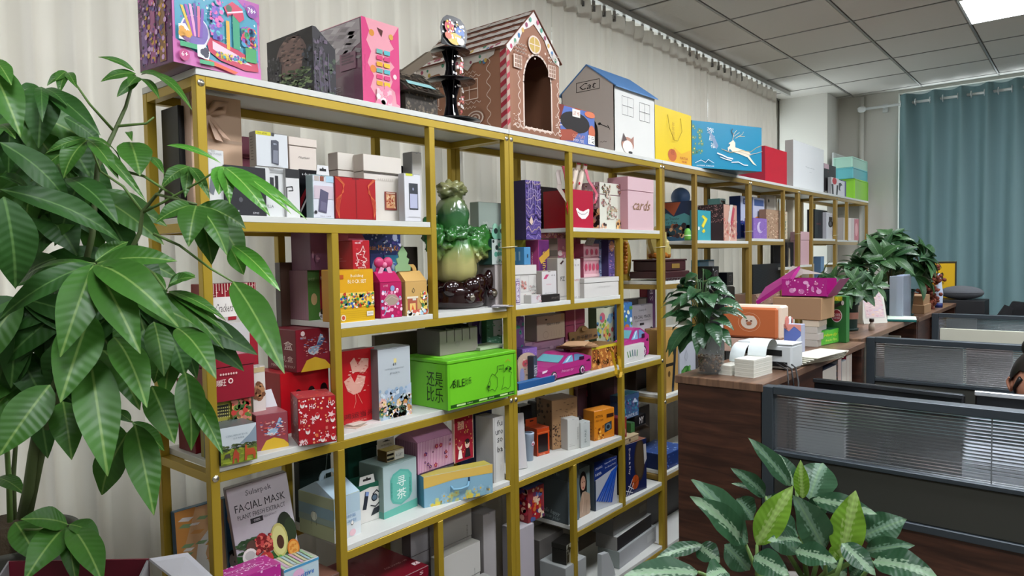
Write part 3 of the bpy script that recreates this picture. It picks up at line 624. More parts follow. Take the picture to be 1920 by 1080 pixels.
# white cat house
g=(-0.004, 2.8225, 2.105, 0.0, 0.3894, 0.3, 0.3097)
x,y,z,a,w,d,h=g
t=empty('cat_house','white cardboard cat house with blue roof, Cat sign and drawn windows','cat house',place(g),a)
wm2=mat('#dcdcd6',.6); hp2=h*1.36
q=MB(); q.box(d/2-.004,d/2,-w/2,w/2,0,h,wm2); q.build('front_wall',t)
q=MB(); q.box(-d/2,-d/2+.004,-w/2,w/2,0,h,wm2); q.build('back_wall',t)
q=MB(); q.prism([(-d/2,0),(d/2,0),(d/2,h),(0,hp2),(-d/2,h)],w/2-.004,w/2,wm2,'y'); q.build('gable_wall',t)
q=MB(); ringwall(q,[(d/2,0),(d/2,h),(0,hp2),(-d/2,h),(-d/2,0)],[(.2*d,.012)]+[(-.12*d+.32*d*math.cos(PI*i/12),h*.32+h*.3*math.sin(PI*i/12)) for i in range(13)]+[(-.44*d,.012)],d/2-.004,d/2,mat('#b4aba2',.6),None)
q.v=[(u,-w/2+(d/2-x_),v) for x_,u,v in q.v]; q.build('arched_gable_wall',t)
q=MB(); q.box(-d/2+.004,d/2-.004,-w/2+.004,w/2-.004,0,.003,wm2); q.build('floor_panel',t)
for s in (1,-1):
    q=MB(); q.prism([(0,hp2),(s*(d/2+.014),h-.014),(s*(d/2+.014),h-.008),(0,hp2+.006)],-w/2-.004,w/2+.012,mat('#4f7db0',.6),'y'); q.build('roof_panel',t)
A_=Art(); A_.draw(house_window(.18,.58,.45,.86,'#2a2a2e',.006)+house_window(.6,.56,.86,.84,'#2a2a2e',.006)+[('e',.3,.14,.15,.11,'#b98872',16),('e',.3,.1,.12,.1,'#efe6dc',16),('p',[(.16,.16),(.2,.3),(.28,.2)],'#5b4a48'),('p',[(.34,.2),(.44,.28),(.44,.14)],'#a87868'),('e',.36,.02,.05,.02,'#222222')],frF(d,w),w,h); A_.build('front_print',t,.6)
A_=Art(); A_.draw([('l',[(.73,.44),(.9,.36)],.012,'#1a1a1a'),('e',.73,.44,.03,.02,'#1a1a1a'),('l',[(.88,.4),(.92,.33)],.01,'#1a1a1a'),('l',wave(.74,.86,.16,.006,2),.006,'#44332e'),('e',.8,.03,.04,.03,'#44332e')],frS(d,w),d,h); A_.build('side_print',t,.6)
A_=Art(); A_.draw([('l',[(.3,.02),(.74,.02),(.74,.42),(.3,.42),(.3,.02)],.02,'#1a1a1a'),('t','Cat',.52,.22,.32,.28,'#141414',0,.3)],lambda u,v,o:(u-d/2,-w/2-o-.0005,h+v-.01),d,(hp2-h)); A_.build('cat_sign_print',t,.6)
# yellow bag
g=(-0.005, 3.2153, 2.105, 0.0, 0.4144, 0.1, 0.276)
carton('gift_bag','bright yellow paper gift bag with cord handles beside blue deer box',g,'#e0c216','#c8a810',kind='bag',rough=.5,art=[('p',[(.5,.3),(.7,.2),(1,.32),(1,0),(.3,0),(.42,.14)],'#dda820'),('e',.45,.14,.12,.12,'#c0602a'),('t','喜',.46,.2,.12,.1,'#9a3c20'),('t','年\n年\n有\n余',.48,.6,.08,.34,'#c09a18'),('t','KATSA',.78,.12,.22,.05,'#b03a28'),('t','福满',.78,.05,.14,.04,'#b03a28')],cat='bag')
# blue deer box
g=(-0.0226, 3.6759, 2.105, -0.3612, 0.5622, 0.2, 0.262)
x,y,z,a,w,d,h=g
carton('deer_gift_box','wide blue gift box with a leaping white deer and Chinese lettering',(x,y,z,a,w,d,h),'#1683a8','#0f4a66','#1d8fb4',rough=.3,kind='book',
 art=[('s',24,.0,.3,.14,.98,.014,['#3c8a86','#4a8a70'],'f'),('p',[(.04,.12),(.09,.18),(.14,.12),(.2,.2),(.26,.1),(.32,.15)],'#1683a8'),('l',[(.04,.1),(.12,.17),(.18,.12),(.22,.19),(.3,.12)],.01,'#e8f0f0'),('t','山河锦绣 万物生辉',.18,.05,.24,.03,'#e8f0f0'),
  ('t','弥',.25,.82,.09,.12,'#e8f0f0'),('t','鹿',.27,.66,.08,.12,'#e8f0f0'),('t','福',.29,.5,.08,.12,'#e8f0f0'),('p',[(.2,.86),(.3,.7),(.36,.5),(.33,.42),(.27,.62)],'#7a92b0'),
  ('e',.24,.19+.66,.008,.01,'#ffffff'),
  ('p',[(.52,.52),(.54,.62),(.57,.66),(.6,.6),(.6,.5),(.7,.46),(.8,.42),(.84,.36),(.8,.34),(.86,.22),(.92,.12),(.86,.16),(.78,.3),(.66,.36),(.56,.4),(.52,.46),(.5,.4),(.49,.48)],'#e6ddc8'),('p',[(.52,.6),(.5,.56),(.56,.56),(.58,.64)],'#e6ddc8'),
  ('l',[(.56,.66),(.58,.8),(.62,.88)],.012,'#e0cfa0'),('l',[(.58,.74),(.66,.84)],.01,'#e0cfa0'),('l',[(.6,.7),(.7,.8),(.72,.86)],.01,'#e0cfa0'),('l',[(.64,.75),(.74,.76)],.01,'#e0cfa0'),('l',[(.57,.78),(.54,.84),(.56,.9)],.02,'#3a3c3a'),
  ('l',[(.4,.44),(.52,.38),(.7,.44),(.82,.42),(.9,.52),(1,.6)],.012,'#c8a868'),('l',[(.62,.42),(.8,.36),(.9,.4),(1,.46)],.012,'#c8c0b0'),('l',[(.34,.34),(.42,.3),(.48,.26),(.56,.24)],.03,'#e4eef0'),('l',[(.38,.26),(.46,.22),(.54,.2)],.02,'#e4eef0'),('l',[(.54,.16),(.64,.18),(.72,.12),(.78,.12)],.02,'#e4eef0')])
# red carrier box
g=(-0.005, 4.757, 2.105, 0.0, 0.4358, 0.2, 0.2385)
carton('gift_bag','plain red carrier bag standing right of the blue deer box',g,'#c01a30','#a8203a','#8c1022',kind='plain',rough=.3,cat='bag')
g=(-0.03, 5.406, 2.105, 0.0, 0.7684, 0.06, 0.3581)
carton('presentation_box','tall plain white box with tiny centred lettering on the top shelf',g,'#dcdedd','#b8b4b2',kind='book',art=[('t','Tansina',.52,.5,.3,.03,'#9aa0a0'),('r',.5,.4,.58,.405,'#9aa0a0')])
g=(-0.05, 6.2533, 2.105, 0.0, 0.3518, 0.08, 0.2606)
carton('snack_box','narrow black box with red and white shapes beside the tall white box',g,'#1a1416','#2a2024',art=[('r',.0,.84,.4,1,'#c8a8b0'),('e',.7,.35,.25,.14,'#b03030'),('t','HELLO',.4,.08,.7,.08,'#e8e4d8'),('s',14,.1,.1,.9,.9,.006,['#4a2a2a','#a02828'])])
g=(-0.01, 6.3234, 2.105, 0.0, 0.2235, 0.03, 0.1466)
carton('popcorn_cup','small red and white striped popcorn carton in front of narrow black box',g,'#d8d8d8','#a0a0a0',kind='plain',art=[('p',[(.1,0),(.3,0),(.25,.6),(0,.6)],'#2a2a2e'),('e',.4,.8,.3,.2,'#b83038'),('p',[(.6,0),(.8,0),(.9,.6),(.7,.6)],'#2a2a2e')],cat='carton')
g=(-0.03, 6.5671, 2.105, 0.0, 0.2459, 0.03, 0.1436)
carton('popcorn_cup','small white carton with black spots beside the purple carton',g,'#d8d8de','#9a98a8',kind='plain',art=[('e',.4,.6,.3,.25,'#2a2a30'),('e',.6,.5,.22,.2,'#dcdce2')],cat='carton')
g=(-0.04, 6.755, 2.105, 0.0, 0.1462, 0.05, 0.1529)
carton('popcorn_cup','small purple carton beside the lime green storage box',g,'#4a3c80','#3a2c68',kind='plain',cat='carton')
# stacked folding boxes
g=(-0.01, 7.0869, 2.105, 0.0, 0.4878, 0.16, 0.191)
def crate(name,label,g,c,c2,group=None):
    x,y,z,a,w,d,h=g; t=empty(name,label,'crate',place(g),a,group); m=mat(c,.4); m2=mat(c2,.4)
    q=MB(); q.box(-d/2+.003,d/2-.003,-w/2+.003,w/2-.003,0,h-.012,m,bev=.002); q.build('crate_body',t)
    q=MB(); q.box(-d/2,d/2,-w/2,w/2,h-.0115,h,m2,bev=.002); q.build('lid',t)
    for sx in (-1,1):
        for sy in (-1,1): q=MB(); q.box(sx*d/2-.012*(sx>0),sx*d/2+.012*(sx<0),sy*w/2-.012*(sy>0),sy*w/2+.012*(sy<0),.002,h-.013,m2); q.build('corner_post',t)
    return t
crate('folding_crate','lime green folding crate, lowest of the stack at the far end of top shelf',g,'#7fb832','#8cc63a')
g2=(-0.015, 7.0418, 2.296, 0.0, 0.5275, 0.16, 0.1038)
crate('folding_crate','turquoise folding crate between mint crate and lime crate',g2,'#5aa6ac','#66b2b8')
g3=(-0.018, 7.0317, 2.3998, 0.0, 0.5486, 0.17, 0.0977)
crate('folding_crate','pale mint folding crate, topmost of the stack at far end of top shelf',g3,'#9cc4b2','#a8d0be')
g=(-0.2, 7.1052, 2.105, 0.0, 1.367, 0.02, 0.454)
carton('display_board','grey white framed board standing behind the stacked crates',g,'#c8cac6','#a8aaa8',kind='plain',cat='frame',art=[('r',.04,.03,.96,.97,'#b9bcb8')])

# === unit A, upper row (beside the money tree) ===
g=(-0.13, 0.8912, 1.742, 0.0, 0.1442, 0.05, 0.3322)
carton('kraft_gift_box','tall beige kraft gift box tied with a satin bow, near shelf end',g,'#d8b698','#bda08c','#bda08c',rough=.5,kind='book',art=[('r',0,.62,1,.645,'#c8aa90')])
t=empty('satin_bow','beige satin ribbon bow on the tall kraft gift box','bow',(-0.122, 0.9322, 2.0184))
q=MB(); sm=mat('#cba88e',.35); 
for (pts,rr) in (([(0,0,0),(.012,.02,.03),(.014,.045,.032),(.008,.042,.012),(0,0,0)],.006),([(0,0,0),(.012,-.02,.03),(.014,-.04,.025),(.008,-.035,.008),(0,0,0)],.006)):
    q.tube([Vector(p) for p in pts],[rr,.011,.012,.01,rr],sm,8)
q.build('bow_loops',t)
for s,l in ((.05,.062),(.028,.07),(-.02,.06)):
    q=MB(); q.add([(.004,-.004,0),(.006,.006,0),(.006,s+.012,-l),(.01,s-.012,-l*.93),(.006,s*.5,-l*.5)],[(0,1,2,3)],sm); q.add([(.002,-.004,0),(.004,.006,0),(.004,s+.012,-l),(.008,s-.012,-l*.93)],[(3,2,1,0)],sm); q.build('ribbon_tail',t)
g=(-.27,.875,1.742,0,.05,.02,.30)
carton('gift_bag','black tall bag seen through the left end of the shelf',(-.165,.874,1.742,0,.045,.1,.3),'#101214','#0c1114',kind='plain',cat='bag')
g=(-0.022, 0.8654, 1.742, 0.0, 0.0573, 0.02, 0.1672)
carton('power_bank_box','slim white power bank box printed 22.5W behind a leaf',g,'#d6d7d6','#b8b8b6',art=[('t','22.5W',.28,.93,.38,.05,'#8a8e92'),('t','SUPER',.7,.94,.4,.03,'#a8acb0'),('p',[(.25,.35),(.45,.3),(.75,.66),(.6,.74),(.4,.7)],'#6a6f78')]+lines(2,.1,.7,.16,.2,'#9a9c9e',.01))
g=(-0.012, 0.9197, 1.742, 0.0, 0.1151, 0.03, 0.1304)
carton('presentation_box','flat black square box with tiny white logo behind tree leaf',g,'#242428','#151517',kind='book',art=[('t','2+1x',.55,.55,.26,.06,'#c8c8cc',.2),('t','DH-F',.2,.08,.22,.05,'#f0f0f0'),('t','SMS',.72,.06,.16,.04,'#d0d0d0'),('e',.35,.32,.05,.05,'#55565a')])
g=(-0.2, 1.0717, 1.742, 0.0, 0.2013, 0.05, 0.245)
carton('gift_box','dusty rose lidded box at the back of upper shelf',g,'#a85c72','#8c4258','#c890a0',kind='lid')
g=(-0.04, 1.0197, 1.742, 0.0, 0.0995, 0.035, 0.1389)
carton('charger_box','white charger box under the power bank box, showing two black chargers',g,'#d4d6d4','#9c9a94',art=[('p',[(.44,.45),(.56,.45),(.56,.8),(.44,.8)],'#26282c'),('p',[(.6,.42),(.7,.42),(.7,.84),(.6,.84)],'#1c1e22'),('l',ell(.4,.6,.05,.07,10)+[(.45,.6)],.02,'#5a5c60'),('t','PULLA',.38,.22,.3,.06,'#5d5f62')]+lines(3,.45,.9,.9,.96,'#a2a4a4',.012))
g=(-0.04, 1.0248, 1.8809, 0.0, 0.0993, 0.035, 0.096)
carton('power_bank_box','white power bank box with yellow corner tab, stacked above charger box',g,'#d0d4d6','#8c8880',art=[('r',0,.9,.46,1,'#d4cc20'),('t','100 67W',.2,.95,.3,.06,'#26261c'),('r',.48,.9,.56,1,'#3a3a3a'),('p',[(.46,.12),(.68,.08),(.7,.76),(.62,.8),(.46,.78)],'#484c58'),('p',[(.5,.14),(.66,.12),(.67,.5),(.52,.5)],'#7a7e8a'),('t','88%',.58,.68,.1,.05,'#c8d0e0')]+lines(2,.45,.8,.03,.06,'#b0b0b0',.01),sart=lines(9,.3,.7,.2,.85,'#5a564e',.02))
g=(-0.03, 1.1064, 1.742, 0.0, 0.045, 0.03, 0.1376)
carton('earphone_box','white slim box with black top band and outlined device',g,'#d4d4d2','#a8a8a6',kind='plain',art=[('r',0,.82,1,1,'#1a1a1c'),('l',[(.06,.3),(.06,.62),(.45,.64),(.5,.56),(.2,.55)],.02,'#2a2a2c')])
g=(-0.07, 1.1776, 1.742, 0.0, 0.0886, 0.04, 0.1465)
carton('gadget_box','black glossy box with a red streak behind the phone case box',g,'#141418','#141418',rough=.2,art=[('t','e do my',.3,.9,.4,.07,'#e8e8e8'),('p',[(0,.2),(.3,.6),(.3,.7),(0,.4)],'#7a1c24'),('p',[(0,.1),(.35,.5),(.35,.55),(0,.18)],'#c8c0c0')])
g=(-0.075, 1.149, 1.8796, 0.0, 0.0957, 0.06, 0.1006)
carton('stationery_box','cream square box with black script, resting on slim black topped box',(g[0],g[1],g[2]+.001,g[3],g[4],g[5],g[6]),'#d8ccc0','#c0b2a6',kind='lid',art=[('t','Mayfairt',.52,.42,.4,.07,'#26221e',0,.3)])
g=(-0.012, 1.1824, 1.742, 0.0, 0.0737, 0.035, 0.1265)
tt=carton('phone_case_box','pale hanging phone case box with purple case picture',g,'#d2d4dc','#8ca0a0',art=[('r',.08,.86,.3,.97,'#b8aca4'),('r',.34,.86,.52,.97,'#8a4a34'),('r',.62,.84,.98,.98,'#a8c8d8'),('r',.05,.45,.95,.75,'#c8b8c0'),('p',[(.22,.16),(.6,.12),(.72,.6),(.34,.68)],'#54506a'),('p',[(.3,.2),(.56,.16),(.6,.36),(.36,.4)],'#6a6680'),('e',.1,.14,.07,.04,'#2a2a30'),('t','MAG CASE',.55,.05,.5,.03,'#6a6a72')])
tabs(tt,g,'#dcdcdc')
g=(-0.22, 1.3396, 1.742, 0.0, 0.1977, 0.04, 0.18)
carton('gift_box','wide grey beige box standing at the back of upper shelf',g,'#b8aca4','#a89c94',kind='lid')
g=(-0.1, 1.336, 1.742, 0.0, 0.0662, 0.05, 0.216)
carton('stationery_box','cream narrow box with black script behind the red double-door box',g,'#d8d2c6','#b0a698',kind='lid',art=[('t','Maitre',.5,.45,.55,.07,'#2a2622',0,.3)])
g=(-0.006, 1.2553, 1.742, 0.0, 0.1524, 0.045, 0.1269)
carton('double_door_box','red double-door gift box with orange wave lines',g,'#a8141c','#6e0c14',rough=.35,
 art=[('r',.495,0,.505,1,'#5a0a10')]+[('l',[(.0+.02*i,.98),(.18+.01*i,.82),(.2-.01*i,.64),(.02+.025*i,.46),(.0+.02*i,.26),(.08,.02)],.008,'#d86a3a') for i in range(5)]+[('l',[(1-.02*i,.98),(.82-.01*i,.82),(.8+.01*i,.64),(.98-.025*i,.46),(1-.02*i,.26),(.92,.02)],.008,'#d86a3a') for i in range(5)])
g=(-0.05, 1.3964, 1.742, 0.0, 0.1582, 0.13, 0.2115)
carton('liquor_box','tall cream box with lift-off lid and orange square emblem',g,'#d6cfc4','#b8ada0',kind='lid',art=[('r',0,.72,1,.735,'#3a342e'),('r',.52,.18,.84,.46,'#8a3a30'),('r',.56,.21,.8,.42,'#d8a070'),('s',30,.57,.22,.79,.41,.006,['#b04a28','#e8c8a0']),('l',ell(.68,.31,.06,.06,10)+[(.74,.31)],.012,'#b04a28'),('r',.56,.43,.8,.45,'#d8b8a0'),('t','||||||||',.55,.64,.4,.03,'#b8b0a8')])
g=(-0.21, 1.5308, 1.742, 0.0, 0.2126, 0.06, 0.215)
carton('gift_box','large black box with gold script at the back of upper shelf',g,'#1c1c20','#0e0e10',kind='lid',art=[('t','Only U',.35,.62,.4,.14,'#8c8070',.05,.5)])
g=(-0.008, 1.5272, 1.742, 0.0, 0.0717, 0.03, 0.1573)
carton('power_bank_box','small white power bank box at the right end of the upper shelf',g,'#d4d4d8','#a8a8aa',art=[('r',.1,.95,.5,1,'#c8cc30'),('r',.28,.25,.82,.8,'#30343c'),('r',.32,.28,.78,.58,'#b0b4cc'),('e',.52,.68,.05,.03,'#8a90a8')]+lines(1,.2,.9,.1,.1,'#aaaaaa',.01))
g=(-0.15, 1.6918, 1.742, 0.0, 0.0463, 0.05, 0.2594)
carton('gift_box','plain white box end half hidden behind the small power bank box',g,'#ccc8c0','#a8a8aa')

# === unit A, b3 middle cell ===
g=(-0.012, 1.2612, 1.431, 0.0, 0.1329, 0.085, 0.1597)
carton('toy_block_box','yellow building block set box with scattered coloured bricks',g,'#d8a018','#b07c10','#d8a830',rough=.35,
 art=[('t','Building',.52,.87,.36,.07,'#f4e6c8'),('t','BLOCK SET',.52,.77,.52,.07,'#f8f0d8'),('r',.04,.82,.14,.9,'#b05018'),('r',0,.28,1,.56,'#e8c460'),('s',150,.03,.27,.98,.54,.007,['#c03028','#2d58a8','#3a8c3c','#e8e0d0','#e8c020','#c86a20','#4a7a50']),('r',0,0,1,.24,'#d8ac18')]+[('l',[(0,.04*i),(1,.04*i)],.004,'#b88c10') for i in range(1,6)]+[('e',.1,.09,.07,.06,'#e8dcc0'),('e',.1,.09,.045,.04,'#c8502c'),('r',.76,.09,.95,.18,'#e8e0d0'),('t','200 PCS',.86,.135,.14,.03,'#3a3a30')])
g=(-0.016, 1.3201, 1.5907, 0.0, 0.0659, 0.1, 0.0893)
t=carton('house_gift_box','red house-shaped box with white dragon drawing on yellow block box',g,'#b01824','#9a1018','#c86a7c',rough=.35,
 art=[('t','福满',.3,.9,.35,.06,'#f0e0e0'),('l',[(.2,.1),(.3,.3),(.2,.5),(.45,.6),(.6,.8),(.7,.6),(.6,.45),(.8,.3),(.6,.2),(.7,.08)],.03,'#e8c0b8'),('s',40,.15,.12,.85,.7,.005,['#f0d0c8','#d85858'],'w'),('t','福禄寿喜',.5,.05,.5,.05,'#f0d8c8')],
 sart=[('e',.2,.55,.08,.06,'#f0e0e0'),('t','吉祥',.22,.45,.24,.07,'#e8c8c8'),('r',.05,.36,.5,.37,'#d8a8a8'),('r',.05,.28,.7,.285,'#d8a8a8')])
x,y,z,a,w,d,h=g
q=MB(); q.prism([(-w/2,h),(w/2,h),(w/2-.02,h+.03),(-w/2,h+.035)],-d/2,d/2-.02,mat('#b04458',.4),'x'); q.build('roof_flap',t)
g=(-0.2, 1.4867, 1.431, 0.0, 0.1871, 0.05, 0.29)
carton('slime_kit_box','tall dark blue sea craft kit box with gold title at the back',g,'#24346e','#1a2450',rough=.35,
 art=[('s',60,.02,.7,.98,.98,.005,['#8a9cd0','#d8d8f0','#4a3c90'],'o'),('t','Ocean Making Kit',.52,.78,.88,.09,'#d88c28',-.03),('e',.85,.92,.06,.05,'#c0c8e0'),('r',.25,.42,.55,.72,'#3a4890'),('e',.4,.55,.12,.1,'#a8b8e0'),('r',.58,.3,.98,.7,'#3a90b8'),('e',.78,.52,.14,.1,'#88c8e0'),('l',[(.66,.5),(.8,.6),(.9,.5)],.02,'#d8f0f8'),('s',80,.3,.1,.98,.6,.007,['#5a78c8','#c8d8f0','#8a58a8','#3aa0b0'],'o')])
g=(-0.015, 1.4217, 1.431, 0.0, 0.0904, 0.07, 0.17)
t=carton('treat_box','magenta gable box with heart bow, window and silver decorations',g,'#b01c58','#8c1040',rough=.3,kind='gable',
 art=[('t','LOVE',.25,.9,.2,.06,'#f0c0d0'),('s',46,.03,.04,.97,.85,.006,['#e89ab8','#a8c0d8','#f4d8e4','#d02868'],'o'),('p',[(.15,.5),(.35,.66),(.65,.66),(.88,.5),(.65,.34),(.35,.34)],'#a89484'),('l',[(.15,.5),(.35,.66),(.65,.66),(.88,.5),(.65,.34),(.35,.34),(.15,.5)],.02,'#e0709c'),('l',[(.25,.5),(.5,.6),(.8,.5)],.014,'#c8b8a8'),('e',.55,.82,.1,.08,'#8aa0c8'),('l',[(.15,.1),(.3,.3)],.03,'#8cb0c8')])
x,y,z,a,w,d,h=g
q=MB()
for s in (-1,1): q.sphere((0,s*.018,h+.008),.02,mat('#c03468',.4),12,8,sc=(.5,1,.9))
q.sphere((.004,0,h),.01,mat('#e080a0',.4)); q.build('heart_bow',t)
q=MB()
for s in (-1,1): q.prism([(s*.004,h-.01),(s*.02,h-.04),(s*.034,h-.032),(s*.018,h-.006)],.006,.009,mat('#d898b0',.4),'x')
q.build('bow_tails',t)
g=(-0.015, 1.5271, 1.431, 0.0, 0.0978, 0.075, 0.168)
t=carton('treat_box','kraft gable box with Christmas fireplace print and green tree topper',g,'#c8a05c','#a88450',rough=.5,kind='gable',
 art=[('l',[(.3,.72),(.36,.8),(.42,.72),(.36,.66),(.3,.72)],.02,'#6a5a3c'),('r',.1,.1,.52,.5,'#a8543c'),('r',.18,.12,.44,.36,'#e8c070'),('p',[(.24,.14),(.3,.32),(.38,.14)],'#d8501c'),('r',.06,.5,.56,.56,'#e8dcc0'),('r',.3,.44,.46,.52,'#d8d0c0'),('p',[(.66,.08),(.96,.08),(.86,.3),(.92,.3),(.84,.5),(.88,.5),(.8,.72),(.72,.5),(.76,.5),(.7,.3),(.74,.3)],'#3d7a48'),('s',30,.68,.1,.94,.66,.006,['#d04a40','#e8d060','#f0f0f0'],'o'),('s',26,.05,.02,.95,.14,.008,['#a8c8d8','#e8e0d0','#d06050'],'o')])
x,y,z,a,w,d,h=g
q=MB(); q.prism([(-.032,h-.02),(.032,h-.02),(.034,h-.004),(.022,h+.004),(.028,h+.02),(.016,h+.026),(.02,h+.04),(0,h+.065),(-.02,h+.04),(-.016,h+.026),(-.028,h+.02),(-.022,h+.004),(-.034,h-.004)],.004,.008,mat('#86a878',.5),'x',M=Matrix.Translation((0,-.03,0))); q.build('tree_topper',t)
g=(-0.2, 1.68, 1.431, 0.0, 0.0752, 0.04, 0.2328)
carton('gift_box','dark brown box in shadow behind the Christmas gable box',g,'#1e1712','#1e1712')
g=(-0.17, 1.2612, 1.431, 0.0, 0.0717, 0.13, 0.158)
carton('striped_gift_box','pink and green box with deer print, half behind shelf post',(g[0],g[1],g[2],0,g[4],g[5],g[6]),'#4a7a34','#96707c','#8a6470',kind='plain',art=[('r',.0,0,.6,1,'#4d7d38'),('e',.3,.42,.16,.12,'#c8a878'),('t','BLOCK SET',.2,.82,.3,.05,'#a8c088'),('r',.6,0,1,1,'#8c1828'),('t','BLO',.8,.84,.3,.06,'#f0d8d8'),('s',12,.65,.02,.95,.18,.01,['#f0f0f0','#222222'],'o')],sart=[('r',.2+.1*i,0,.21+.1*i,1,'#8c6874') for i in range(8)])
g=(-0.15, 1.2613, 1.589, 0.0, 0.1426, 0.11, 0.265)
carton('gift_box','tall mauve box with faint flower print, stacked on the pink and green box',(g[0],g[1],g[2],0,g[4],g[5],.248),'#8a5a78','#7a5468','#8c6078',kind='lid',art=smear(3,20,['#a07090','#c090a8','#7a4c6a'],0,.1,.5,.8,.05))
g=(-0.27, 1.2279, 1.095, 0.0, 0.0567, 0.03, 0.52)
carton('shipping_box','tall brown cardboard sheet box leaning against the back posts',g,'#5c4438','#4c382e',kind='plain')

# jade cabbage on dark stand
c=(-0.14, 1.9149, 1.4192)
t=empty('jade_cabbage','green and cream jade cabbage ornament with frilled leaves on shelf','ornament',(c[0],c[1]-.03,1.431+.098))
jm=bpy.data.materials.new('jade'); jm.use_nodes=True; nt=jm.node_tree; b_=nt.nodes['Principled BSDF']; b_.inputs['Roughness'].default_value=.22; b_.inputs['Coat Weight'].default_value=.3
tc=nt.nodes.new('ShaderNodeTexCoord'); sp=nt.nodes.new('ShaderNodeSeparateXYZ'); nz_=nt.nodes.new('ShaderNodeTexNoise'); nz_.inputs['Scale'].default_value=14; ad=nt.nodes.new('ShaderNodeMath'); ad.operation='MULTIPLY_ADD'; ad.inputs[1].default_value=.09
rp=nt.nodes.new('ShaderNodeValToRGB'); e=rp.color_ramp.elements; e[0].position=.11; e[0].color=(*hx('#aaa468'),1); e[1].position=.17; e[1].color=(*hx('#34762a'),1); n3=e.new(.28); n3.color=(*hx('#2c5a34'),1); n4=e.new(.37); n4.color=(*hx('#8a8a5c'),1)
nt.links.new(tc.outputs['Object'],sp.inputs[0]); nt.links.new(tc.outputs['Object'],nz_.inputs['Vector']); nt.links.new(nz_.outputs[0],ad.inputs[0]); nt.links.new(sp.outputs[2],ad.inputs[2]); nt.links.new(ad.outputs[0],rp.inputs[0]); nt.links.new(rp.outputs[0],b_.inputs['Base Color'])
q=MB(); prof=[(.05,0),(.07,.01),(.077,.04),(.074,.09),(.062,.14),(.05,.19),(.044,.24),(.038,.28)]
vs=[];fs=[];n=36
for i,(r_,z_) in enumerate(prof):
    for k in range(n): a_=2*PI*k/n; rr=r_*(1+.05*math.sin(a_*9)*(.4+z_*3)); vs.append((rr*math.cos(a_),rr*math.sin(a_),z_))
for i in range(len(prof)-1):
    for k in range(n): fs.append((i*n+k,i*n+(k+1)%n,(i+1)*n+(k+1)%n,(i+1)*n+k))
fs.append(tuple(range(n))[::-1]); fs.append(tuple((len(prof)-1)*n+k for k in range(n)))
q.add(vs,fs,jm,smooth=True); q.build('stalk',t)
from mathutils import noise as MN
def ruffle(c,rad,sc,seed,amp=.012,fr=55,sub=4):
    bm=bmesh.new(); bmesh.ops.create_icosphere(bm,subdivisions=sub,radius=rad); q=MB()
    for v in bm.verts:
        n_=v.co.normalized(); p_=Vector((v.co.x*sc[0],v.co.y*sc[1],v.co.z*sc[2]))
        k_=MN.noise(p_*fr+Vector((seed,0,0)))*amp+MN.noise(p_*fr*.35+Vector((0,seed,0)))*amp*1.6
        v.co=p_+n_*k_+Vector(c)
    bm.verts.index_update(); q.add([v.co.copy() for v in bm.verts],[[v.index for v in f.verts] for f in bm.faces],jm,smooth=True); bm.free(); q.build('frilled_leaf',t)
for c_,r_,sc_,a_,f_ in [((0,-.005,.22),.055,(1,1,1.5),.005,50),((0,-.005,.315),.042,(1,1.25,.6),.012,110),((.035,.035,.165),.05,(.6,1.3,.5),.016,120),((.05,.075,.13),.05,(.45,1.3,1.15),.014,130),((.02,.135,.175),.026,(.5,1.2,.8),.007,60),((.045,-.03,.16),.045,(.5,1.4,.45),.014,120),((.01,-.085,.14),.045,(.7,1,1.2),.014,120),((-.04,.0,.19),.07,(.6,1.3,.7),.015,110),((.06,.06,.10),.022,(.5,1.3,1.2),.012,130),((-.02,.05,.25),.035,(.8,.8,1.3),.007,60)]:
    ruffle(c_,r_,sc_,len(t.children)+1,a_,f_,4)
t.scale=(1.1,1.12,1.1)
t=empty('carved_stand','dark red lacquered carved wooden stand under the jade cabbage','stand',(c[0],c[1]-.02,1.431))
lq=mat('#1e0608',.16,coat=.5)
q=MB(); q.lathe([(.0,0),(.10,0),(.115,.012),(.12,.03),(.112,.045),(.122,.06),(.118,.075),(.1,.085),(.09,.095),(.0,.095)],lq,40,M=Matrix.Scale(.82,4,(1,0,0))); q.build('stand_body',t)
q=MB()
for k in range(7):
    a_=k*2*PI/7; q.sphere((.08*math.cos(a_),.095*math.sin(a_),.082+.012*math.sin(k*2)),.036,lq,14,10,sc=(.7,1.2,.95))
q.build('carved_petals',t)
for s,yy,zz_ in ((1,.105,.05),(1,-.02,.04)):
    q=MB(); q.sphere((.088,yy,zz_),.027,lq,14,10,sc=(.5,1,.8)); q.sphere((.1,yy,zz_),.014,mat('#7a7468',.1,.6),12,8,sc=(.5,1,.8)); q.build('eye_boss',t)
q=MB(); q.sphere((.06,.12,.1),.035,lq,12,8,sc=(.6,.8,1.2)); q.sphere((.05,.14,.125),.022,lq); q.build('carved_scroll',t)
g=(-0.24, 2.1342, 1.431, 0.0, 0.2018, 0.05, 0.42)
carton('gift_box','pale sage green tall box with silver lettering behind jade cabbage',g,'#aebcb0','#7d8a80',kind='lid',art=[('t','nt .xtra',.4,.66,.7,.07,'#d8dcd4'),('t','made',.2,.8,.14,.03,'#d8dcd4')])
g=(-0.07, 2.0178, 1.431, 0.0, 0.124, 0.07, 0.14)
g2=(-0.05, 2.0141, 1.431, 0.0, 0.0689, 0.09, 0.1603)
carton('gift_box','plain white tall box under the frog print box, right of jade cabbage',g2,'#b8b0ae','#948c8c')
g3=(-0.05, 1.9978, 1.5913, 0.0, 0.0897, 0.07, 0.1)
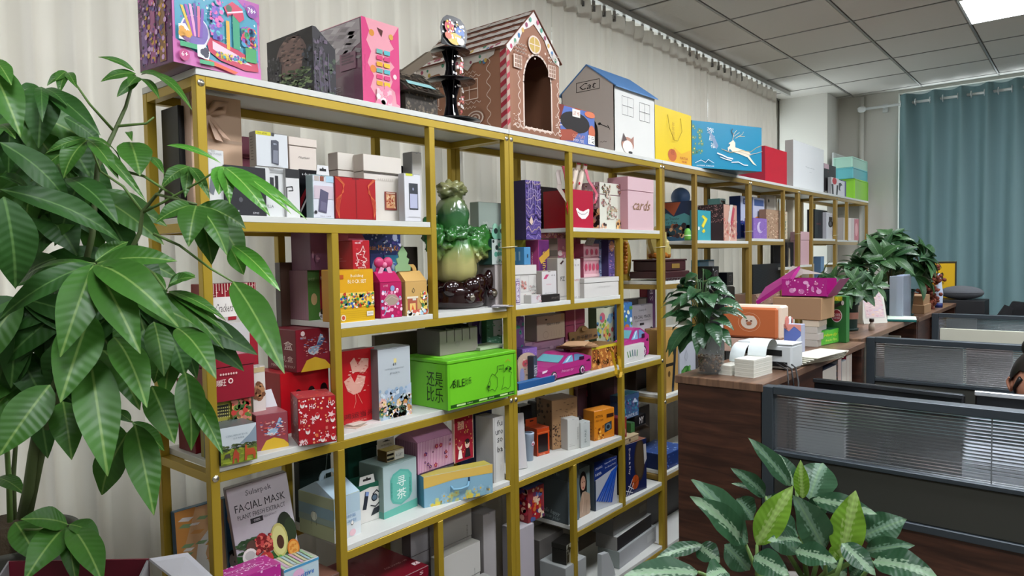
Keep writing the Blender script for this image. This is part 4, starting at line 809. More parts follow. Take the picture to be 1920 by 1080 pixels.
t=carton('frog_print_box','mint box with cartoon bear prints and frog-shaped topper',g3,'#c0ccc8','#284a44',art=[('s',14,.1,.1,.9,.9,.011,['#1c2a2a','#5aa08c'],'o'),('t','dry',.6,.85,.3,.1,'#1c2a2a'),('t','SPUN',.5,.1,.5,.1,'#1c2a2a')])
x,y,z,a,w,d,h=g3
q=MB(); q.prism(ell(0,h+.02,w*.45,.028,16),d/2-.004,d/2-.001,mat('#7ab8a0',.5),'x')
for s in (-1,1): q.prism(ell(s*w*.22,h+.045,w*.16,.014,12),d/2-.004,d/2-.0005,mat('#9cd0b8',.5),'x'); q.prism(ell(s*w*.2,h+.03,w*.12,.011,12),d/2-.001,d/2,mat('#1c2a2a',.5),'x')
q.build('frog_topper',t)
for i in range(3):
    b=MB(); b.box(-.01,.05,-.05,.05,.0005+.002*i,.002+.002*i,mat(['#d8d4d0','#4a4854','#c8c4c8'][i],.5),M=Matrix.Rotation(.3*i,4,'Z')); p_=(-0.03, 1.9914, 1.4349)
    o=b.build('name_card',None,(p_[0],p_[1],1.431)); tag(o,['white card lying lowest at the right end of jade cabbage shelf','dark card lying between two pale cards near jade cabbage','pale card lying on top of the dark card near jade cabbage'][i],'card')

# === unit A, b4 left ===
g=(-0.13, 0.9023, 1.095, 0.0, 0.1612, 0.06, 0.4656)
t=carton('christmas_cracker_box','tall red Christmas crackers box with big clear window',g,'#98182a','#7a0f1e',kind='plain',rough=.35,
 art=[('r',0,0,.84,.8,'#b9b3ad'),('r',0,.8,.62,.92,'#e6e2dc'),('t','Christmas Crackers',.2,.855,.7,.05,'#4a3c3a',0,.3),('r',.84,0,1,.3,'#dcd8d4'),('e',.92,.1,.06,.04,'#4a7a50'),('l',[(.88,.2),(.95,.24)],.01,'#2a4a30'),('r',.45,.78,.6,.8,'#a01828'),('s',30,.0,.92,1,1,.004,['#e8a0a8','#f0e0d0'],'w'),('e',.92,.84,.03,.02,'#f0e8e0')]+[('l',[(.05*i,1),(.05*i,.96-.02*(i%3))],.004,'#f0d8c8') for i in range(20)]+[('s',34,.05,.1,.84,.18,.014,['#6a2a2c','#c8c0b8','#3a4a34','#e8e0d8'],'f')])
q=MB(); x,y,z,a,w,d,h=g; q.box(d/2+.001,d/2+.003,-w*.46,w*.32,h*.16,h*.76,mat('#f0f0f0',.08,alpha=.3)); q.build('clear_window',t)
g=(-0.075, 0.8825, 1.095, 0.0, 0.1165, 0.05, 0.1528)
carton('fruit_gift_box','low box, yellow chequered left half and orchard print right half',g,'#a8a040','#8a843a',kind='plain',art=[('r',.0,0,.52,1,'#a8a23e'),('r',.08,.7,.48,.92,'#26261c')]+[('r',.08+.04*i,.7+.055*j,.1+.04*i,.725+.055*j,'#c8c070') for i in range(10) for j in range(4)]+[('t','GARDEN GIFT',.26,.62,.36,.06,'#5a5624'),('r',.52,0,1,1,'#8a5a3c'),('s',90,.54,.3,.98,.98,.008,['#c03a34','#5a7a34','#d8a060','#3a5a2c','#c87868'],'o')])
g=(-0.05, 0.8757, 1.2478, 0.0, 0.1294, 0.075, 0.1228)
carton('gift_box','crimson box with white Chinese lettering, stacked on the chequered box',g,'#8c1228','#6e0c1e','#a05a68',kind='lid',rough=.4,art=[('t','盒雕',.14,.42,.24,.14,'#e6d0c8'),('t','旺',.3,.42,.1,.14,'#e6d0c8'),('e',.45,.44,.055,.06,'#e6d0c8'),('e',.45,.44,.03,.035,'#8c1228')]+[('e',.24+.055*i,.6,.02,.025,'#d8b8b0') for i in range(7)])
g=(-0.09, 1.0189, 1.095, 0.0, 0.0404, 0.03, 0.23)
carton('snack_box','narrow white box with brown snack picture beside crimson box',g,'#cfc8c0','#a8a29a',art=[('e',.5,.68,.4,.12,'#8a5c40'),('s',16,.2,.6,.8,.78,.008,['#6a4028','#a87850'],'o'),('r',.05,.92,.95,.98,'#b8a478')])
g=(0.0083, 0.8693, 1.095, -0.0914, 0.096, 0.11, 0.0979)
carton('scenery_memory_box','small box printed with mountain meadow and red alpacas',g,'#c4ccd0','#343c3c','#5d6668',kind='plain',rough=.3,
 art=[('r',0,.45,1,1,'#cdd6da'),('p',[(.5,.5),(.8,.72),(1,.95),(1,.5)],'#8a9aa8'),('r',0,0,1,.42,'#8a9a2c'),('s',100,.0,.36,1,.52,.006,['#3d4a2c','#5a6a3a','#2c3822'],'w'),('s',60,0,0,1,.4,.008,['#a8b43c','#6d7c28','#7a8a30'],'w'),('t','SCENIC MEMORY BOOK',.45,.76,.6,.05,'#7a8c98'),('t','山水有相逢',.5,.68,.3,.045,'#7a8c98'),
  ('p',[(.3,.02),(.34,.3),(.4,.4),(.46,.3),(.5,.26),(.48,.02),(.44,.02),(.43,.14),(.36,.14),(.35,.02)],'#b0452c'),('p',[(.64,.04),(.66,.42),(.7,.48),(.72,.34),(.9,.34),(.96,.2),(.94,.04),(.9,.04),(.88,.16),(.72,.16),(.7,.04)],'#b8502c'),('p',[(.06,.12),(.12,.3),(.24,.3),(.26,.12),(.22,.2),(.1,.2)],'#4a4438')])
def hop(scale=1): return [('p',[(.12,.0),(.3,.26),(.55,.32),(.85,.22),(1,.08),(1,0)],'#d8b02c'),('e',.5,.48,.16,.1,'#c8d8e0'),('p',[(.36,.5),(.5,.4),(.68,.52),(.8,.82),(.72,.86),(.6,.6),(.5,.56)],'#9ab8d0'),('p',[(.6,.6),(.78,.78),(.86,.74),(.7,.54)],'#3c5c90'),('s',60,.15,.36,.9,.8,.005,['#e8a8a0','#f0e0d8','#e86050','#6a8cc0'],'w')]
g=(-0.0461, 1.0002, 1.095, -0.2278, 0.0892, 0.09, 0.1002)
t=carton('party_gift_box','dusty red box with rocket confetti print and a raised white flap',g,'#93404a','#7a3640','#a05a60',kind='plain',rough=.4,art=hop())
x,y,z,a,w,d,h=g
q=MB(); q.prism([(-w/2,0),(w/2,0),(w/2-.012,.052),(-w/2+.004,.046)],-.001,.001,mat('#cfcdd0',.5),'x',M=Matrix.Translation((-d/2+.002,0,h))@Matrix.Rotation(-.25,4,'Y')); q.build('open_flap',t)
g=(0.0014, 1.102, 1.095, -0.4015, 0.1069, 0.12, 0.1353)
rs=random.Random(4)
ops=[('s',60,.02,.02,.98,.98,.003,['#f0e0e0','#e8a070'],'o'),('s',8,.05,.05,.95,.95,.011,['#e8c0c0'],'*')]
for (x_,y_) in ((.12,.86),(.5,.6),(.24,.3),(.9,.5),(.62,.1),(.9,.12)): ops+=[('e',x_,y_,.06,.07,'#e8dcd8'),('e',x_,y_+.03,.05,.035,'#c01824'),('e',x_,y_-.01,.022,.018,'#d8a090')]
for (x_,y_) in ((.38,.82),(.88,.86),(.14,.52)): ops+=[('t','HO',x_,y_,.17,.1,'#f4ece8')]
ops+=[('t','ho',.14,.08,.18,.12,'#f4ece8',0,.3),('r',.44,.16,.5,.23,'#d87040'),('r',.8,.9,.86,.97,'#d87040'),('r',.7,.3,.76,.37,'#c86a60')]
carton('santa_gift_box','red cube box printed HO HO with Santa faces and stars',g,'#a8101e','#7a0a14','#b03a40',kind='plain',rough=.35,art=ops,sart=[('s',26,.05,.05,.95,.95,.006,['#d8b0a8','#e06040'],'*')],tart=[('s',20,.05,.05,.95,.95,.006,['#d8b0a8','#e06040'],'*')])
g=(-0.15, 1.1421, 1.095, 0.0, 0.1733, 0.14, 0.1865)
carton('gift_box','bright red long box with black cutout dots behind the HO HO box',g,'#b8101c','#96101a','#b42a34',kind='plain',rough=.3,art=[('e',.35,.6,.075,.1,'#120608',16),('e',.62,.62,.075,.1,'#120608',16),('e',.88,.64,.075,.1,'#120608',16),('r',.28,.3,.43,.6,'#120608'),('r',.55,.3,.7,.62,'#120608'),('r',.81,.3,.96,.64,'#120608')])
g=(-0.12, 1.1802, 1.2815, 0.0, 0.1204, 0.16, 0.1296)
carton('party_gift_box','maroon box with rocket print above yellow hill, stacked on bright red box',g,'#861c2c','#6a1422','#7c2230',kind='plain',rough=.35,art=hop()+[('e',.2,.9,.06,.06,'#e8d0d0'),('t','YIXI',.2,.8,.16,.05,'#e8d0d0')],sart=[('t','盒',.75,.62,.3,.2,'#e8d0c8'),('t','小礼盒',.6,.3,.6,.14,'#e0c0b8'),('t','MADE FOR YOU',.55,.12,.8,.06,'#d8b0a8')])
g=(-0.2, 0.8938, 1.095, 0.0, 0.0331, 0.05, 0.25)
carton('gift_box','dark red box seen through the left shelf end below the tree',(-.16,.885,1.095,0,.04,.1,.2),'#7a1424','#6a0f1e')
# b4 mid
g=(-0.085, 1.3112, 1.095, 0.0, 0.1372, 0.05, 0.2374)
carton('new_year_gift_box','bright red book-shaped box with pale maple leaves',g,'#b4141c','#8a0e16',kind='book',rough=.35,
 art=[('p',[(.1,.6),(.3,.66),(.4,.56),(.5,.66),(.72,.62),(.66,.5),(.56,.42),(.36,.4),(.2,.46)],'#d8a090'),('p',[(.28,.84),(.4,.9),(.5,.8),(.62,.88),(.82,.86),(.8,.74),(.7,.68),(.5,.7),(.34,.7)],'#d8a494'),('l',[(.4,.46),(.42,.3),(.36,.22)],.006,'#d8907c'),('l',[(.44,.44),(.6,.26)],.006,'#d8907c'),('s',40,.15,.42,.8,.88,.006,['#c87868','#e8c0b0'],'w'),('t','鸿运当头',.5,.12,.86,.08,'#5a1014'),('t','HONG YUN',.5,.04,.4,.02,'#e0a090')])
g=(-0.05, 1.4329, 1.095, 0.0, 0.1396, 0.085, 0.2339)
carton('tea_gift_box','tall silver grey box with painted flowers around the bottom',g,'#b4bcc0','#6e6a6c','#9aa0a2',kind='tuck',rough=.35,
 art=[('r',.48,.78,.56,.84,'#d8c880'),('t','春 茶',.5,.76,.1,.04,'#3a3a3a'),('t','HAPPINESS EVERY DAY',.5,.7,.6,.02,'#7a8488'),('t','好运常在',.5,.64,.3,.025,'#7a8488'),('p',[(0,.3),(.3,.44),(.6,.36),(1,.46),(1,0),(0,0)],'#aebccc'),('s',120,.0,.0,1,.3,.012,['#c88a5c','#e8c8a8','#5a7a5c','#8aa0b0','#d8a8a0','#e8e4e0','#3f5a48'],'f'),('l',ell(.55,.26,.32,.12,16)+[(.87,.26)],.008,'#d8d0d4'),('s',30,0,.25,1,.42,.008,['#8ca4bc','#c8d4dc'],'o')])
def flat(name,label,cat,loc,sx,sy,sz,c,rz=0,rough=.5,group=None,child=None):
    b=MB(); b.box(-sx/2,sx/2,-sy/2,sy/2,0,sz,mat(c,rough),bev=min(.001,sz/3)); 
    o=b.build(name,None,loc,rz); tag(o,label,cat,group); return o
for i,(xx,yy,c_,r_) in enumerate([(790,810,'#c8b0a0',.3),(800,800,'#a89888',.6),(820,806,'#d0c4b8',.1),(880,790,'#d8d0cc',.9)]):
    p_=(-0.0788, 1.3391, 1.095); q_=(-0.0735, 1.4012, 1.095)
    pp=q_ if i==3 else (p_[0]-.01*i,p_[1]+.008*i,p_[2])
    t=empty('envelope',['bottom pale envelope on the shelf before the red leaf box','second envelope in the small pile before red leaf box','third cream envelope in the small pile before red leaf box','open white envelope lying askew right of the small envelope pile'][i],'envelope',(pp[0],pp[1],pp[2]+.0025*i*(i<3)),r_)
    b=MB(); b.box(-.045,.045,-.03,.03,0,.0018,mat(c_,.6)); b.build('pocket',t)
    b=MB(); b.prism([(-.043,-.028),(-.043,.028),(.0,.004),(.0,-.004)],.0019,.0024,mat(c_,.5),'z'); b.build('flap',t)
# green crate
g=(0.0305, 1.6673, 1.095, -0.023, 0.3589, 0.25, 0.1718)
x,y,z,a,w,d,h=g
t=crate('folding_crate','large lime green folding crate with bear drawings, on the middle shelf',(x,y,z,a,w,d,h),'#6bc024','#62b41e')
A_=Art(); A_.draw([('r',.02,.03,.98,.1,'#1d4a10')]+[('r',.12+.31*i,.045,.24+.31*i,.085,'#b8dc90') for i in range(3)]+[('t','还是比乐',.3+.31*i,.065,.08,.03,'#c8e8a8') for i in range(3)]+[('t','BILE',.15,.56,.16,.17,'#123008'),('t','比乐',.28,.57,.09,.16,'#123008'),('l',[(.03,.5),(.1,.66)],.02,'#123008'),
 ('l',[(.56,.22),(.6,.4),(.58,.5),(.62,.62),(.66,.58),(.7,.64),(.7,.78),(.8,.78),(.8,.6),(.84,.66),(.86,.74),(.9,.7),(.88,.6),(.92,.56)],.012,'#1c4010'),('l',[(.58,.46),(.54,.34),(.56,.24),(.62,.26),(.66,.2),(.7,.3),(.7,.5),(.66,.58)],.012,'#1c4010'),('l',[(.8,.5),(.78,.3),(.76,.2),(.82,.24),(.86,.18),(.9,.24),(.9,.46),(.92,.56)],.012,'#1c4010'),('e',.84,.68,.02,.03,'#1c4010'),('e',.9,.66,.02,.04,'#1c4010'),('t','BILE',.75,.7,.06,.04,'#1c4010'),('l',[(.82,.84),(.86,.9),(.9,.84)],.01,'#c84030'),('e',.56,.34,.016,.03,'#1c4010')],lambda u,v,o:(d/2-.0025+o,u-w/2+.0,v+.002),w,h-.016); A_.build('front_print',t,.4)
A_=Art(); A_.draw([('t','还是',.5,.66,.8,.34,'#16380a'),('t','比乐',.5,.3,.8,.34,'#16380a')],lambda u,v,o:(u*.42+d*.02,-w/2+.0025-o,v+.004),d,h-.02); A_.build('side_print',t,.4)
b=MB(); b.box(-d/2+.03,d/2-.05,-w/2+.03,w/2-.16,h+.0003,h+.002,mat('#78cc30',.4)); b.build('lid_panel',t)
g=(-0.07, 1.7305, 1.2668, 0.0, 0.2008, 0.12, 0.092)
t=carton('pen_holder_box','grey taupe slotted organiser box standing on the green crate',(g[0],g[1],g[2]+.002,g[3],g[4],g[5],g[6]),'#857d76','#5c554f','#6b645e',kind='tuck',art=[('r',.17+.2*i,.5,.185+.2*i,1,'#1d1a18') for i in range(4)]+[('e',.45,.4,.06,.12,'#7d766f')])
w,d,h=g[4:7]
b=MB()
for i in range(4): b.box(-d/2+.01,d/2-.003,(-.33+.2*i)*w-.001,(-.33+.2*i)*w+.001,h,h+.012,mat('#2a2624',.6))
b.build('divider_fins',t)
g=(-0.05, 1.9217, 1.2668, 0.0, 0.1442, 0.09, 0.012)
carton('card_tray','shallow pale green card tray on the right end of the green crate',(g[0],g[1],g[2]+.001,g[3],g[4],g[5],g[6]),'#a9b29a','#8d967f','#9fb08c',kind='plain',cat='tray')
g=(-0.27, 2.1149, 1.095, 0.0, 0.1891, 0.035, 0.3)
carton('fairy_print_box','deep purple box with white fairy shape behind the green crate',g,'#4a2f70','#35204f',art=[('e',.35,.75,.14,.16,'#a8a0c8'),('p',[(.2,.5),(.4,.9),(.5,.5)],'#8a84b8'),('t','MAGIC',.7,.9,.4,.06,'#b8a8d8'),('s',40,.05,.05,.95,.95,.006,['#9a80c8','#6a50a0','#d8c8e8'],'*')],rough=.35)
g=(-0.235, 2.1655, 1.095, 0.0, 0.1012, 0.03, 0.27)
carton('plant_print_box','green and white box behind the right end of the green crate',g,'#5a9070','#3a6a50',art=[('r',.4,.7,1,.95,'#d8dcd8'),('s',50,.0,.2,1,.9,.01,['#3a6a48','#7ab890','#b8d8c8'],'w')])
g=(-0.28, 1.6093, 1.095, 0.0, 0.229, 0.02, 0.2477)
carton('shipping_box','wide brown cardboard box at the back behind silver tea box',g,'#6d5c50','#5a4a40',kind='plain')

# === unit A, b5 ===
def gable_art(): return [('e',.2,.28,.05,.05,'#4a4a4a'),('e',.2,.3,.04,.04,'#f0ece4'),('e',.66,.32,.055,.055,'#4a4a4a'),('e',.66,.33,.045,.045,'#f0ece4'),('t','今日好运',.5,.5,.6,.08,'#6a90b8'),('t','点心时刻',.5,.38,.6,.07,'#6a90b8'),('e',.3,.12,.12,.08,'#e0b8c0'),('e',.66,.1,.12,.08,'#e0b8c0')]
g=(-0.0445, 1.2441, 0.755, 0.0632, 0.1057, 0.17, 0.2)
carton('treat_box','sky blue and cream gradient gable carry box behind the shelf post',g,'#a9c0cc','#a4aa84',kind='gable',rough=.4,art=[('r',0,.0,1,.3,'#d4dadc'),('r',0,.3,1,.55,'#bccdd8')]+gable_art(),sart=[('r',0,.75,1,1,'#98a080'),('r',0,.5,1,.75,'#7d98a0'),('r',0,.35,1,.5,'#8c9c90'),('e',.45,.5,.09,.11,'#d8dcc8'),('l',[(.38,.3),(.4,.6),(.5,.6),(.52,.3)],.01,'#4a4a40')])
g=(-0.1057, 1.3667, 0.755, -0.0431, 0.1047, 0.09, 0.1272)
t=carton('smart_watch_box','white box with green top showing phone and smart watches',(g[0],g[1],g[2],g[3],g[4],g[5],g[6]),'#d6d4ce','#b4b2aa','#2a6450',kind='tuck',rough=.3,
 art=[('p',[(0,1),(1,1),(1,.86),(.6,.9),(0,.82)],'#1f5c48'),('p',[(.3,.36),(.44,.34),(.56,.78),(.42,.82)],'#2a2e38'),('p',[(.42,.7),(.53,.68),(.56,.78),(.44,.81)],'#7a90c0'),('e',.76,.6,.12,.1,'#20242c',18),('e',.76,.6,.085,.07,'#5a6c7c',16),('l',[(.7,.7),(.84,.78),(.95,.7),(.92,.56)],.03,'#2a2e34'),('p',[(.6,.14),(.9,.18),(.98,.36),(.72,.32)],'#26292f'),('l',[(.6,.42),(.78,.36),(.94,.44)],.03,'#26292f')])
tabs(t,g,'#d8d8d2')
g=(-0.0784, 1.4652, 0.755, 0.0452, 0.1558, 0.12, 0.1758)
carton('tea_gift_box','pale teal box with Chinese plaque emblem under small gold box',g,'#a8bcbc','#7e948e','#9ab4b0',kind='tuck',rough=.4,
 art=[('p',[(0,0),(1,0),(1,.17),(0,.13)],'#5fae9c'),('p',[(.26,.24),(.5,.16),(.76,.24),(.84,.34),(.84,.7),(.74,.8),(.5,.86),(.28,.8),(.2,.7),(.2,.34)],'#58ac9c'),('p',[(.25,.66),(.28,.76),(.5,.82),(.72,.76),(.78,.66),(.78,.36),(.7,.27),(.5,.2),(.3,.27),(.25,.36)],'#66b8a6'),('t','寻',.52,.62,.26,.2,'#eaf0ea'),('t','茶',.52,.38,.28,.2,'#eaf0ea'),('t','甘\n甜\n清\n香',.77,.5,.045,.3,'#2f7468'),('t','自\n然\n好\n茶',.23,.5,.045,.3,'#2f7468')],sart=[('p',[(0,0),(1,0),(1,.13),(0,.13)],'#4f9284')])
g=(-0.1058, 1.5054, 0.9308, 0.0, 0.0781, 0.05, 0.0385)
t=carton('battery_box','small gold and black box with white hanging header on teal box',g,'#b0a684','#5c4620','#b09a4a',kind='plain',rough=.25,art=[('r',.02,.55,.4,.75,'#16140f'),('r',.02,.15,.4,.35,'#16140f'),('r',.45,.1,.98,.85,'#d8d8cc'),('t','AG8Y',.7,.45,.4,.3,'#8a8a84')])
x,y,z,a,w,d,h=g
b=MB(); b.prism([(-w/2,h),(w/2-.004,h),(w/2-.004,h+.03),(-w/2,h+.03)],-d/2+.001,-d/2+.0025,mat('#dcdad2',.5),'x'); b.build('header_card',t)
A_=Art(); A_.draw([('t','HUMONT-A',.5,.3,.6,.2,'#2a2a2a'),('r',.3,.66,.7,.74,'#3a3a3a'),('r',.4,.74,.6,.84,'#3a3a3a')],lambda u,v,o:(-d/2+.0025+o,u-w/2,h+v),w,.03); A_.build('header_print',t)
g=(-0.0494, 1.6191, 0.755, -0.3235, 0.2752, 0.06, 0.1082)
t=carton('suitcase_gift_box','pale blue and yellow suitcase-style box with a blue handle',g,'#86b0c4','#3f7890','#b4a84c',kind='book',rough=.4,
 art=[('p',[(0,.62),(.45,.74),(1,.7),(1,1),(0,1)],'#d8b458'),('s',20,.02,.02,.98,.3,.014,['#98bccc','#b8c890'],'f'),('s',7,.1,0,.9,.12,.014,['#d8c850'],'f')])
x,y,z,a,w,d,h=g
b=MB(); b.tube([(d/2,-w*.12,h*.52),(d/2+.012,-w*.1,h*.44),(d/2+.014,0,h*.42),(d/2+.012,w*.1,h*.46),(d/2,w*.14,h*.56)],.004,mat('#7aaac4',.4),8); b.build('handle',t)
b=MB(); b.box(d/2,d/2+.002,w*.13,w*.155,h*.5,h*.72,mat('#1f3c58',.4)); b.box(d/2,d/2+.002,-w*.13,-w*.115,h*.36,h*.56,mat('#7aaac4',.4)); b.build('handle_slots',t)
A_=Art(); A_.draw([('t','好\n运\n收\n纳\n盒',.4,.5,.2,.6,'#c8d8dc',0)],frS(d,w),d,h); A_.build('side_print',t)
g=(-0.0842, 1.6253, 0.8632, 0.0, 0.1815, 0.13, 0.165)
carton('treat_box','pink striped gable carry box dotted with strawberries, on suitcase box',(g[0],g[1],g[2],g[3],g[4],.12,g[6]),'#c48cac','#9c6c86',kind='gable',rough=.35,
 art=[('r',.02+.04*i,0,.032+.04*i,1,'#e4c4d4') for i in range(24)]+[('r',0,0,1,.05,'#3a2240'),('s',16,.06,.12,.96,.9,.008,['#5a2a6a','#a02858'],'f')],sart=[('r',.05+.08*i,0,.075+.08*i,1,'#b890a4') for i in range(12)]+[('r',0,0,1,.05,'#3a2240')])
g=(-0.075, 1.7975, 0.8632, 0.0, 0.103, 0.012, 0.2)
carton('wedding_card','red double happiness wedding card with cartoon couple, on suitcase box',g,'#a01c30','#d8b8a0',kind='plain',cat='card',art=[('r',.0,0,.03,1,'#e0c0a8'),('r',.97,0,1,1,'#e0c0a8'),('t','囍',.35,.68,.34,.16,'#e8c0a0'),('e',.28,.3,.12,.08,'#e8c8b8'),('e',.66,.3,.12,.08,'#e8c8b8'),('e',.28,.34,.12,.06,'#a03040'),('e',.66,.35,.12,.05,'#2a1a1c'),('p',[(.16,.06),(.4,.06),(.34,.22),(.22,.22)],'#f0e4dc'),('p',[(.52,.06),(.82,.06),(.76,.22),(.58,.22)],'#241c20'),('s',30,.05,.1,.95,.95,.004,['#e8b060'],'*')])
g=(-0.16, 1.9191, 0.755, 0.0, 0.1849, 0.02, 0.33)
carton('presentation_box','dark navy upright board box behind the wedding card',g,'#14204a','#0e1838',kind='book')
g=(-0.03, 1.9641, 0.755, 0.0, 0.0624, 0.09, 0.2516)
carton('coffee_table_book','thick white book with dark spine lettering beside the shelf post',g,'#c9c8c4','#b0aeaa',kind='book',cat='book',art=[('t','fu',.6,.9,.5,.09,'#2a3034'),('t','uro',.55,.76,.7,.07,'#2a3034'),('t','so',.6,.64,.5,.07,'#2a3034'),('t','ba',.6,.5,.5,.09,'#2a3034'),('r',.1,.0,.14,1,'#a8a6a2')])
g=(-0.26, 1.4462, 0.755, 0.0, 0.1454, 0.04, 0.26)
carton('gift_box','dark emerald green box at the back of the lower shelf',g,'#123c30','#0d2a22',kind='lid',art=[('r',.1,.3,.5,.9,'#1b5442')])
g=(-0.27, 1.274, 0.755, 0.0, 0.1266, 0.035, 0.27)
carton('gift_box','very dark green box leaning behind the gradient gable box',g,'#0d221e','#08140f',kind='lid',art=[('l',[(.7,.2),(.9,.9)],.01,'#98a8a8')])

# === unit A, b6 left ===
g=(-.13,.985,0.427+.257,0,.175,.03,.295)
t=carton('face_mask_box','large white facial mask box with avocado and fruit, leaning on lower shelf',g,'#c4bec4','#8a8288','#a49ea2',kind='tuck',rough=.35,
 art=[('t','Sularpek',.5,.9,.42,.07,'#5a565c'),('t','FACIAL MASK',.5,.78,.82,.075,'#3a383e'),('t','PLANT FRESH EXTRACT',.5,.69,.78,.045,'#5a585e'),('r',.3,.6,.5,.65,'#26242a'),('t','OPEN',.4,.625,.1,.025,'#d8d4d8'),('t','FRESH EXTRACT',.62,.635,.22,.02,'#7a787e'),
  ('p',[(0,0),(1,0),(1,.2),(.7,.3),(.4,.24),(0,.34)],'#2f5a2c'),('s',70,.0,.0,1,.3,.012,['#3f7a34','#27481f','#5a9a48'],'w'),('s',26,.02,.34,.35,.46,.016,['#3a5a34','#2a4a28'],'w'),('e',.83,.46,.13,.16,'#1f2a1a',18),('e',.9,.42,.1,.13,'#2b3a22',18),('e',.7,.36,.14,.17,'#c8c070',20),('e',.7,.36,.115,.145,'#d8d48c',20),('e',.71,.34,.06,.07,'#4a2818',16),('e',.26,.38,.1,.07,'#5c4034'),('e',.2,.3,.12,.08,'#efeae4'),('e',.2,.31,.08,.045,'#c8c4c0'),('e',.42,.4,.1,.09,'#9a2028'),('e',.5,.36,.09,.08,'#a82a2c'),('s',40,.32,.3,.58,.46,.007,['#c84848','#7a1018','#e07060'],'o'),('e',.44,.22,.12,.08,'#c03a34'),('e',.44,.24,.03,.03,'#f0c0a8'),('e',.9,.24,.1,.09,'#d87c28',18),('e',.9,.24,.08,.072,'#e8a850',18),('s',10,.84,.2,.96,.28,.006,['#d88830']),('s',16,.04,.02,.7,.16,.011,['#8ab870','#5a8a40','#6a2a20'],'o'),('e',.66,.18,.05,.04,'#6aa84c')])
t.rotation_euler=(.1,-.1,-.25); t.location.z+=.008; t.location.x+=.03
t=carton('picture_book_box','blue edged flat box with orange and white leaf pattern, lowest shelf left end',(-.235,.86,0.427+.257,0,.2,.025,.235),'#c8a070','#1f4a6a','#2a6080',kind='plain',art=[('p',[(0,.3),(.3,1),(0,1)],'#c88a3c'),('p',[(.2,.1),(.3,.55),(.55,.75),(.4,.4),(.5,.1)],'#d0cfc4'),('s',24,.0,.0,.6,.95,.02,['#d8d4cc','#c89048','#7a9a6a'],'w'),('r',.62,0,.7,1,'#d8b080'),('r',.7,0,1,1,'#2a6c9c'),('e',.85,.74,.1,.12,'#c89060'),('e',.86,.2,.12,.13,'#d8d8d4'),('s',22,.75,.08,.97,.32,.007,['#1a2a34'],'o'),('r',.7,.0,.72,1,'#88a8b8')])
t.rotation_euler=(0,-.06,0)
g=(-.012,.872,0.427+.257,0,.17,.085,.094)
carton('candy_gift_box','magenta glittery box with white lettering at the bottom left shelf',g,'#b02a88','#8a1c68','#b23088',kind='tuck',rough=.35,tart=[('s',50,.02,.02,.98,.98,.003,['#e8b0d8','#f8e0f0'],'o'),('t','Crystalline',.5,.5,.6,.16,'#f0d0e8',-.2),('l',ell(.5,.5,.34,.16,18)+[(.84,.5)],.012,'#e8b8d8')],art=[('s',30,.02,.02,.98,.98,.003,['#e8b0d8'],'o')])
g=(-.012,1.05,0.427+.257,0,.115,.085,.07)
carton('bubble_kit_box','pastel iridescent box with blue lettering next to magenta box',g,'#b4c8d0','#a8b4b8','#b8b8a8',kind='tuck',rough=.25,tart=[('p',[(.1*i,0),(.1*i+.06,0),(.1*i+.12,1),(.1*i+.04,1)],['#a8c8a0','#c8a8c0','#c8c8a0','#a0c0c8'][i%4]) for i in range(9)],art=[('r',0,.86,1,.96,'#4a90b8'),('t','Sensitive',.5,.5,.7,.24,'#3a78c0',.05,.3),('e',.4,.6,.16,.2,'#d8a8c8'),('t','Sensitive',.5,.5,.7,.24,'#2f68b8',.05,.3),('e',.15,.2,.12,.14,'#a8d0d8')])
g=(-.006,.872,0.427,0,.36,.27,.256)
carton('shipping_box','brown cardboard box carrying the magenta and pastel boxes, lowest shelf',g,'#6a4a3c','#5a3c30','#7a5444',kind='tuck')
# b7 / b6 right region
g=(-.015,1.262,0.427,0,.34,.27,.143)
carton('headphone_box','large maroon box with circle outlines and small white lettering on lowest board',g,'#6e0d20','#520916','#6a0e1e',kind='lid',rough=.35,tart=[('l',ell(.2,.3,.14,.14,24)+[(.34,.3)],.006,'#b87880'),('l',ell(.38,.42,.07,.075,18)+[(.45,.42)],.006,'#b87880'),('l',ell(.44,.28,.05,.05,16)+[(.49,.28)],.006,'#b87880'),('t','FOR SOUND • MI',.8,.34,.28,.04,'#d8a8a8',.0),('r',.9,.12,.98,.2,'#d8c0c0'),('t','Z',.94,.16,.04,.06,'#6a0e1e')],art=[('t','S',.9,.9,.05,.08,'#d8c0c0')])
g=(-0.2, 1.6846, 0.088, 0.0, 0.1474, 0.05, 0.58)
carton('storage_box','tall plain white box standing behind the maroon headphone box',g,'#b4b0b2','#6a6062',kind='lid')
g=(-0.14, 1.7693, 0.088, 0.0, 0.1815, 0.05, 0.6)
carton('storage_box','tall white box with small vertical lettering, behind leaning white folders',g,'#aeaaa2','#8a8680',kind='lid',art=[('t','MIDSUMMER',.7,.62,.04,.2,'#7d7a72',PI/2),('t','COTTON',.85,.7,.04,.24,'#7d7a72',PI/2)])
g=(-0.05, 1.6861, 0.088, 0.0, 0.2143, 0.045, 0.46)
carton('storage_box','white flat box with tiny dark lettering in front of the tall lettered box',g,'#b8b6b0','#8a8880',kind='lid',art=[('t','SOFT',.7,.7,.04,.08,'#6a6862'),('t','COTTON',.84,.74,.03,.12,'#6a6862')])
g=(-0.004, 1.6502, 0.088, 0.0, 0.252, 0.035, 0.34)
carton('storage_box','lowest white flat box with partial big d letter at frame bottom',g,'#b4b4b2','#8a8a86',kind='lid',art=[('t','d',.8,.84,.1,.14,'#2a2c34'),('t','z',.93,.92,.06,.08,'#2a2c34')])
g=(-0.06, 1.9382, 0.088, 0.0, 0.1124, 0.1, 0.62)
g=(-.05,2.018,0.08800000000000001,0,.045,.17,.60)
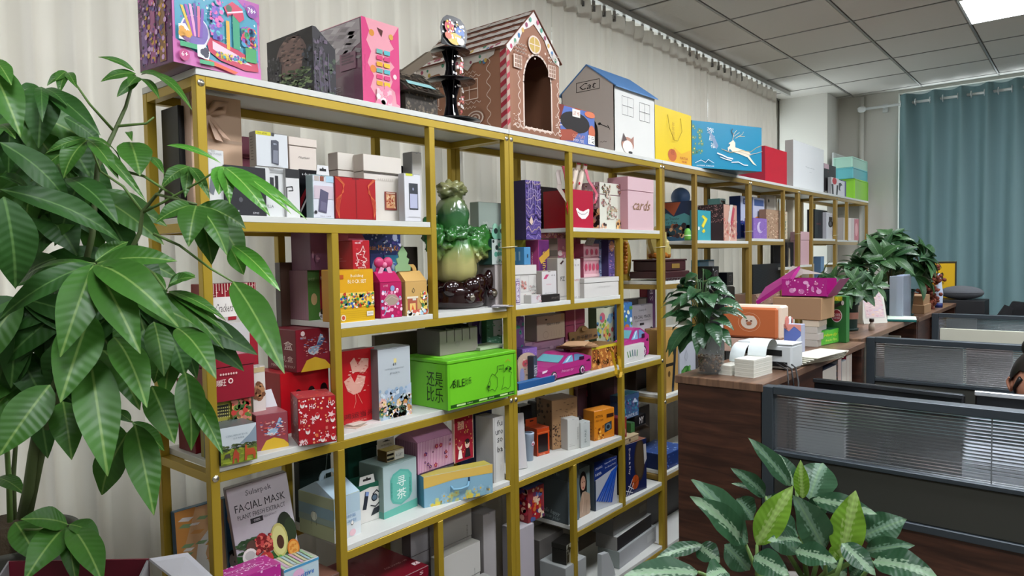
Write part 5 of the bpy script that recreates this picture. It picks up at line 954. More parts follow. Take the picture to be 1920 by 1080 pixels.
carton('storage_box','tall grey white tube box standing left of the unit joint',(-.09,1.962,g[2],0,.075,.13,.53),'#aaa6a6','#8e8a88',kind='tuck')
g=(-0.2, 2.0179, 0.088, 0.0, 0.0731, 0.04, 0.5)
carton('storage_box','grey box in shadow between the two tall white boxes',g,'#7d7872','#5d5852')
# === unit B, b3 left ===
g=(-0.045, 2.1249, 1.431, 0.0, 0.1443, 0.06, 0.1556)
carton('stationery_box','white box with faint red deer sketch left of pink logo box',g,'#cfccc6','#a8a49e',kind='lid',art=[('l',[(.25,.72),(.25,.3),(.62,.3),(.62,.72),(.25,.72)],.008,'#9a9a98'),('s',30,.3,.38,.5,.6,.006,['#c88a80','#a85850']),('e',.45,.22,.02,.018,'#a02828'),('s',60,.62,.0,1,.45,.006,['#8a8a88','#b8b4b0','#a87878'],'w')])
g=(-0.008, 2.0817, 1.431, 0.0, 0.0341, 0.02, 0.1035)
carton('tag_box','narrow white tag box with a patterned panel by the unit joint',g,'#c4bcc4','#a09aa8',art=[('r',.15,.08,.85,.92,'#6a5a80'),('r',.22,.12,.78,.88,'#cfc8d4'),('s',30,.25,.15,.75,.85,.004,['#7a6a90','#9a4a60'])])
g=(-0.008, 2.1826, 1.431, 0.0, 0.0679, 0.045, 0.0346)
carton('tag_box','little flat white box lying beside the flat black box',g,'#c8c4c4','#b0aea8',kind='plain',art=[('s',14,.5,.2,.95,.9,.005,['#c89aa0','#8a6a70'])])
g=(-0.01, 2.2567, 1.431, 0.0, 0.1245, 0.05, 0.0306)
carton('gadget_box','flat black box with pale lettering under the pink logo box',g,'#1c1816','#141210',kind='plain',art=[('t','smartJ',.72,.5,.4,.5,'#6d6660')])
g=(-0.018, 2.268, 1.4616, 0.0, 0.1017, 0.045, 0.0987)
carton('gadget_box','white box with pink diagonal logo on flat black box',g,'#cbc8c6','#948c86',art=[('p',[(.1,.66),(.3,.66),(.48,.84),(.28,.84)],'#c04870'),('t','4.4',.75,.8,.26,.06,'#4a4a4c'),('t','WIFI65',.45,.42,.34,.05,'#c06a7c'),('t','Bluetooth 5.3',.5,.06,.6,.04,'#6a6a6a')])
for k_,(xl,xr,yt,X_) in enumerate([(515,612,312,-.045),(665,732,318,-.03)]): pass
g=(-0.045, 2.4136, 1.431, 0.0, 0.0971, 0.07, 0.1813)
carton('gadget_box','tall white box marked FZ with dark leaf logo, left of the shelf post',g,'#ccc9c4','#9a948c',art=[('p',[(.18,.86),(.3,.84),(.5,.92),(.4,.94)],'#3a1c20'),('t','FZ',.38,.5,.32,.1,'#2a2a2c'),('t','Smart key',.5,.08,.7,.04,'#6a6a6a'),('r',.1,.06,.9,.065,'#8a8a8a')])
g=(-0.03, 2.4976, 1.431, 0.0, 0.0688, 0.06, 0.1763)
carton('gadget_box','tall white box marked 2.0 with red print, right of the shelf post',g,'#ccc9c4','#9a948c',art=[('t','2.0',.6,.84,.5,.04,'#4a4a4c'),('t','pro00',.4,.46,.7,.08,'#a83838'),('t','GEL AC',.6,.04,.7,.03,'#4a4a4c'),('p',[(.05,.8),(.2,.88),(.25,.84)],'#3a1c20')])
g=(-0.05, 2.1952, 1.5866, 0.0, 0.0425, 0.11, 0.0724)
carton('gadget_box','small sky blue box on the white deer box',g,'#4a88b4','#3a7cac','#8ab8d0',kind='plain',art=[('r',.4,.4,.6,.6,'#1c3850')],sart=[('r',.15+.2*i,.25,.22+.2*i,.75,'#8ab4cc') for i in range(4)])
g=(-0.17, 2.2908, 1.5866, 0.0, 0.0909, 0.05, 0.1074)
carton('gadget_box','yellow green box behind the small sky blue box',(g[0]+0,g[1],g[2],0,g[4],g[5],g[6]),'#a8a830','#8a8c28',kind='plain')
g=(-0.1, 2.3552, 1.431, 0.0, 0.0752, 0.1, 0.26)
carton('supplement_box','magenta and purple vitamin box with yellow script turned sideways',g,'#6a2c6c','#a83c78','#a04a88',kind='plain',art=[('e',.42,.5,.26,.36,'#5a2060'),('t','Educounice',.42,.5,.42,.62,'#e8c450',PI/2),('t','kids',.8,.3,.14,.2,'#f4e8d0',PI/2),('p',[(.0,.7),(1,.86),(1,.74),(.2,.6)],'#d8a840'),('r',0,0,1,.12,'#4a1c4c')],sart=[('t','Ecoounice',.35,.5,.28,.66,'#f0a040',PI/2),('t','gummy vitamins',.66,.5,.1,.6,'#f0c8d8',PI/2)])
g=(-0.075, 2.2412, 1.691, 0.0, 0.1008, 0.11, 0.2435)
carton('marbled_gift_box','tall dark purple box with white marbled swirl front',(g[0],g[1],g[2],g[3],g[4],g[5],g[6]),'#4a3a70','#241a44','#1e1638',rough=.35,
 art=[('r',0,0,1,1,'#57458a')]+[('l',[(k/20,.04+.066*i+.035*math.sin(k*.45+i*.35)+.02*math.sin(k*.9-i*.8)) for k in range(21)],.008+.006*(i%3),['#b8a8c8','#2c2050','#c8b0b8','#8a7ab0'][i%4]) for i in range(15)]+[('l',[(.1+.15*i,1),(.16+.14*i,.8),(.1+.16*i,.6)],.01,'#a898c0') for i in range(5)]+[('p',[(.15,.3),(.3,.4),(.42,.3),(.3,.24)],'#d0b8a8'),('r',.52,.44,.6,.66,'#5a4a90')])
g=(-0.16, 2.5752, 1.431, 0.0, 0.0641, 0.08, 0.27)
carton('gift_box','pink and cream striped box behind the FZ box',(g[0],g[1],g[2],0,g[4],g[5],g[6]),'#c87890','#b4a098',kind='plain',art=[('e',.3,.75,.3,.05,'#f0dcd8'),('e',.5,.45,.3,.06,'#e8c0c4'),('s',14,.1,.05,.9,.9,.01,['#e8b0b8','#d89098'],'o')],sart=[('r',0,.1+.2*i,1,.2+.2*i,'#8c8078') for i in range(5)])
g=(-0.15, 2.6734, 1.431, 0.0, 0.0746, 0.08, 0.27)
carton('gift_box','plain coral pink box right of the shelf post, behind 2.0 box',g,'#b84a64','#a03c54')
g=(-0.16, 2.4779, 1.701, 0.0, 0.1663, 0.09, 0.025)
carton('gift_box','flat pink floral box lying on top of the striped pink box',g,'#b06070','#96505c',kind='lid',art=[('s',20,.02,.1,.98,.9,.012,['#d898a0','#e8b8b8','#90404c'],'f')])
g=(-0.1, 2.455, 1.431, 0.0, 0.0274, 0.05, 0.16)
carton('gadget_box','grey white box end with a round black hole mark',g,'#a8a098','#908880',art=[('e',.5,.55,.4,.16,'#141210',16)])
# unit B, b3 right
g=(-0.006, 2.5592, 1.431, 0.0, 0.2933, 0.08, 0.112)
carton('storage_box','low wide white drawer box on the second unit middle shelf',(g[0],g[1],g[2],g[3],g[4],g[5],0.088),'#cfccc6','#a8a4a0',kind='lid',art=[('t','LightweightGear',.55,.52,.36,.1,'#b4b2ae')])
g=(-0.1, 2.6959, 1.431, 0.0, 0.1327, 0.06, 0.25)
g=(-0.1, 2.6959, 1.431, 0.0, 0.1327, 0.07, 0.2449)
carton('strawberry_candy_box','light pink box with rows of red strawberry drawings',g,'#cc96a0','#a85468','#b89a90',kind='lid',art=[('r',0,.0,1,.12,'#cbb094'),('r',0,.36,1,.42,'#e0b8bc'),('r',0,.68,1,.72,'#e0b8bc')]+[('e',.15+.24*i,.55,.08,.07,'#b4405c') for i in range(4)]+[('e',.2+.3*i,.84,.08,.06,'#b4405c') for i in range(3)]+[('s',20,.0,.14,1,.34,.008,['#e8c8c8','#b86878'],'f')])
g=(-0.12, 2.8597, 1.431, 0.0, 0.0838, 0.05, 0.267)
carton('anime_print_box','pale blue box with busy ink drawing behind the drawer box',g,'#98a8c8','#5a648c',art=[('s',130,.02,.02,.98,.98,.008,['#48507c','#d0d8e8','#2a3050','#8a9cc8','#c890a8'],'w')])
g=(-0.08, 2.8795, 1.431, 0.0, 0.0577, 0.06, 0.2633)
carton('anime_print_box','purple and orange box with cartoon figure by the post',g,'#5a4884','#40345c',art=[('e',.5,.88,.4,.1,'#d8906c'),('s',60,.02,.02,.98,.98,.008,['#8a70b8','#2a2248','#d8c0d8','#b87890'],'w')])
t=empty('ribbon_bunch','grey white ribbon bunch hanging over the pink strawberry box','ribbon',(-0.09, 2.7305, 1.691))
b=MB(); 
for i in range(5): b.tube([(0,-.03+.012*i,-.02),(.004,-.01+.012*i,.012),(0,.012+.01*i,.03)],.006,mat('#a8a098',.6),6)
b.build('ribbon_strands',t)

# unit B, b2
g=(-0.022, 2.5012, 1.742, 0.0, 0.1624, 0.16, 0.167)
t=carton('smile_gift_box','crimson gift box with white smile, red nailed paper hands rising out',g,'#b01c38','#960c1e','#8c1428',kind='plain',rough=.3,art=[('p',[(.15,.5),(.22,.52),(.32,.46),(.5,.44),(.68,.5),(.74,.52),(.8,.5),(.76,.36),(.6,.25),(.42,.24),(.26,.32)],'#f0e8e4'),('l',[(.22,.42),(.4,.36),(.58,.37),(.72,.44)],.012,'#6a3038')])
x,y,z,a,w,d,h=g
fm=mat('#d4c4b4',.4); rm=mat('#b01830',.2)
for s,yy in ((0,-.2),(1,.12)):
    b=MB()
    b.tube([(d*.2,yy*w,h-.02),(d*.2+.004,(yy+.1)*w,h+.03),(d*.2,(yy+.24)*w,h+.075),(d*.2,(yy+.3)*w,h+.095)],[.011,.013,.015,.012],fm,10)
    b.build('paper_hand',t)
    for k in range(3):
        b=MB(); b.tube([(d*.2+.006,(yy+.26+.05*k)*w,h+.09),(d*.2+.01,(yy+.28+.06*k)*w,h+.112),(d*.2+.01,(yy+.285+.065*k)*w,h+.126)],[.0055,.005,.0035],fm,8); b.build('finger',t)
        b=MB(); b.sphere((d*.2+.0125,(yy+.284+.063*k)*w,h+.121),.0042,rm,8,6,sc=(.5,1,1.5)); b.build('nail',t)
    b=MB(); b.sphere((d*.2+.014,(yy+.02)*w,h+.035),.006,rm,8,6,sc=(.5,1,1.2)); b.build('nail',t)
gy=mat('#b4a8a0',.35); pk=mat('#b84458',.3)
def strip(name,pts,wd,m,t):
    b=MB(); vs=[];fs=[]
    for (yy,zz_,xx) in pts: vs+=[(xx,yy,zz_),(xx+.001,yy+wd,zz_+.002),(xx-.002,yy,zz_),(xx-.001,yy+wd,zz_+.002)]
    for i in range(len(pts)-1):
        o=4*i; fs+=[(o,o+1,o+5,o+4),(o+2,o+6,o+7,o+3),(o,o+4,o+6,o+2),(o+1,o+3,o+7,o+5)]
    b.add(vs,fs,m); b.build(name,t)
L_=-w/2-.07
strip('paper_arm',[(L_+.03,h+.085,d/2-.05),(L_+.012,h+.07,d/2-.045),(L_+.002,h+.02,d/2-.03),(L_-.016,h-.0,d/2-.02),(L_-.004,h-.03,d/2-.005),(L_+.02,h-.065,d/2+.006),(L_+.022,h-.09,d/2+.008)],.03,gy,t)
strip('paper_arm',[(L_+.036,h+.1,d/2-.03),(L_+.04,h+.06,d/2-.02),(L_+.03,h+.03,d/2-.01),(L_+.018,h-.01,d/2+.004),(L_+.02,h-.05,d/2+.01),(L_+.006,h-.08,d/2+.012),(L_+.02,h-.12,d/2+.012)],.026,rm,t)
strip('paper_arm',[(w/2-.02,h+.1,d/2-.03),(w/2-.014,h+.05,d/2-.02),(w/2+.01,h+.02,d/2-.012),(w/2+.03,h-.01,d/2-.006),(w/2+.012,h-.04,d/2),(w/2+.002,h-.055,d/2)],.018,pk,t)
for (yy,zz_) in ((L_+.05,h+.09),(L_+.05,h+.05),(w/2+.01,h+.035),(w/2+.02,h-.03)): b=MB(); b.sphere((d/2+.0,yy,zz_),.004,mat('#f0e8e8',.3),6,5,sc=(.4,.6,1.6)); b.build('white_spot',t)
g=(-0.055, 2.7678, 1.742, 0.0, 0.1947, 0.1, 0.2208)
carton('wedding_card_box','cream card box with rose wreath and script lettering',g,'#d0d0c0','#a8848a','#c0b8ac',kind='lid',rough=.4,art=[('s',46,.1,.5,.5,.95,.008,['#6a3a44','#a06a74','#c8b0a8','#4a4a44'],'f'),('l',ell(.56,.36,.22,.14,18)+[(.78,.36)],.008,'#8a6a60'),('s',30,.34,.22,.78,.5,.006,['#8a5058','#5a6a50','#c8a098'],'f'),('t','Cards',.62,.44,.36,.1,'#b8a070',0,.4),('s',10,.8,.8,1,1,.01,['#7a4650'],'f'),('s',12,.8,.0,1,.2,.012,['#e0b070','#2a1c18'],'o'),('s',12,.0,0,.3,.12,.01,['#d8a888','#3a2420'],'o')],sart=[('s',50,.1,.0,1,.4,.012,['#e0b080','#241814','#c88a60'],'o'),('s',30,.2,.4,1,1,.01,['#c8a8a8','#5a4248'],'f')])
g=(-0.012, 2.9525, 1.742, 0.0, 0.2577, 0.115, 0.2569)
carton('card_box','blush pink tall box with gold handwritten word cards',g,'#d0b0b4','#b88890','#c49aa0',kind='lid',rough=.4,art=[('t','cards',.52,.48,.68,.2,'#8c6a44',0,.45)])
g=(-0.24, 2.4118, 1.742, 0.0, 0.2483, 0.04, 0.2)
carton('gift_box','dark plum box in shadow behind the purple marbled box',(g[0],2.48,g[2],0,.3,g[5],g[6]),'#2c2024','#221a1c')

# === unit B, b4 ===
def bpx(X): return X
g=(-0.004, 2.0904, 1.095, 0.0, 0.2382, 0.03, 0.028)
carton('gift_box','flat bright blue box lying before the pink paper car',g,'#23548c','#1a4474','#2f6aa0',kind='plain')
t=empty('round_top_card','round topped pink paper card standing by the unit joint','card',(-0.07, 2.1695, 1.1224))
t.location.z=1.095
b=MB(); b.prism([(0,0),(.1,0),(.112,.05)]+[(.056+.062*math.cos(a_*PI/10),.09+.04*math.sin(a_*PI/10)) for a_ in range(11)]+[(-.004,.06)],-.003,.003,mat('#b8a08c',.5),'x'); b.build('card_body',t)
A_=Art(); A_.draw([('e',.38,.75,.2,.14,'#b84a54'),('s',20,.3,.3,.8,.95,.009,['#c88484','#6a5a50','#d8c0b0'],'w'),('e',.15,.3,.16,.3,'#8a8cb0')],lambda u,v,o:(.003+o,u+.004,v+.005),.1,.11); A_.build('front_print',t)
b_=(-0.035, 2.2259, 1.095, 0.0, 0.0258, 0.05, 0.116)
carton('slim_box','slim dark slate box with pale vertical lettering beside pink car',b_,'#3a4454','#2a303c',art=[('t','DIARY',.5,.5,.8,.4,'#c8ccd0',PI/2)])
def car(t_label,g,plate):
    x,y,z,a,w,d,h=g
    t=empty('paper_car',t_label,'paper car',place(g),a); pm=mat('#b0307c',.3,coat=.4)
    prof=[(-w/2,.012),(-w*.505,h*.3),(-w*.47,h*.48),(-w*.34,h*.6),(-w*.16,h*.68),(-w*.02,h*.93),(w*.06,h),(w*.2,h*.98),(w*.34,h*.86),(w*.46,h*.74),(w*.5,h*.7),(w/2,.02),(w*.46,.01),(-w*.46,.01)]
    b=MB(); b.prism(prof,-d/2,d/2,pm,'x'); b.build('car_body',t)
    A_=Art(); A_.draw([('p',[(.4,.64),(.52,.9),(.6,.93),(.62,.64)],'#7ab0d0'),('p',[(.64,.64),(.64,.93),(.72,.92),(.84,.8),(.84,.7)],'#6a90b8'),('p',[(.46,.68),(.54,.88),(.58,.9),(.5,.68)],'#d8ecf4'),('p',[(.88,.55),(.96,.62),(.97,.5)],'#3a1430'),('l',[(.1,.4),(.9,.4)],.01,'#8a1c60'),('l',[(.43,.64),(.43,.12)],.01,'#8a1c60'),('t','Princess car',.5,.34,.24,.12,'#e8a8d0',.0,.4),('r',.74,.64,.84,.78,'#3a1430'),('p',[(.02,.4),(.1,.44),(.12,.52),(.02,.5)],'#f0d8e8')],frF(d,w),w,h); A_.build('side_print',t,.3,coat=.4)
    A_=Art(); A_.draw([('p',[(.08,.62),(.92,.62),(.8,.92),(.2,.92)],'#5a98a0'),('r',.3,.2,.7,.34,'#d8d0d8')],lambda u,v,o:(u-d/2,-w/2-o+ (v/h>.5)*(0),v),d,h*.5); 
    for f in (.24,.8):
        for s in (1,):
            b=MB(); M=Matrix.Translation((d/2-.001,(-.5+f)*w,h*.2))@Matrix.Rotation(PI/2,4,'Y')
            b.lathe([(0,.004),(h*.1,.004),(h*.15,.0045),(h*.19,.0035),(h*.2,0),(h*.2,-.004)],mat('#17141c',.5),20,M=M)
            b.lathe([(0,.0052),(h*.13,.0052),(h*.14,.0042)],mat('#e0c8d8',.3),16,M=M); 
            for q in range(5): b.box(-h*.12,h*.12,-.0016,.0016,.0052,.0058,mat('#7a2c64',.4),M=M@Matrix.Rotation(q*PI/5,4,'Z'))
            b.build('wheel',t)
    b=MB(); b.add([(-d/2+.004,-w*.155,h*.69),(d/2-.004,-w*.155,h*.69),(d/2-.008,-w*.025,h*.925),(-d/2+.008,-w*.025,h*.925)],[(0,1,2,3)],mat('#6ab0b8',.15)); 
    for v in range(4): b.v[-4+v]=(b.v[-4+v][0],b.v[-4+v][1]-.0015,b.v[-4+v][2]+.0006)
    b.build('windscreen',t)
    return t
car('glossy pink paper sports car box left of the kraft star box',(-0.012, 2.2434, 1.095, 0.0, 0.3724, 0.13, 0.105),0)
car('second pink paper car, right of the shelf post beside the grass card',(-0.04, 2.8983, 1.095, 0.0, 0.2982, 0.06, 0.1585),0)
g=(-0.17, 2.4282, 1.095, 0.0, 0.2183, 0.09, 0.105)
carton('gift_box','long lilac pink box lying behind the pink paper car',(g[0],g[1]-.09,g[2],0,g[4]+.09,g[5],.15),'#b08aa0','#a07c98','#c0a0a8',kind='lid',art=smear(5,10,['#c0a0b4','#a07890'],0,0,1,1,.06))
g=(-0.15, 2.3988, 1.095, 0.0, 0.2103, 0.07, 0.1)
carton('bamboo_set_box','pale taupe box with rows of needle drawings, under the shelf bar',(g[0],g[1],g[2]+.151,0,g[4],g[5],.112),'#b0a08c','#8c8074',kind='tuck',art=[('t','精致竹针套装',.58,.62,.48,.1,'#2a2420'),('e',.32,.82,.04,.03,'#2a2420'),('l',ell(.3,.22,.09,.14,12)+[(.39,.22)],.014,'#8a7a6a')]+[('l',[(.5+.09*i,.12),(.5+.09*i,.34)],.01,'#8a7a6a') for i in range(5)]+[('l',[(.84+.05*i,.74),(.86+.05*i,.98)],.02,'#c09c3c') for i in range(3)])
g=(-0.16, 2.6284, 1.095, 0.0, 0.1618, 0.06, 0.27)
carton('ribbon_gift_box','rose red box with a crossed white ribbon',g,'#8c3a54','#74304a',kind='lid',art=[('r',.44,0,.5,1,'#c890a0'),('r',0,.45,1,.5,'#c890a0'),('p',[(.47,.48),(.2,.62),(.3,.4)],'#d8a8b4'),('p',[(.47,.48),(.74,.62),(.66,.4)],'#d8a8b4')])
g=(-0.15, 2.2516, 1.095, 0.0, 0.0601, 0.06, 0.27)
carton('gift_box','lilac purple upright box behind round topped card',g,'#7a548c','#5c3c6c',art=[('s',20,.05,.05,.95,.95,.01,['#9a78b0','#4a9c8c'],'o')])
g=(-0.1, 2.2351, 1.095, 0.0, 0.0993, 0.06, 0.14)
carton('gift_box','low purple box dotted with tiny stars near round topped card',g,'#7a5aa0','#66488a',kind='lid',art=[('s',26,.05,.05,.95,.95,.004,['#c8b0e0'],'*')])
g=(-0.03, 2.6472, 1.095, 0.0, 0.2382, 0.12, 0.1058)
t=carton('star_display_box','kraft display box with upright header and Chinese lettering, holding envelopes',(g[0],g[1],g[2],0,g[4],g[5],g[6]),'#a8642c','#b88c58','#7c5a30',kind='plain',art=[('s',60,.02,.02,.98,.9,.012,['#c88040','#7a3c1c','#d89a50','#5a2c18'],'f'),('r',0,.88,1,1,'#c8b428')])
x,y,z,a,w,d,h=g
b=MB(); b.prism([(-w/2,0),(w/2,0),(w/2,.05),(w*.22,.052),(w*.1,.07),(-.0,.074),(-w*.12,.068),(-w*.24,.05),(-w/2,.05)],-.001,.001,mat('#7a5a2c',.6),'x',M=Matrix.Translation((-d/2,0,h+.012))@Matrix.Rotation(-.15,4,'Y')); b.build('header_card',t)
A_=Art(); A_.draw([('t','燕子星球',.5,.25,.56,.28,'#2a1c10'),('e',.1,.22,.05,.08,'#2a1c10'),('e',.9,.22,.05,.08,'#2a1c10'),('e',.5,.8,.1,.16,'#9c7a48')],lambda u,v,o:(-d/2+.0015+o,u-w/2,h+.013+v),w,.07); A_.build('header_print',t)
for i in range(6):
    t=empty('kraft_envelope',['kraft envelope lowest in the fan pile on the star box','kraft envelope second lowest in the fan pile on star box','kraft envelope third in the fan pile on star box','kraft envelope fourth in the fan pile, pointing left','kraft envelope second from top of the fan pile','topmost kraft envelope with raised flap in the fan pile'][i],'envelope',(g[0]-.055+.006*i,g[1]-.03-.012*i,g[2]+g[6]+.002+.0045*i),.15*i-.3)
    b=MB(); b.box(-.05,.05,-.085,.085,0,.0035,mat(['#b08a64','#a88058','#c09a74'][i%3],.6),M=Matrix.Rotation(.0,4,'X')); b.build('pocket',t)
    b=MB(); b.prism([(-.05,-.085),(.05,-.085),(.0,-.125)],.0036,.0046,mat('#8c6a48',.6),'z'); b.build('flap',t)
t=empty('yellow_ribbon','yellow satin ribbon loop hanging over the front edge of the shelf','ribbon',(g[0]+.04,g[1]+g[4]*.55,1.095))
b=MB(); vs=[];fs=[]; pts=[(-.005,-.035,.088),(.0,-.022,.075),(.0,-.01,.035),(.005,.0,.0),(.008,-.004,-.03),(.01,.012,-.048),(.01,.03,-.045),(.008,.042,-.025),(.006,.036,.0),(.0,.04,.035),(-.004,.036,.05)]
for (xx,yy,zz_) in pts: vs+=[(xx-.005,yy,zz_),(xx+.006,yy+.006,zz_)]
for i in range(len(pts)-1): fs.append((2*i,2*i+1,2*i+3,2*i+2))
b.add(vs,fs,mat('#c8a018',.35)); b.build('ribbon_loop',t)
g=(-0.2, 2.9512, 1.095, 0.0, 0.1817, 0.05, 0.26)
carton('crayon_box','green box with cartoon children behind the star header',g,'#c8ccb0','#3a4a30',art=[('e',.3,.8,.14,.1,'#d06a7c'),('e',.7,.76,.12,.1,'#8ab0c8'),('e',.5,.5,.16,.12,'#d8a060'),('s',50,.02,.02,.98,.9,.012,['#7aa848','#d8d060','#b84a4c','#5a90b0'],'o')])
# right sub cell
g=(-0.13, 3.0903, 1.095, 0.0, 0.0949, 0.05, 0.28)
carton('crayon_box','blue and green cartoon box just right of the shelf post',g,'#3a70a8','#2a5080',art=[('p',[(0,0),(1,0),(1,.35),(0,.42)],'#8ab03c'),('e',.4,.5,.3,.1,'#c06a38'),('s',24,0,.02,1,.95,.012,['#e8e0a8','#d8ecf0','#5a9038','#7aa8d0'],'o')])
g=(-0.14, 3.1886, 1.095, 0.0, 0.2358, 0.03, 0.255)
g=(-0.16, 3.2311, 1.095, 0.0, 0.2294, 0.03, 0.254)
carton('face_mask_box','small facial mask box with avocado print behind second pink car',g,'#b8b4ba','#94929a',art=[('t','Sularpek',.5,.88,.36,.06,'#4a484e'),('t','FACIAL MASK',.5,.74,.8,.07,'#3a383e'),('t','PLANT FRESH EXTRACT',.5,.66,.7,.03,'#5a585e'),('r',.36,.56,.56,.61,'#26242a'),('p',[(0,0),(1,0),(1,.24),(0,.3)],'#2f5a2c'),('e',.25,.3,.14,.09,'#6a3a30'),('e',.45,.26,.13,.09,'#8c2028'),('e',.78,.3,.12,.15,'#c8c070'),('e',.78,.27,.05,.06,'#4a2818'),('e',.9,.38,.1,.12,'#202a1a')])
g=(-0.24, 3.3313, 1.095, 0.0, 0.219, 0.05, 0.2808)
carton('gift_box','grey box with white label behind the small facial mask box',(g[0],g[1],g[2],0,g[4],g[5],g[6]),'#6a6466','#5c5658',art=[('r',.5,.86,.9,.98,'#c0bcbc')])
g=(-0.24, 3.5439, 1.095, 0.0, 0.0968, 0.05, 0.37)
carton('gift_box','narrow crimson and purple box at right end of second unit',g,'#5a2c58','#8c1c34',art=[('t','SB',.5,.8,.4,.2,'#d8c8d8',PI/2)])
g=(-0.012, 2.9001, 1.095, 0.0, 0.1975, 0.02, 0.0837)
t=carton('stationery_box','small white card box with green grass blade drawing',g,'#d0cfca','#b0aea8',kind='plain',art=[('p',[(.2+.1*i,.34-.02*abs(i-2)),(.24+.1*i,.34-.02*abs(i-2)),(.17+.12*i,.74-.03*abs(i-2)),(.14+.12*i,.7-.03*abs(i-2))],['#6a9a50','#3a7a5c','#2f6a6c','#3c5a78','#4a8a5c'][i]) for i in range(5)]+[('r',.2,.16,.5,.17,'#b0aca8')])
g=(-0.12, 3.3685, 1.095, 0.0, 0.055, 0.09, 0.12)
carton('shipping_box','small kraft box at the right end behind second pink car',g,'#9a7450','#8a6444',kind='tuck')

# === unit B, b5 ===
g=(-0.053, 2.1431, 0.755, -0.4448, 0.0476, 0.012, 0.225)
t=carton('leaning_board','plain white board leaning beside the unit joint on lower shelf',(g[0],g[1],g[2],g[3],g[4],.012,g[6]),'#cac6c6','#b0aeb0',kind='plain',cat='board'); t.rotation_euler=(0,-.12,g[3]); t.location.x-=.012; t.location.z+=.001
g=(-0.0959, 2.2545, 0.755, -0.3268, 0.0423, 0.05, 0.1193)
t=empty('paper_cup','pale blue paper cup box with a small round logo','cup',place(g))
w=g[4]; h=g[6]; b=MB(); b.lathe([(0,0),(w*.42,0),(w*.55,h*.94),(w*.57,h*.95),(w*.57,h),(w*.4,h)],mat('#a8b8cc',.4),8); b.build('cup_body',t)
A_=Art(); A_.draw([('e',.5,.5,.4,.4,'#7a4a5c'),('e',.5,.5,.33,.33,'#d0d4dc'),('e',.5,.44,.2,.2,'#a04050')],lambda u,v,o:(w*.53+o+ .1*(v-.015)*0,u-.015,h*.5+v),.03,.03); A_.build('logo_print',t)
g=(-0.1144, 2.3417, 0.755, -0.1443, 0.0612, 0.075, 0.1202)
t=carton('window_box','orange red box with large dark window and hanging header',(g[0],g[1],g[2],g[3],g[4]*1.25,g[5],g[6]),'#c04418','#8a2c10','#c8502c',kind='plain',rough=.3,art=[('r',.08,.12,.86,.78,'#1a0c0c'),('l',[(.0,.84),(1,.84)],.03,'#d8703c'),('t','HOTEL',.4,.05,.5,.06,'#e8c0a0')])
x,y,z,a,w,d,h=g; b=MB(); b.prism([(-w*.6,h),(w*.5,h),(w*.5,h+.03),(-w*.6,h+.03)],-d/2+.001,-d/2+.003,mat('#b84820',.4),'x'); b.prism([(-w*.2,h+.016),(w*.16,h+.016),(w*.16,h+.022),(-w*.2,h+.022)],-d/2+.003,-d/2+.0035,mat('#2a1008',.4),'x'); b.build('hang_header',t)
g=(-0.26, 2.5164, 0.755, 0.0, 0.0578, 0.04, 0.24)
t=empty('camera_gadget','black glossy gadget behind the orange window box','gadget',place(g)); w,d,h=g[4:7]
b=MB(); b.box(-.03,.03,-w/2,w/2,0,h*.8,mat('#16161a',.3),bev=.006); b.build('case',t); b=MB(); b.sphere((.03,0,h*.85),.026,mat('#1a2028',.15),14,10); b.build('lens_ball',t)
g=(-0.22, 2.3586, 0.755, 0.0, 0.0818, 0.05, 0.2)
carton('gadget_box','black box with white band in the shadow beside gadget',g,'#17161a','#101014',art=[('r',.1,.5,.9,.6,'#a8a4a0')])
g=(-0.1226, 2.4621, 0.755, -0.2425, 0.1516, 0.11, 0.2229)
carton('hollow_kraft_box','large kraft brown box sprinkled with small cut-out leaf marks',g,'#a8825c','#7c5f44','#8a6c50',kind='tuck',art=[('s',120,.02,.02,.98,.5,.006,['#3a2418','#5a3c28','#241610'],'b'),('s',20,.05,.5,.95,.95,.008,['#7a5a3c'],'w'),('t','////',.5,.6,.3,.12,'#6a4c34')],sart=[('s',60,.02,.02,.98,.5,.006,['#3a2418','#54382a'],'b'),('s',16,.05,.6,.95,.98,.008,['#3a2818'],'o')])
g=(-0.0641, 2.4983, 0.755, -0.2861, 0.0672, 0.05, 0.1395)
carton('cosmetic_box','plain white upright cosmetic box, left of two in front',g,'#c9c9c2','#b8b6b0','#b4b4ae',kind='tuck',art=[('r',.1,.12,.6,.13,'#9a9a94'),('r',.1,.18,.4,.185,'#9a9a94'),('t','essence',.85,.5,.1,.4,'#8a8a84',PI/2)])
g=(-0.0357, 2.5596, 0.755, -0.1812, 0.0605, 0.045, 0.1165)
carton('cosmetic_box','smaller white cosmetic box with faint vertical text, beside orange camera box',g,'#bfc4c0','#aeb0ac','#a8acA8',kind='tuck',art=[('t','PURE',.5,.45,.2,.5,'#7a8680',PI/2)])
t=empty('black_ornament','small black script ornament on the smaller white cosmetic box','ornament',(g[0]-.03,g[1]+.03,g[2]+g[6]))
b=MB(); b.tube([(0,-.02,.002),(0,-.014,.018),(0,-.004,.01),(0,.004,.02),(0,.014,.012),(0,.018,.002)],.003,mat('#141414',.3),6); b.build('scroll',t)
g=(-0.0542, 2.6973, 0.755, -0.1748, 0.1399, 0.07, 0.1405)
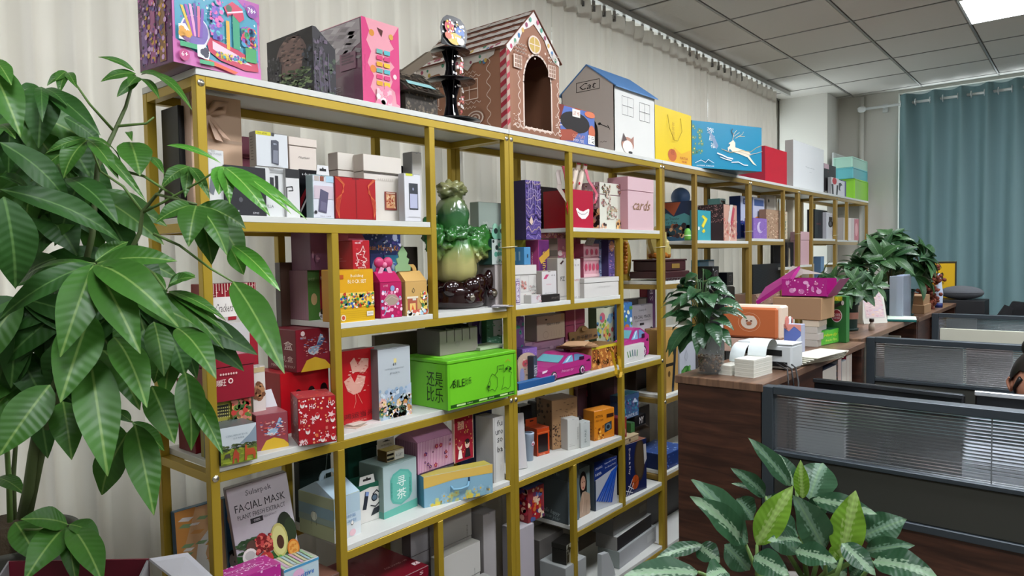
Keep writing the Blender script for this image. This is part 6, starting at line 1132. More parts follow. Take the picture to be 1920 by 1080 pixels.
carton('camera_box','orange box with dark camera picture and yellow lettering',g,'#c87a1c','#b06c1c','#d88a30',kind='tuck',rough=.3,art=[('p',[(.5,.2),(.86,.28),(.86,.56),(.5,.5)],'#26323c'),('e',.68,.38,.14,.12,'#5a6c74'),('e',.68,.38,.08,.07,'#1c242c'),('t','ACTION',.24,.8,.34,.09,'#4a2408'),('t','KID CAM',.26,.66,.34,.07,'#7a3c10'),('s',20,.05,.05,.45,.5,.006,['#7a3c10','#e8b050'],'o'),('r',.6,.7,.95,.82,'#3a2010')],sart=lines(5,.2,.8,.15,.6,'#6a3a10',.02))
g=(-0.26, 2.8665, 0.755, 0.0, 0.3782, 0.04, 0.26)
carton('gift_box','wide dusty pink box with a small heart at the back',g,'#6a4650','#5a3c46',kind='lid',art=[('e',.25,.62,.06,.08,'#9c3c4c'),('e',.32,.64,.06,.08,'#9c3c4c'),('p',[(.2,.6),(.37,.6),(.28,.46)],'#9c3c4c')])
# unit B, b6
g=(-0.0505, 2.6855, 0.427, -0.1578, 0.1627, 0.12, 0.2313)
carton('drinking_straw_box','blue and white box showing a fan of blue straws',g,'#b4b8c0','#4a5258','#2c3450',kind='plain',rough=.3,
 art=[('p',[(0,.62),(1,.8),(1,1),(0,1)],'#1c3274'),('r',0,.0,.06,.62,'#16243a'),('t','STRAWS',.2,.86,.3,.05,'#d8dce8',.15),('t','PAPER',.18,.74,.26,.05,'#d8dce8',.15),('t','Disposable Straws',.7,.93,.5,.04,'#d8dce8',.15),('t','For Every Party',.7,.84,.46,.04,'#d8dce8',.15)]+[('p',[(.06+.1*i,.2-.02*i),(.14+.1*i,.19-.02*i),(.78+.05*i,.7+.02*i),(.74+.05*i,.72+.02*i)],['#1c4aa8','#2a5cc0'][i%2]) for i in range(7)])
g=(-0.0746, 2.5867, 0.427, -0.1759, 0.08, 0.02, 0.2184)
g=(-0.06, 2.5654, 0.427, 0.0, 0.0991, 0.05, 0.2264)
carton('hair_care_box','teal box with a smiling dark haired woman in a shawl',g,'#7d9290','#3a4a4a','#56686a',kind='plain',rough=.3,art=[('e',.42,.7,.3,.22,'#1a1412',18),('p',[(.14,.68),(.2,.4),(.34,.5),(.66,.5),(.7,.34),(.74,.7)],'#1a1412'),('e',.42,.68,.2,.15,'#c89a80',16),('e',.35,.7,.03,.015,'#2a1a14'),('e',.5,.7,.03,.015,'#2a1a14'),('p',[(.34,.6),(.5,.6),(.42,.56)],'#a84048'),('p',[(.1,.0),(.1,.3),(.35,.5),(.55,.5),(.95,.4),(1,.1),(.9,0)],'#b0947c'),('l',[(.3,.1),(.4,.3),(.36,.46)],.03,'#c8a890'),('l',[(.6,.02),(.7,.3)],.014,'#8a6e58')])
g=(-0.05, 2.4451, 0.427, 0.0, 0.057, 0.2, 0.27)
carton('storage_box','large slate grey lift-lid box with white script along the bottom',(g[0],2.475,g[2],0,.09,.22,.262),'#5c6c72','#4a5254','#3c4446',kind='lid',rough=.35,sart=[('t','FIBRE',.55,.84,.5,.05,'#7d8688'),('t','Hello happy',.55,.16,.5,.1,'#a8b4b4',-.1,.4),('t','new year',.6,.06,.4,.07,'#8a9898',-.1,.4)],art=[('t','Hi',.5,.1,.5,.1,'#a8c0c8')])
g=(-.05,3.02,0.427,0,.1,.15,.26)
g=(-0.0333, 2.9397, 0.427, -0.0816, 0.1831, 0.1, 0.26)
t=carton('basketball_box','dark blue box with oval window, basketball and net print',g,'#17204a','#1c1420','#8a5a4a',kind='plain',rough=.3,art=[('e',.66,.62,.26,.42,'#382c20',20),('e',.66,.62,.2,.36,'#4c3e2c',20),('e',.44,.22,.17,.14,'#b04a1c',16),('l',[(.28,.24),(.44,.2),(.6,.26)],.01,'#3a1408'),('l',[(.44,.08),(.42,.22),(.48,.36)],.01,'#3a1408'),('l',[(.02,.02),(.3,.3)],.014,'#e0e0e4'),('l',[(.1,.0),(.36,.22)],.014,'#e0e0e4'),('l',[(.0,.12),(.3,.04)],.012,'#e0e0e4'),('l',[(.1,.2),(.34,.1)],.012,'#e0e0e4'),('t','Dunk & Play',.16,.66,.1,.5,'#e0d8d8',-PI/2),('p',[(.86,.5),(.98,.6),(.94,.9),(.82,.9)],'#b8b4b0')])
g=(-0.02, 2.9019, 0.427, 0.0, 0.1975, 0.14, 0.03)
o=carton('wooden_box','light wood flat box with dark clasp, lying over the basketball box',(g[0]-.01,g[1],0.427+.262,0,.165,.1,.032),'#b09a78','#a08a6c','#b8a684',kind='lid',rough=.5,art=[('r',.42,.3,.5,.7,'#3a2a1c')])
zb=0.427+.295
g=(-0.02, 2.9122, 0.427, 0.0, 0.054, 0.09, 0.1)
carton('snack_box','small brick red box on the light wooden box',(g[0]-.02,g[1],zb,0,g[4],.07,.10),'#8c3030','#7a2830',kind='tuck',art=[('e',.5,.3,.3,.2,'#c8a080'),('e',.6,.6,.2,.16,'#b83c30')])
g=(-0.06, 3.0381, 0.427, 0.0, 0.038, 0.06, 0.05)
carton('snack_box','tiny green box between red and black boxes on wooden box',(g[0],g[1]+.003,zb,0,g[4],.05,.05),'#3a6a38','#2a5028',kind='tuck')
g=(-0.1, 3.1513, 0.427, 0.0, 0.1114, 0.06, 0.05)
carton('card_game_box','black box with white zigzag lettering under the UNIVERSE box',(g[0]-.0,g[1],zb-.0,0,g[4],.06,.056),'#121014','#121014',kind='tuck',art=[('t','MY',.6,.5,.4,.6,'#e0dcd8')])
g=(-0.09, 3.0195, 0.427, 0.0, 0.2879, 0.08, 0.1)
carton('puzzle_box','blue and violet galaxy box lettered UNIVERSE, upper right of the lower unit',(-.1,g[1],zb+.0575,0,.175,.07,.125),'#3c5c84','#2a3c60','#4a90a8',kind='lid',rough=.3,art=[('s',80,.02,.2,.98,.8,.01,['#5a4a84','#3a7a9c','#8a5a8c','#2c3c6c','#4a9cb0']),('p',[(.6,.62),(.75,.8),(.92,.6)],'#b8c8dc'),('t','UNIVERSE',.5,.12,.8,.14,'#c4ccd8')])
g=(-0.24, 3.3297, 0.427, 0.0, 0.1956, 0.05, 0.5)
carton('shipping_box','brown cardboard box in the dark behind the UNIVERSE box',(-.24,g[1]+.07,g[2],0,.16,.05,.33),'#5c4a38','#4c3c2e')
# b7
g=(-0.05, 2.1267, 0.088, 0.0, 0.0891, 0.1, 0.5205)
g=(-0.03, 2.1067, 0.088, 0.0, 0.0982, 0.1, 0.53)
carton('storage_box','tall narrow white box at the foot of the second unit',(g[0],g[1],g[2],0,g[4],.09,.44),'#aca6ac','#8c888c','#b4b0b4',kind='tuck',art=[('l',ell(.06,.5,.1,.05,12)+[(.16,.5)],.02,'#4a6a4c')])
g=(-0.06, 2.1992, 0.088, 0.0, 0.085, 0.1, 0.1)
carton('toy_box','small red and blue cartoon box standing on the tall narrow white box',(-.04,g[1]-.02,0.08800000000000001+.441,0,.11,.08,.14),'#8c3438','#7a1420','#2c3c6c',rough=.3,art=[('e',.5,.4,.3,.36,'#a82028'),('e',.5,.66,.2,.14,'#d8a890'),('s',40,.02,.02,.98,.98,.01,['#4a5a8c','#c87030','#d8c0a0','#6a2a48'],'o')],sart=[('s',24,.02,.02,.98,.98,.012,['#a83040','#3a2c58','#c89080'],'o')])
g=(-0.0349, 2.8748, 0.088, 0.0523, 0.4107, 0.12, 0.075)
carton('storage_box','lowest white box in the leaning stack at the foot of second unit',(g[0],g[1],g[2],g[3],g[4],g[5],.085),'#a6a8aa','#8c9490','#a0a2a2',kind='plain') if False else carton('storage_box','lowest white box in the leaning stack at the foot of second unit',(g[0],g[1],g[2],g[3],g[4],g[5],.085),'#a6a8aa','#8c9490','#a0a2a2',kind='plain',art=[('r',.74,.3,.94,.75,'#b4b8b8')])
carton('storage_box','black fronted white box in the middle of the leaning stack',(g[0]-.012,g[1]+.0,g[2]+.0855,g[3],g[4]*.93,g[5],.07),'#0c0a12','#8e8c88','#b4b6b2',kind='plain')
carton('storage_box','top white flat box with pale label in the leaning stack',(g[0]-.03,g[1]-.005,g[2]+.156,g[3],g[4]*.9,g[5],.09),'#8f908e','#7a7a78','#2a2622',kind='plain',art=[('r',.76,.3,.98,.7,'#a8aca8')])
g=(-0.3142, 2.8198, 0.088, -1.3617, 0.1332, 0.1, 0.11)
carton('tin_box','small black and white patterned tin box near the lower post',(-.015,2.4083,0.08800000000000001+.19,.12,.115,.075,.09),'#a8a89a','#22221e','#1c1a18',kind='lid',rough=.3,art=[('r',.03,.1,.2,.5,'#1c1c18'),('p',[(.4,.5),(.7,.9),(.8,.8),(.72,.6),(.84,.5),(.7,.3),(.6,.5),(.46,.2)],'#1a1816'),('s',10,.05,.6,.3,.95,.007,['#2a2a24'],'o')])
carton('storage_box','white box carrying the small patterned tin at bottom shelf',(-.005,2.385,0.08800000000000001,.0,.16,.14,.189),'#a8acaa','#8c9090','#b0b4b2',kind='tuck')
carton('shipping_box','small tan box low at the foot of the tall narrow white box',(-.01,2.1657,0.08800000000000001,0,.12,.13,.1),'#a08470','#8a7060','#a88c78',kind='tuck')
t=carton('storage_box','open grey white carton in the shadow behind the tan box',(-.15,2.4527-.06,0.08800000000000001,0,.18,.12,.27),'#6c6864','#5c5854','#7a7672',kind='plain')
t=empty('paper_roll_cone','white folded paper sheet standing beside the patterned tin','paper',(.0-.03,2.7413,0.08800000000000001))
b=MB(); b.prism([(-.05,0),(.07,0),(.05,.06),(.01,.13),(-.05,.14)],-.012,.012,mat('#b8bcbc',.5),'x'); b.build('sheet',t)

# === unit C ===
Z2,Z3,Z4,Z5=1.695,1.478,1.16+.018,0.873
g=(-0.03, 3.7625, 1.695, 0.0, 0.1747, 0.05, 0.1758)
carton('question_mark_box','turquoise box with large yellow question mark',g,'#3a98a4','#2a7884','#2f86a0',rough=.35,art=[('t','?',.5,.55,.5,.6,'#d8c020'),('t','?',.5,.55,.34,.5,'#e8dc40'),('e',.05,.4,.08,.06,'#e8ece8')])
g=(-0.03, 4.122, 1.695, 0.0, 0.2068, 0.17, 0.2266)
carton('perfume_box','tall box with speckled dark side and pink candy cane front',g,'#c89a88','#3a2c2e','#4a3c3c',rough=.35,art=[('p',[(.3,.5),(.5,1),(.7,1),(.5,.5)],'#d8d0c8'),('p',[(.5,.5),(.7,.95),(.85,.9),(.65,.4)],'#b84858'),('s',50,.0,.0,1,.6,.01,['#c04858','#e8c8b8','#a03c4c'],'f'),('l',[(.4,.0),(.5,.4),(.4,.8)],.05,'#e0d8d0')],sart=[('s',220,.02,.5,.98,.98,.003,['#a87a78','#c89a90','#6a4a4c'],'o')])
g=(-0.2, 4.461, 1.695, 0.0, 0.0976, 0.1, 0.29)
carton('gift_box','aqua box with cherry drawings at the back of third unit',g,'#a8bcb4','#6aa0a0',art=[('s',16,.1,.5,.9,.95,.012,['#6a2c38','#3a4a44'],'f')])
g=(-0.13, 4.6402, 1.695, 0.0, 0.4472, 0.08, 0.3131)
carton('music_box','white and blue boxed set with cartoon lettering by unit joint',(g[0],g[1],g[2],0,g[4],g[5],g[6]),'#b8c0d4','#1c2c60','#2a3c74',rough=.35,art=[('r',.1,.82,.9,.95,'#2c3c70'),('t','MUSIC PARTY',.5,.885,.7,.08,'#e8e8f0'),('e',.3,.55,.12,.08,'#d88a30'),('r',.0,.1,.25,.45,'#2a4a90'),('s',30,.02,.05,.5,.5,.01,['#2c4c9c','#a03848','#e0e0e8'],'w')])
g=(-0.03, 3.4273, 1.695, 0.0, 0.2866, 0.26, 0.23)
carton('pirate_toy_box','teal toy box with pirate crew print, seen from its end',(-.07,3.766,Z2,0,.04,.225,.232),'#3a6a6c','#1f4a58','#24384c',rough=.35,sart=[('r',0,.62,1,1,'#1c2c4c'),('p',[(.1,.98),(.5,.64),(.7,.98)],'#a04a28'),('p',[(.0,.6),(.3,.72),(.5,.62),(.8,.7),(1,.6),(1,.4),(0,.4)],'#4a8c90'),('t','Happy Traveler',.4,.56,.5,.08,'#1a1a20'),('t','Toy Day',.4,.47,.4,.07,'#1a1a20'),('s',60,.1,.12,.95,.4,.014,['#5a2c24','#2a1c24','#8a5a3c','#1c3a44','#c89a70'],'o'),('r',0,0,1,.12,'#26506c'),('e',.05,.2,.08,.08,'#c8a060')])
t=empty('blue_pattern_ball','blue patterned lantern ball at the back of third unit','lantern',(-.22,3.93,Z2+.27))
b=MB(); b.sphere((0,0,0),.058,mat('#4a648c',.4,vary=.4),18,12); b.build('lantern_body',t); b=MB(); b.box(-.04,.04,-.04,.04,-.27,-.0565,mat('#c4c8c4',.5)); b.build('base_box',t)
g=(-0.03, 3.5919, 1.695, 0.0, 0.0953, 0.1, 0.1)
t=empty('round_toy','bright green round toy box between pirate box and question box','toy',(-.03,3.6489-.02,Z2)); 
b=MB(); b.lathe([(0,0),(.015,0),(.018,.01),(.018,.05),(.01,.065),(0,.068)],mat('#6ab048',.4),14); b.build('toy_body',t); b=MB(); b.lathe([(.0185,.025),(.019,.028),(.0185,.03)],mat('#d8e8c0',.4),14); b.build('band',t)
# crystal on wooden chest
cy=3.6764
cy=3.47
t=empty('wooden_chest','dark red wooden scalloped chest with brass plate on third unit','chest',(-.12,cy,Z3))
wm3=mat('#3c1c20',.3,vary=.15)
b=MB(); b.box(-.11,.11,-.14,.14,.012,.05,wm3,bev=.004); b.build('lower_step',t)
b=MB(); b.box(-.095,.095,-.125,.125,.051,.105,wm3,bev=.004); b.box(-.1,.1,-.132,.132,.105,.115,wm3,bev=.003); b.build('chest_body',t)
b=MB()
for k in range(9): b.sphere((.1,-.128+.032*k,.012),.014,wm3,8,6,sc=(.5,1,.8))
b.build('scalloped_edge',t)
b=MB(); b.box(.095,.098,-.045,.045,.065,.09,mat('#b8924a',.3,.6),bev=.001); b.build('brass_plate',t)
t=empty('crystal_ornament','pale yellow rugged crystal ornament with amber base on wooden chest','ornament',(-.12,cy,Z3+.115))
cmr=mat('#c8b870',.15,trans=.25); am=mat('#a8641c',.2)
def rock(b,n,c,r,m,sc,seed):
    rr=random.Random(seed); bm=bmesh.new(); bmesh.ops.create_icosphere(bm,subdivisions=2,radius=r)
    for v in bm.verts: v.co=Vector((v.co.x*sc[0],v.co.y*sc[1],v.co.z*sc[2]))*rr.uniform(.78,1.15)+Vector(c)
    bm.verts.index_update(); b.add([v.co.copy() for v in bm.verts],[[v.index for v in f.verts] for f in bm.faces],m); bm.free()
b=MB(); rock(b,0,(0,-.03,.09),.075,cmr,(.7,.9,1.25),3); rock(b,0,(0,.035,.06),.06,cmr,(.7,.8,1.1),5); b.build('crystal_body',t)
b=MB()
for k in range(12): rock(b,0,(.03*math.cos(k),-.1+.018*k,.02),.018,am,(1,1,.9),k)
b.build('amber_base',t)
# second yellow bottle-like ornament seen through unit B
t=empty('amber_ornament','amber and yellow glossy round ornament seen through second unit','ornament',(-.268,3.345,Z3))
b=MB(); b.lathe([(0,0),(.03,0),(.036,.01),(.025,.03),(.035,.07),(.038,.13),(.03,.19),(.015,.23),(0,.24)],mat('#c0a040',.1,trans=.3),20); b.build('glass_body',t)
b=MB()
for k in range(9): b.sphere((.03,-.045+.004*(k%3),.05+.019*k),.014,am,8,6)
b.build('amber_beads',t)
# black boxes in unit C tall cell
Z4=1.16+.018
for i,(xl,xr,yt,X_,dp,lab,cc) in enumerate([(655,760,640-0,-.06,.14,'black gaming accessory box with red and white outline art, front of third unit','#17161c')]):
    pass
g=(-0.05, 4.0995, 1.028, 0.0, 0.2257, 0.16, 0.2)
cz=1.0
def blackbox(label,yl,yr,X,z,d,h,art):
    carton('gaming_accessory_box',label,(X,yl,z,0,yr-yl,d,h),'#141419','#0d0d11','#1e1c22',rough=.3,art=art)
ga=[('l',[(.3,.3),(.35,.75),(.7,.8),(.75,.4),(.6,.25),(.3,.3)],.02,'#a8a0a8'),('l',[(.45,.35),(.5,.65),(.62,.6)],.015,'#8a4048'),('e',.12,.85,.05,.05,'#c8c4c8'),('s',10,.2,.05,.9,.2,.004,['#6a6870'])]
ya,yb_,yc,yd=4.1086,4.3276,4.5307,4.072
blackbox('large black box with outlined gadget, lower front of third unit',ya,yb_,-.05,Z4,.16,.23,ga)
blackbox('dark teal black box right of the large outlined box, third unit',yb_+.008,min(yc,4.44),-.09,Z4,.17,.22,[('r',.1,.1,.9,.9,'#16242a')])
blackbox('black box with grey headset outline on top of large outlined box',yd+.02,ya+.08,-.09,Z4+.231,.14,.13,ga)
blackbox('small black box with two white marks on dark teal box',yb_+.01,yb_+.11,-.1,Z4+.231,.1,.085,ga[:2])
carton('gadget_box','blue and silver box behind the black gaming boxes',(-.222,ya+.09,Z4,0,.22,.06,.4),'#6a8494','#3a90b8','#2a80b0',art=[('r',.6,.85,.98,.98,'#c8ccd0')],sart=[('r',0,0,1,1,'#2f80a4')])
# === unit D ===
g=(-0.03, 4.6074, 1.713, 0.0, 0.2503, 0.06, 0.1395)
carton('moon_print_box','lilac box with white crescent moon drawing in fourth unit',g,'#8a68b0','#70549a',art=[('e',.5,.55,.24,.28,'#d0c0e0',18),('e',.62,.6,.2,.24,'#8a68b0',18),('s',24,.05,.05,.95,.95,.006,['#c8b0e0','#5a4080'],'*')])
g=(-0.04, 4.8721, 1.713, 0.0, 0.4324, 0.05, 0.2078)
carton('hair_print_box','brown cream box with curly hair pattern in fourth unit',g,'#a88a70','#8a6a54',kind='tuck',art=[('s',90,.0,.0,.55,.9,.014,['#6a4434','#c8a88c','#8a5c44','#e0c8b0'],'w'),('r',.62,.02,1,.98,'#c8bca4'),('t','OBLE',.8,.4,.24,.5,'#3a5a4c',PI/2),('s',40,.6,.0,1,.95,.01,['#c87040','#e0d0b0','#8a9a80'],'w')])
g=(-0.1, 4.7864, 1.713, 0.0, 0.2106, 0.02, 0.2916)
carton('snack_box','white box with orange cake print behind the lilac moon box',g,'#b4b8cc','#7a80a4',art=[('r',.1,.8,.95,.95,'#3a5080'),('e',.4,.45,.3,.1,'#d88a38'),('r',.1,.36,.8,.42,'#c06a28')])
t=empty('comb_rack','row of thin cream sticks standing in a holder behind curly hair box','rack',(-.2,5.3437,1.713))
for k in range(6): b=MB(); b.box(-.004,.004,.045*k,.045*k+.012,0,.30,mat('#c8b898',.5)); b.build('stick',t)
b=MB(); b.box(-.02,.02,-.02,.27,0,.03,mat('#6a5040',.5)); b.build('holder',t)
z4=1.178
g=(-0.05, 4.6528, 1.35, 0.0, 0.5553, 0.12, 0.15)
carton('quilted_bag','black quilted bag-like box with tiny white dots in fourth unit',(-.05,g[1],z4+.16,0,g[4],.05,.20),'#16161a','#0e0e12',kind='plain',cat='bag',art=[('l',[(0,.1*i),(1,.1*i+.6)],.004,'#3a3a40') for i in range(-5,9)]+[('l',[(0,.1*i+.6),(1,.1*i)],.004,'#3a3a40') for i in range(-5,9)])
carton('marbled_sleeve_box','flat terracotta marbled box under the black quilted bag',(-.03,g[1],z4+.08,0,g[4]+.02,.16,.078),'#a88470','#8a6a58','#b49c8c',kind='plain',art=smear(9,30,['#c8a898','#8a5c48','#d8c0b0'],0,0,1,1,.06))
carton('gift_box','black and white flat box under the marbled flat box',(-.03,g[1],z4,0,g[4],.16,.079),'#18161a','#141218',kind='plain',art=[('t','STYLE',.2,.5,.24,.3,'#c8c4c8')])
g=(-0.05, 5.3132, 1.508, 0.0, 0.0832, 0.08, 0.18)
carton('gift_box','black square box with pale insert on the small shelf, fourth unit',(-.05,5.3284,1.508,0,.15,.1,.185),'#17161a','#121114',art=[('p',[(.2,.0),(.5,.0),(.45,.7),(.25,.8)],'#8a8270')])
carton('gift_box','dusty mauve box standing on black square box, fourth unit',(-.1,5.18,1.508+.186,0,.22,.08,.13),'#8a7070','#7a6264')
carton('storage_box','white upright box with black round hole, right end of fourth unit',(-.14,5.16,1.508+.317,0,.2,.05,.22),'#c0b8ac','#a8a094',art=[('e',.2,.8,.07,.06,'#141414'),('r',.8,0,.9,1,'#e0dcd0'),('l',[(.2,.2),(.7,.2)],.02,'#4a3a34')])
# === unit E ===
g=(-0.02, 5.5527, 1.518, 0.0, 0.2103, 0.08, 0.2578)
carton('gift_box','tall pale pink box alone on small shelf of fifth unit',g,'#c4a0a4','#b08c90',kind='lid')
g=(-0.06, 5.6802, 1.518, 0.0, 0.0749, 0.06, 0.5161)
carton('gift_box','slim cream box standing tall behind the pale pink box',(-.12,g[1],g[2],0,g[4],.06,g[6]),'#d0c8b4','#c0b8a4')
g=(-0.06, 6.0326, 1.724, 0.0, 0.3567, 0.06, 0.2455)
carton('gift_box','black upright box with tiny red mark in fifth unit',g,'#15161a','#0c0c10',kind='book',art=[('t','BLACK',.3,.52,.3,.05,'#a02c34')])
carton('gift_box','second black box behind the first, left end of fifth unit',(-.19,5.6,1.518+.0,0,.13,.08,.42),'#0e0f12','#0a0a0c')
g=(-0.03, 6.2538, 1.724, 0.0, 0.2328, 0.04, 0.2272)
carton('smart_watch_box','slim white box with black round watch picture in fifth unit',g,'#c8c8cc','#a8a8ac',art=[('e',.5,.58,.28,.14,'#1c1e24',16),('e',.5,.58,.16,.08,'#5a5e68'),('r',.3,.7,.7,.84,'#2a2c32'),('r',.1,.9,.9,.91,'#8a8a90')])
g=(-.1,6.02,1.178,0,.14,.06,.34)
carton('gift_box','narrow cream box on low shelf of fifth unit behind plants',g,'#b8b09c','#9c9480')
carton('gift_box','narrow pale blue box on low shelf of fifth unit behind plants',(-.06,6.2,1.178,0,.1,.06,.4),'#6a8cac','#4a6480')
# === unit F ===
g=(-0.05, 7.1296, 1.718, 0.0, 0.2584, 0.08, 0.2116)
carton('gift_box','coral pink and white box in the last unit above green plants',g,'#b86a74','#c8c0bc',kind='tuck',art=[('r',.0,0,.35,1,'#c8bcb8'),('e',.65,.5,.2,.3,'#d8a0a4')])
g=(-0.08, 6.9625, 1.718, 0.0, 0.1006, 0.06, 0.2133)
carton('gift_box','slim grey white box beside the coral box in last unit',g,'#b8b0a8','#948c88')

# lower boards of the third unit, seen past the second unit's end post
g=(-0.03, 3.3617, 0.873, 0.0, 0.0803, 0.12, 0.3396)
carton('kraft_gift_box','tall kraft box with dark tape band behind the peace lily',(g[0],g[1],g[2],0,.19,g[5],g[6]),'#b08a48','#9a7840',kind='tuck',art=[('r',0,.42,.5,.47,'#2a2418'),('e',.18,.3,.07,.05,'#5c4420'),('p',[(.32,0),(.55,.9),(.68,.9),(.46,0)],'#1c2228')])
g=(-0.02, 3.493, 0.873, 0.0, 0.1546, 0.03, 0.2485)
carton('shopping_bag','white box with round green bush print behind the glass vase',(g[0],3.50,g[2],0,.2,.03,g[6]),'#b4b8c0','#a0a4aa',kind='plain',cat='box',art=[('e',.4,.3,.3,.2,'#2c6a24',16),('s',40,.12,.14,.68,.46,.012,['#3c7a30','#1f5418','#5a9448'],'o'),('l',[(.3,.7),(.4,.85),(.5,.7),(.4,.6),(.3,.7)],.012,'#8a9098')])
g=(-0.02, 3.3393, 0.755, 0.0, 0.1454, 0.2, 0.09)
carton('tissue_box','dark blue sequined low box on a lower board behind the walnut cabinet',(-.02,3.25+.07,.464,0,.26,.2,.085),'#16306a','#122450','#2a4c8c',kind='tuck',tart=[('s',60,.02,.02,.98,.98,.006,['#a8c0e0','#4a70b8','#16306a'],'o')],art=[('s',20,.02,.1,.98,.9,.005,['#4a70b8'],'o')])
carton('shipping_box','plain kraft box behind the dark blue sequined box',(-.225,3.33,.464,0,.2,.06,.17),'#7a6040','#6a5238',kind='tuck')
for i,(y_,w_,z_,h_,c_,l_) in enumerate([(2.93,.30,.428,.33,'#2c2420','dark brown storage box in shadow behind basketball and UNIVERSE boxes'),(2.9,.34,1.0,0,'',''),(3.34,.5,.874,.26,'#33261f','dark brown box added to darken the back behind tall kraft box'),(3.32,.9,.069,.34,'#2c2320','wide dark box added as shade on the bottom board of third unit'),(3.95,.45,.874,.27,'#2a2422','dark box added as shade on the lower board behind walnut cabinet'),(4.55,.8,.874,.27,'#2c2724','long dark box added as shade low in the fourth unit')]):
    if h_: carton('storage_box',l_,(-.27 if i==0 else -.2,y_,z_,0,w_,.03 if i==0 else .09,h_),c_,c_,kind='tuck')  # those in the third and fourth units are added to darken the backs
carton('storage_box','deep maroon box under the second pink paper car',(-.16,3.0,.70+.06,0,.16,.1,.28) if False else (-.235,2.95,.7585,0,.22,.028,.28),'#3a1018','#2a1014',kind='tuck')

# ---------------- cabinets, partitions, desks ----------------
def wood_mat(c1,c2,ax=(1,1,9)):
    m=bpy.data.materials.new('walnut_veneer'); m.use_nodes=True; nt=m.node_tree; b=nt.nodes['Principled BSDF']; b.inputs['Roughness'].default_value=.38
    tc=nt.nodes.new('ShaderNodeTexCoord'); mp=nt.nodes.new('ShaderNodeMapping'); mp.inputs['Scale'].default_value=ax
    n=nt.nodes.new('ShaderNodeTexNoise'); n.inputs['Scale'].default_value=5; n.inputs['Detail'].default_value=6; n.inputs['Distortion'].default_value=.8
    r=nt.nodes.new('ShaderNodeValToRGB'); r.color_ramp.elements[0].position=.35; r.color_ramp.elements[0].color=(*hx(c1),1); r.color_ramp.elements[1].position=.68; r.color_ramp.elements[1].color=(*hx(c2),1)
    nt.links.new(tc.outputs['Object'],mp.inputs[0]); nt.links.new(mp.outputs[0],n.inputs['Vector']); nt.links.new(n.outputs[0],r.inputs[0]); nt.links.new(r.outputs[0],b.inputs['Base Color']); return m
walnut=wood_mat('#2e1a12','#523224'); walnut_top=wood_mat('#5a4234','#80624c',(9,1,1))
def cabinet(label,x0,x1,y0,y1,top,bays,name='storage_cabinet'):
    t=empty(name,label,'cabinet',(x0,y0,0)); w=x1-x0; L=y1-y0
    b=MB(); b.box(-.008,w+.008,-.006,L+.006,top-.025,top,walnut_top,bev=.002); b.build('worktop',t)
    b=MB(); b.box(0,w,0,.018,.06,top-.0255,walnut); b.build('end_panel',t)
    b=MB(); b.box(0,w,L-.018,L,.06,top-.0255,walnut); b.build('end_panel',t)
    b=MB(); b.box(0,.016,.0185,L-.0185,.06,top-.0255,walnut); b.build('back_panel',t)
    b=MB(); b.box(.0,w-.02,.0,L,0,.0595,walnut); b.build('plinth',t)
    for z in (.08,.45,.84): b=MB(); b.box(.0165,w-.004,.0185,L-.0185,z,z+.018,walnut); b.build('shelf_panel',t)
    for yy in bays[:-1]: b=MB(); b.box(.0165,w-.002,yy,yy+.018,.0985,top-.0255,walnut); b.build('divider',t)
    if bays[0]>0: b=MB(); b.box(w-.018,w,.0185,bays[0],.09,top-.0255,walnut); b.build('door_panel',t)
    return t
CT=1.22
cabinet('dark walnut storage cabinet under the peace lily and label printer',.67,.945,2.1,3.315,CT,[.62,1.2])
cabinet('dark walnut cabinet under the small potted plant and desk calendar',.66,.93,3.33,4.62,CT+.012,[.55,1.2])
cabinet('farther dark walnut cabinet under the big leafy plant and kraft boxes',.66,.93,4.64,6.05,CT+.0,[.4,1.35])
# books in the open bay of the first cabinet
def upright(name,label,cat,x0,x1,y0,y1,z0,z1,c,parts=None):
    t=empty(name,label,cat,((x0+x1)/2,(y0+y1)/2,z0)); b=MB(); b.box(-(x1-x0)/2,(x1-x0)/2,-(y1-y0)/2,(y1-y0)/2,0,z1-z0,mat(c,.5),bev=.002); b.build('cover',t)
    if parts=='spiral':
        for k in range(12): q=MB(); zc=.02+k*(z1-z0-.04)/11; q.tube([((x1-x0)/2+.004*math.cos(a_),-(y1-y0)/2-.003+.007*math.sin(a_),zc) for a_ in [i*PI/4 for i in range(9)]],.0012,mat('#c8a088',.3,.6),5,cap=False); q.build('binding_ring',t)
        q=MB(); q.box((x1-x0)/2,(x1-x0)/2+.003,-(y1-y0)/2,(y1-y0)/2,.0,z1-z0,mat('#c8b0a8',.6)); q.build('page_edge',t)
    else:
        q=MB(); q.box(-(x1-x0)/2+.004,(x1-x0)/2+.0006,-(y1-y0)/2+.003,(y1-y0)/2-.003,.002,z1-z0-.004,mat('#cfc8bc' if c!='#1c2236' else '#10141f',.7)); q.build('page_block',t)
    return t
zb=.8585
upright('lever_arch_file','dark navy file standing in the open cabinet bay','file',.72,.925,2.735,2.985,zb,1.165,'#141a2c')
upright('spiral_notebook','upright notebook with copper spiral binding right of navy file','notebook',.72,.925,3.0,3.045,zb,1.18,'#8a8c90','spiral')
upright('paper_folder','pale grey paper folder between spiral notebook and red book','folder',.73,.925,3.06,3.13,zb,1.165,'#9aa0a8')
upright('hardback_book','crimson hardback standing at the right of the cabinet bay','book',.72,.922,3.14,3.2,zb,1.188,'#a01c3c')
upright('hardback_book','cream and pink book standing last in the cabinet bay','book',.72,.92,3.21,3.24,zb,1.18,'#c8988c')
upright('paper_folder','white folded papers standing in the dark second cabinet bay','folder',.70,.91,4.26,4.29,zb,1.15,'#a8a494')
upright('lever_arch_file','black file standing in the second cabinet bay','file',.70,.9,3.9,4.2,zb,1.13,'#111214')

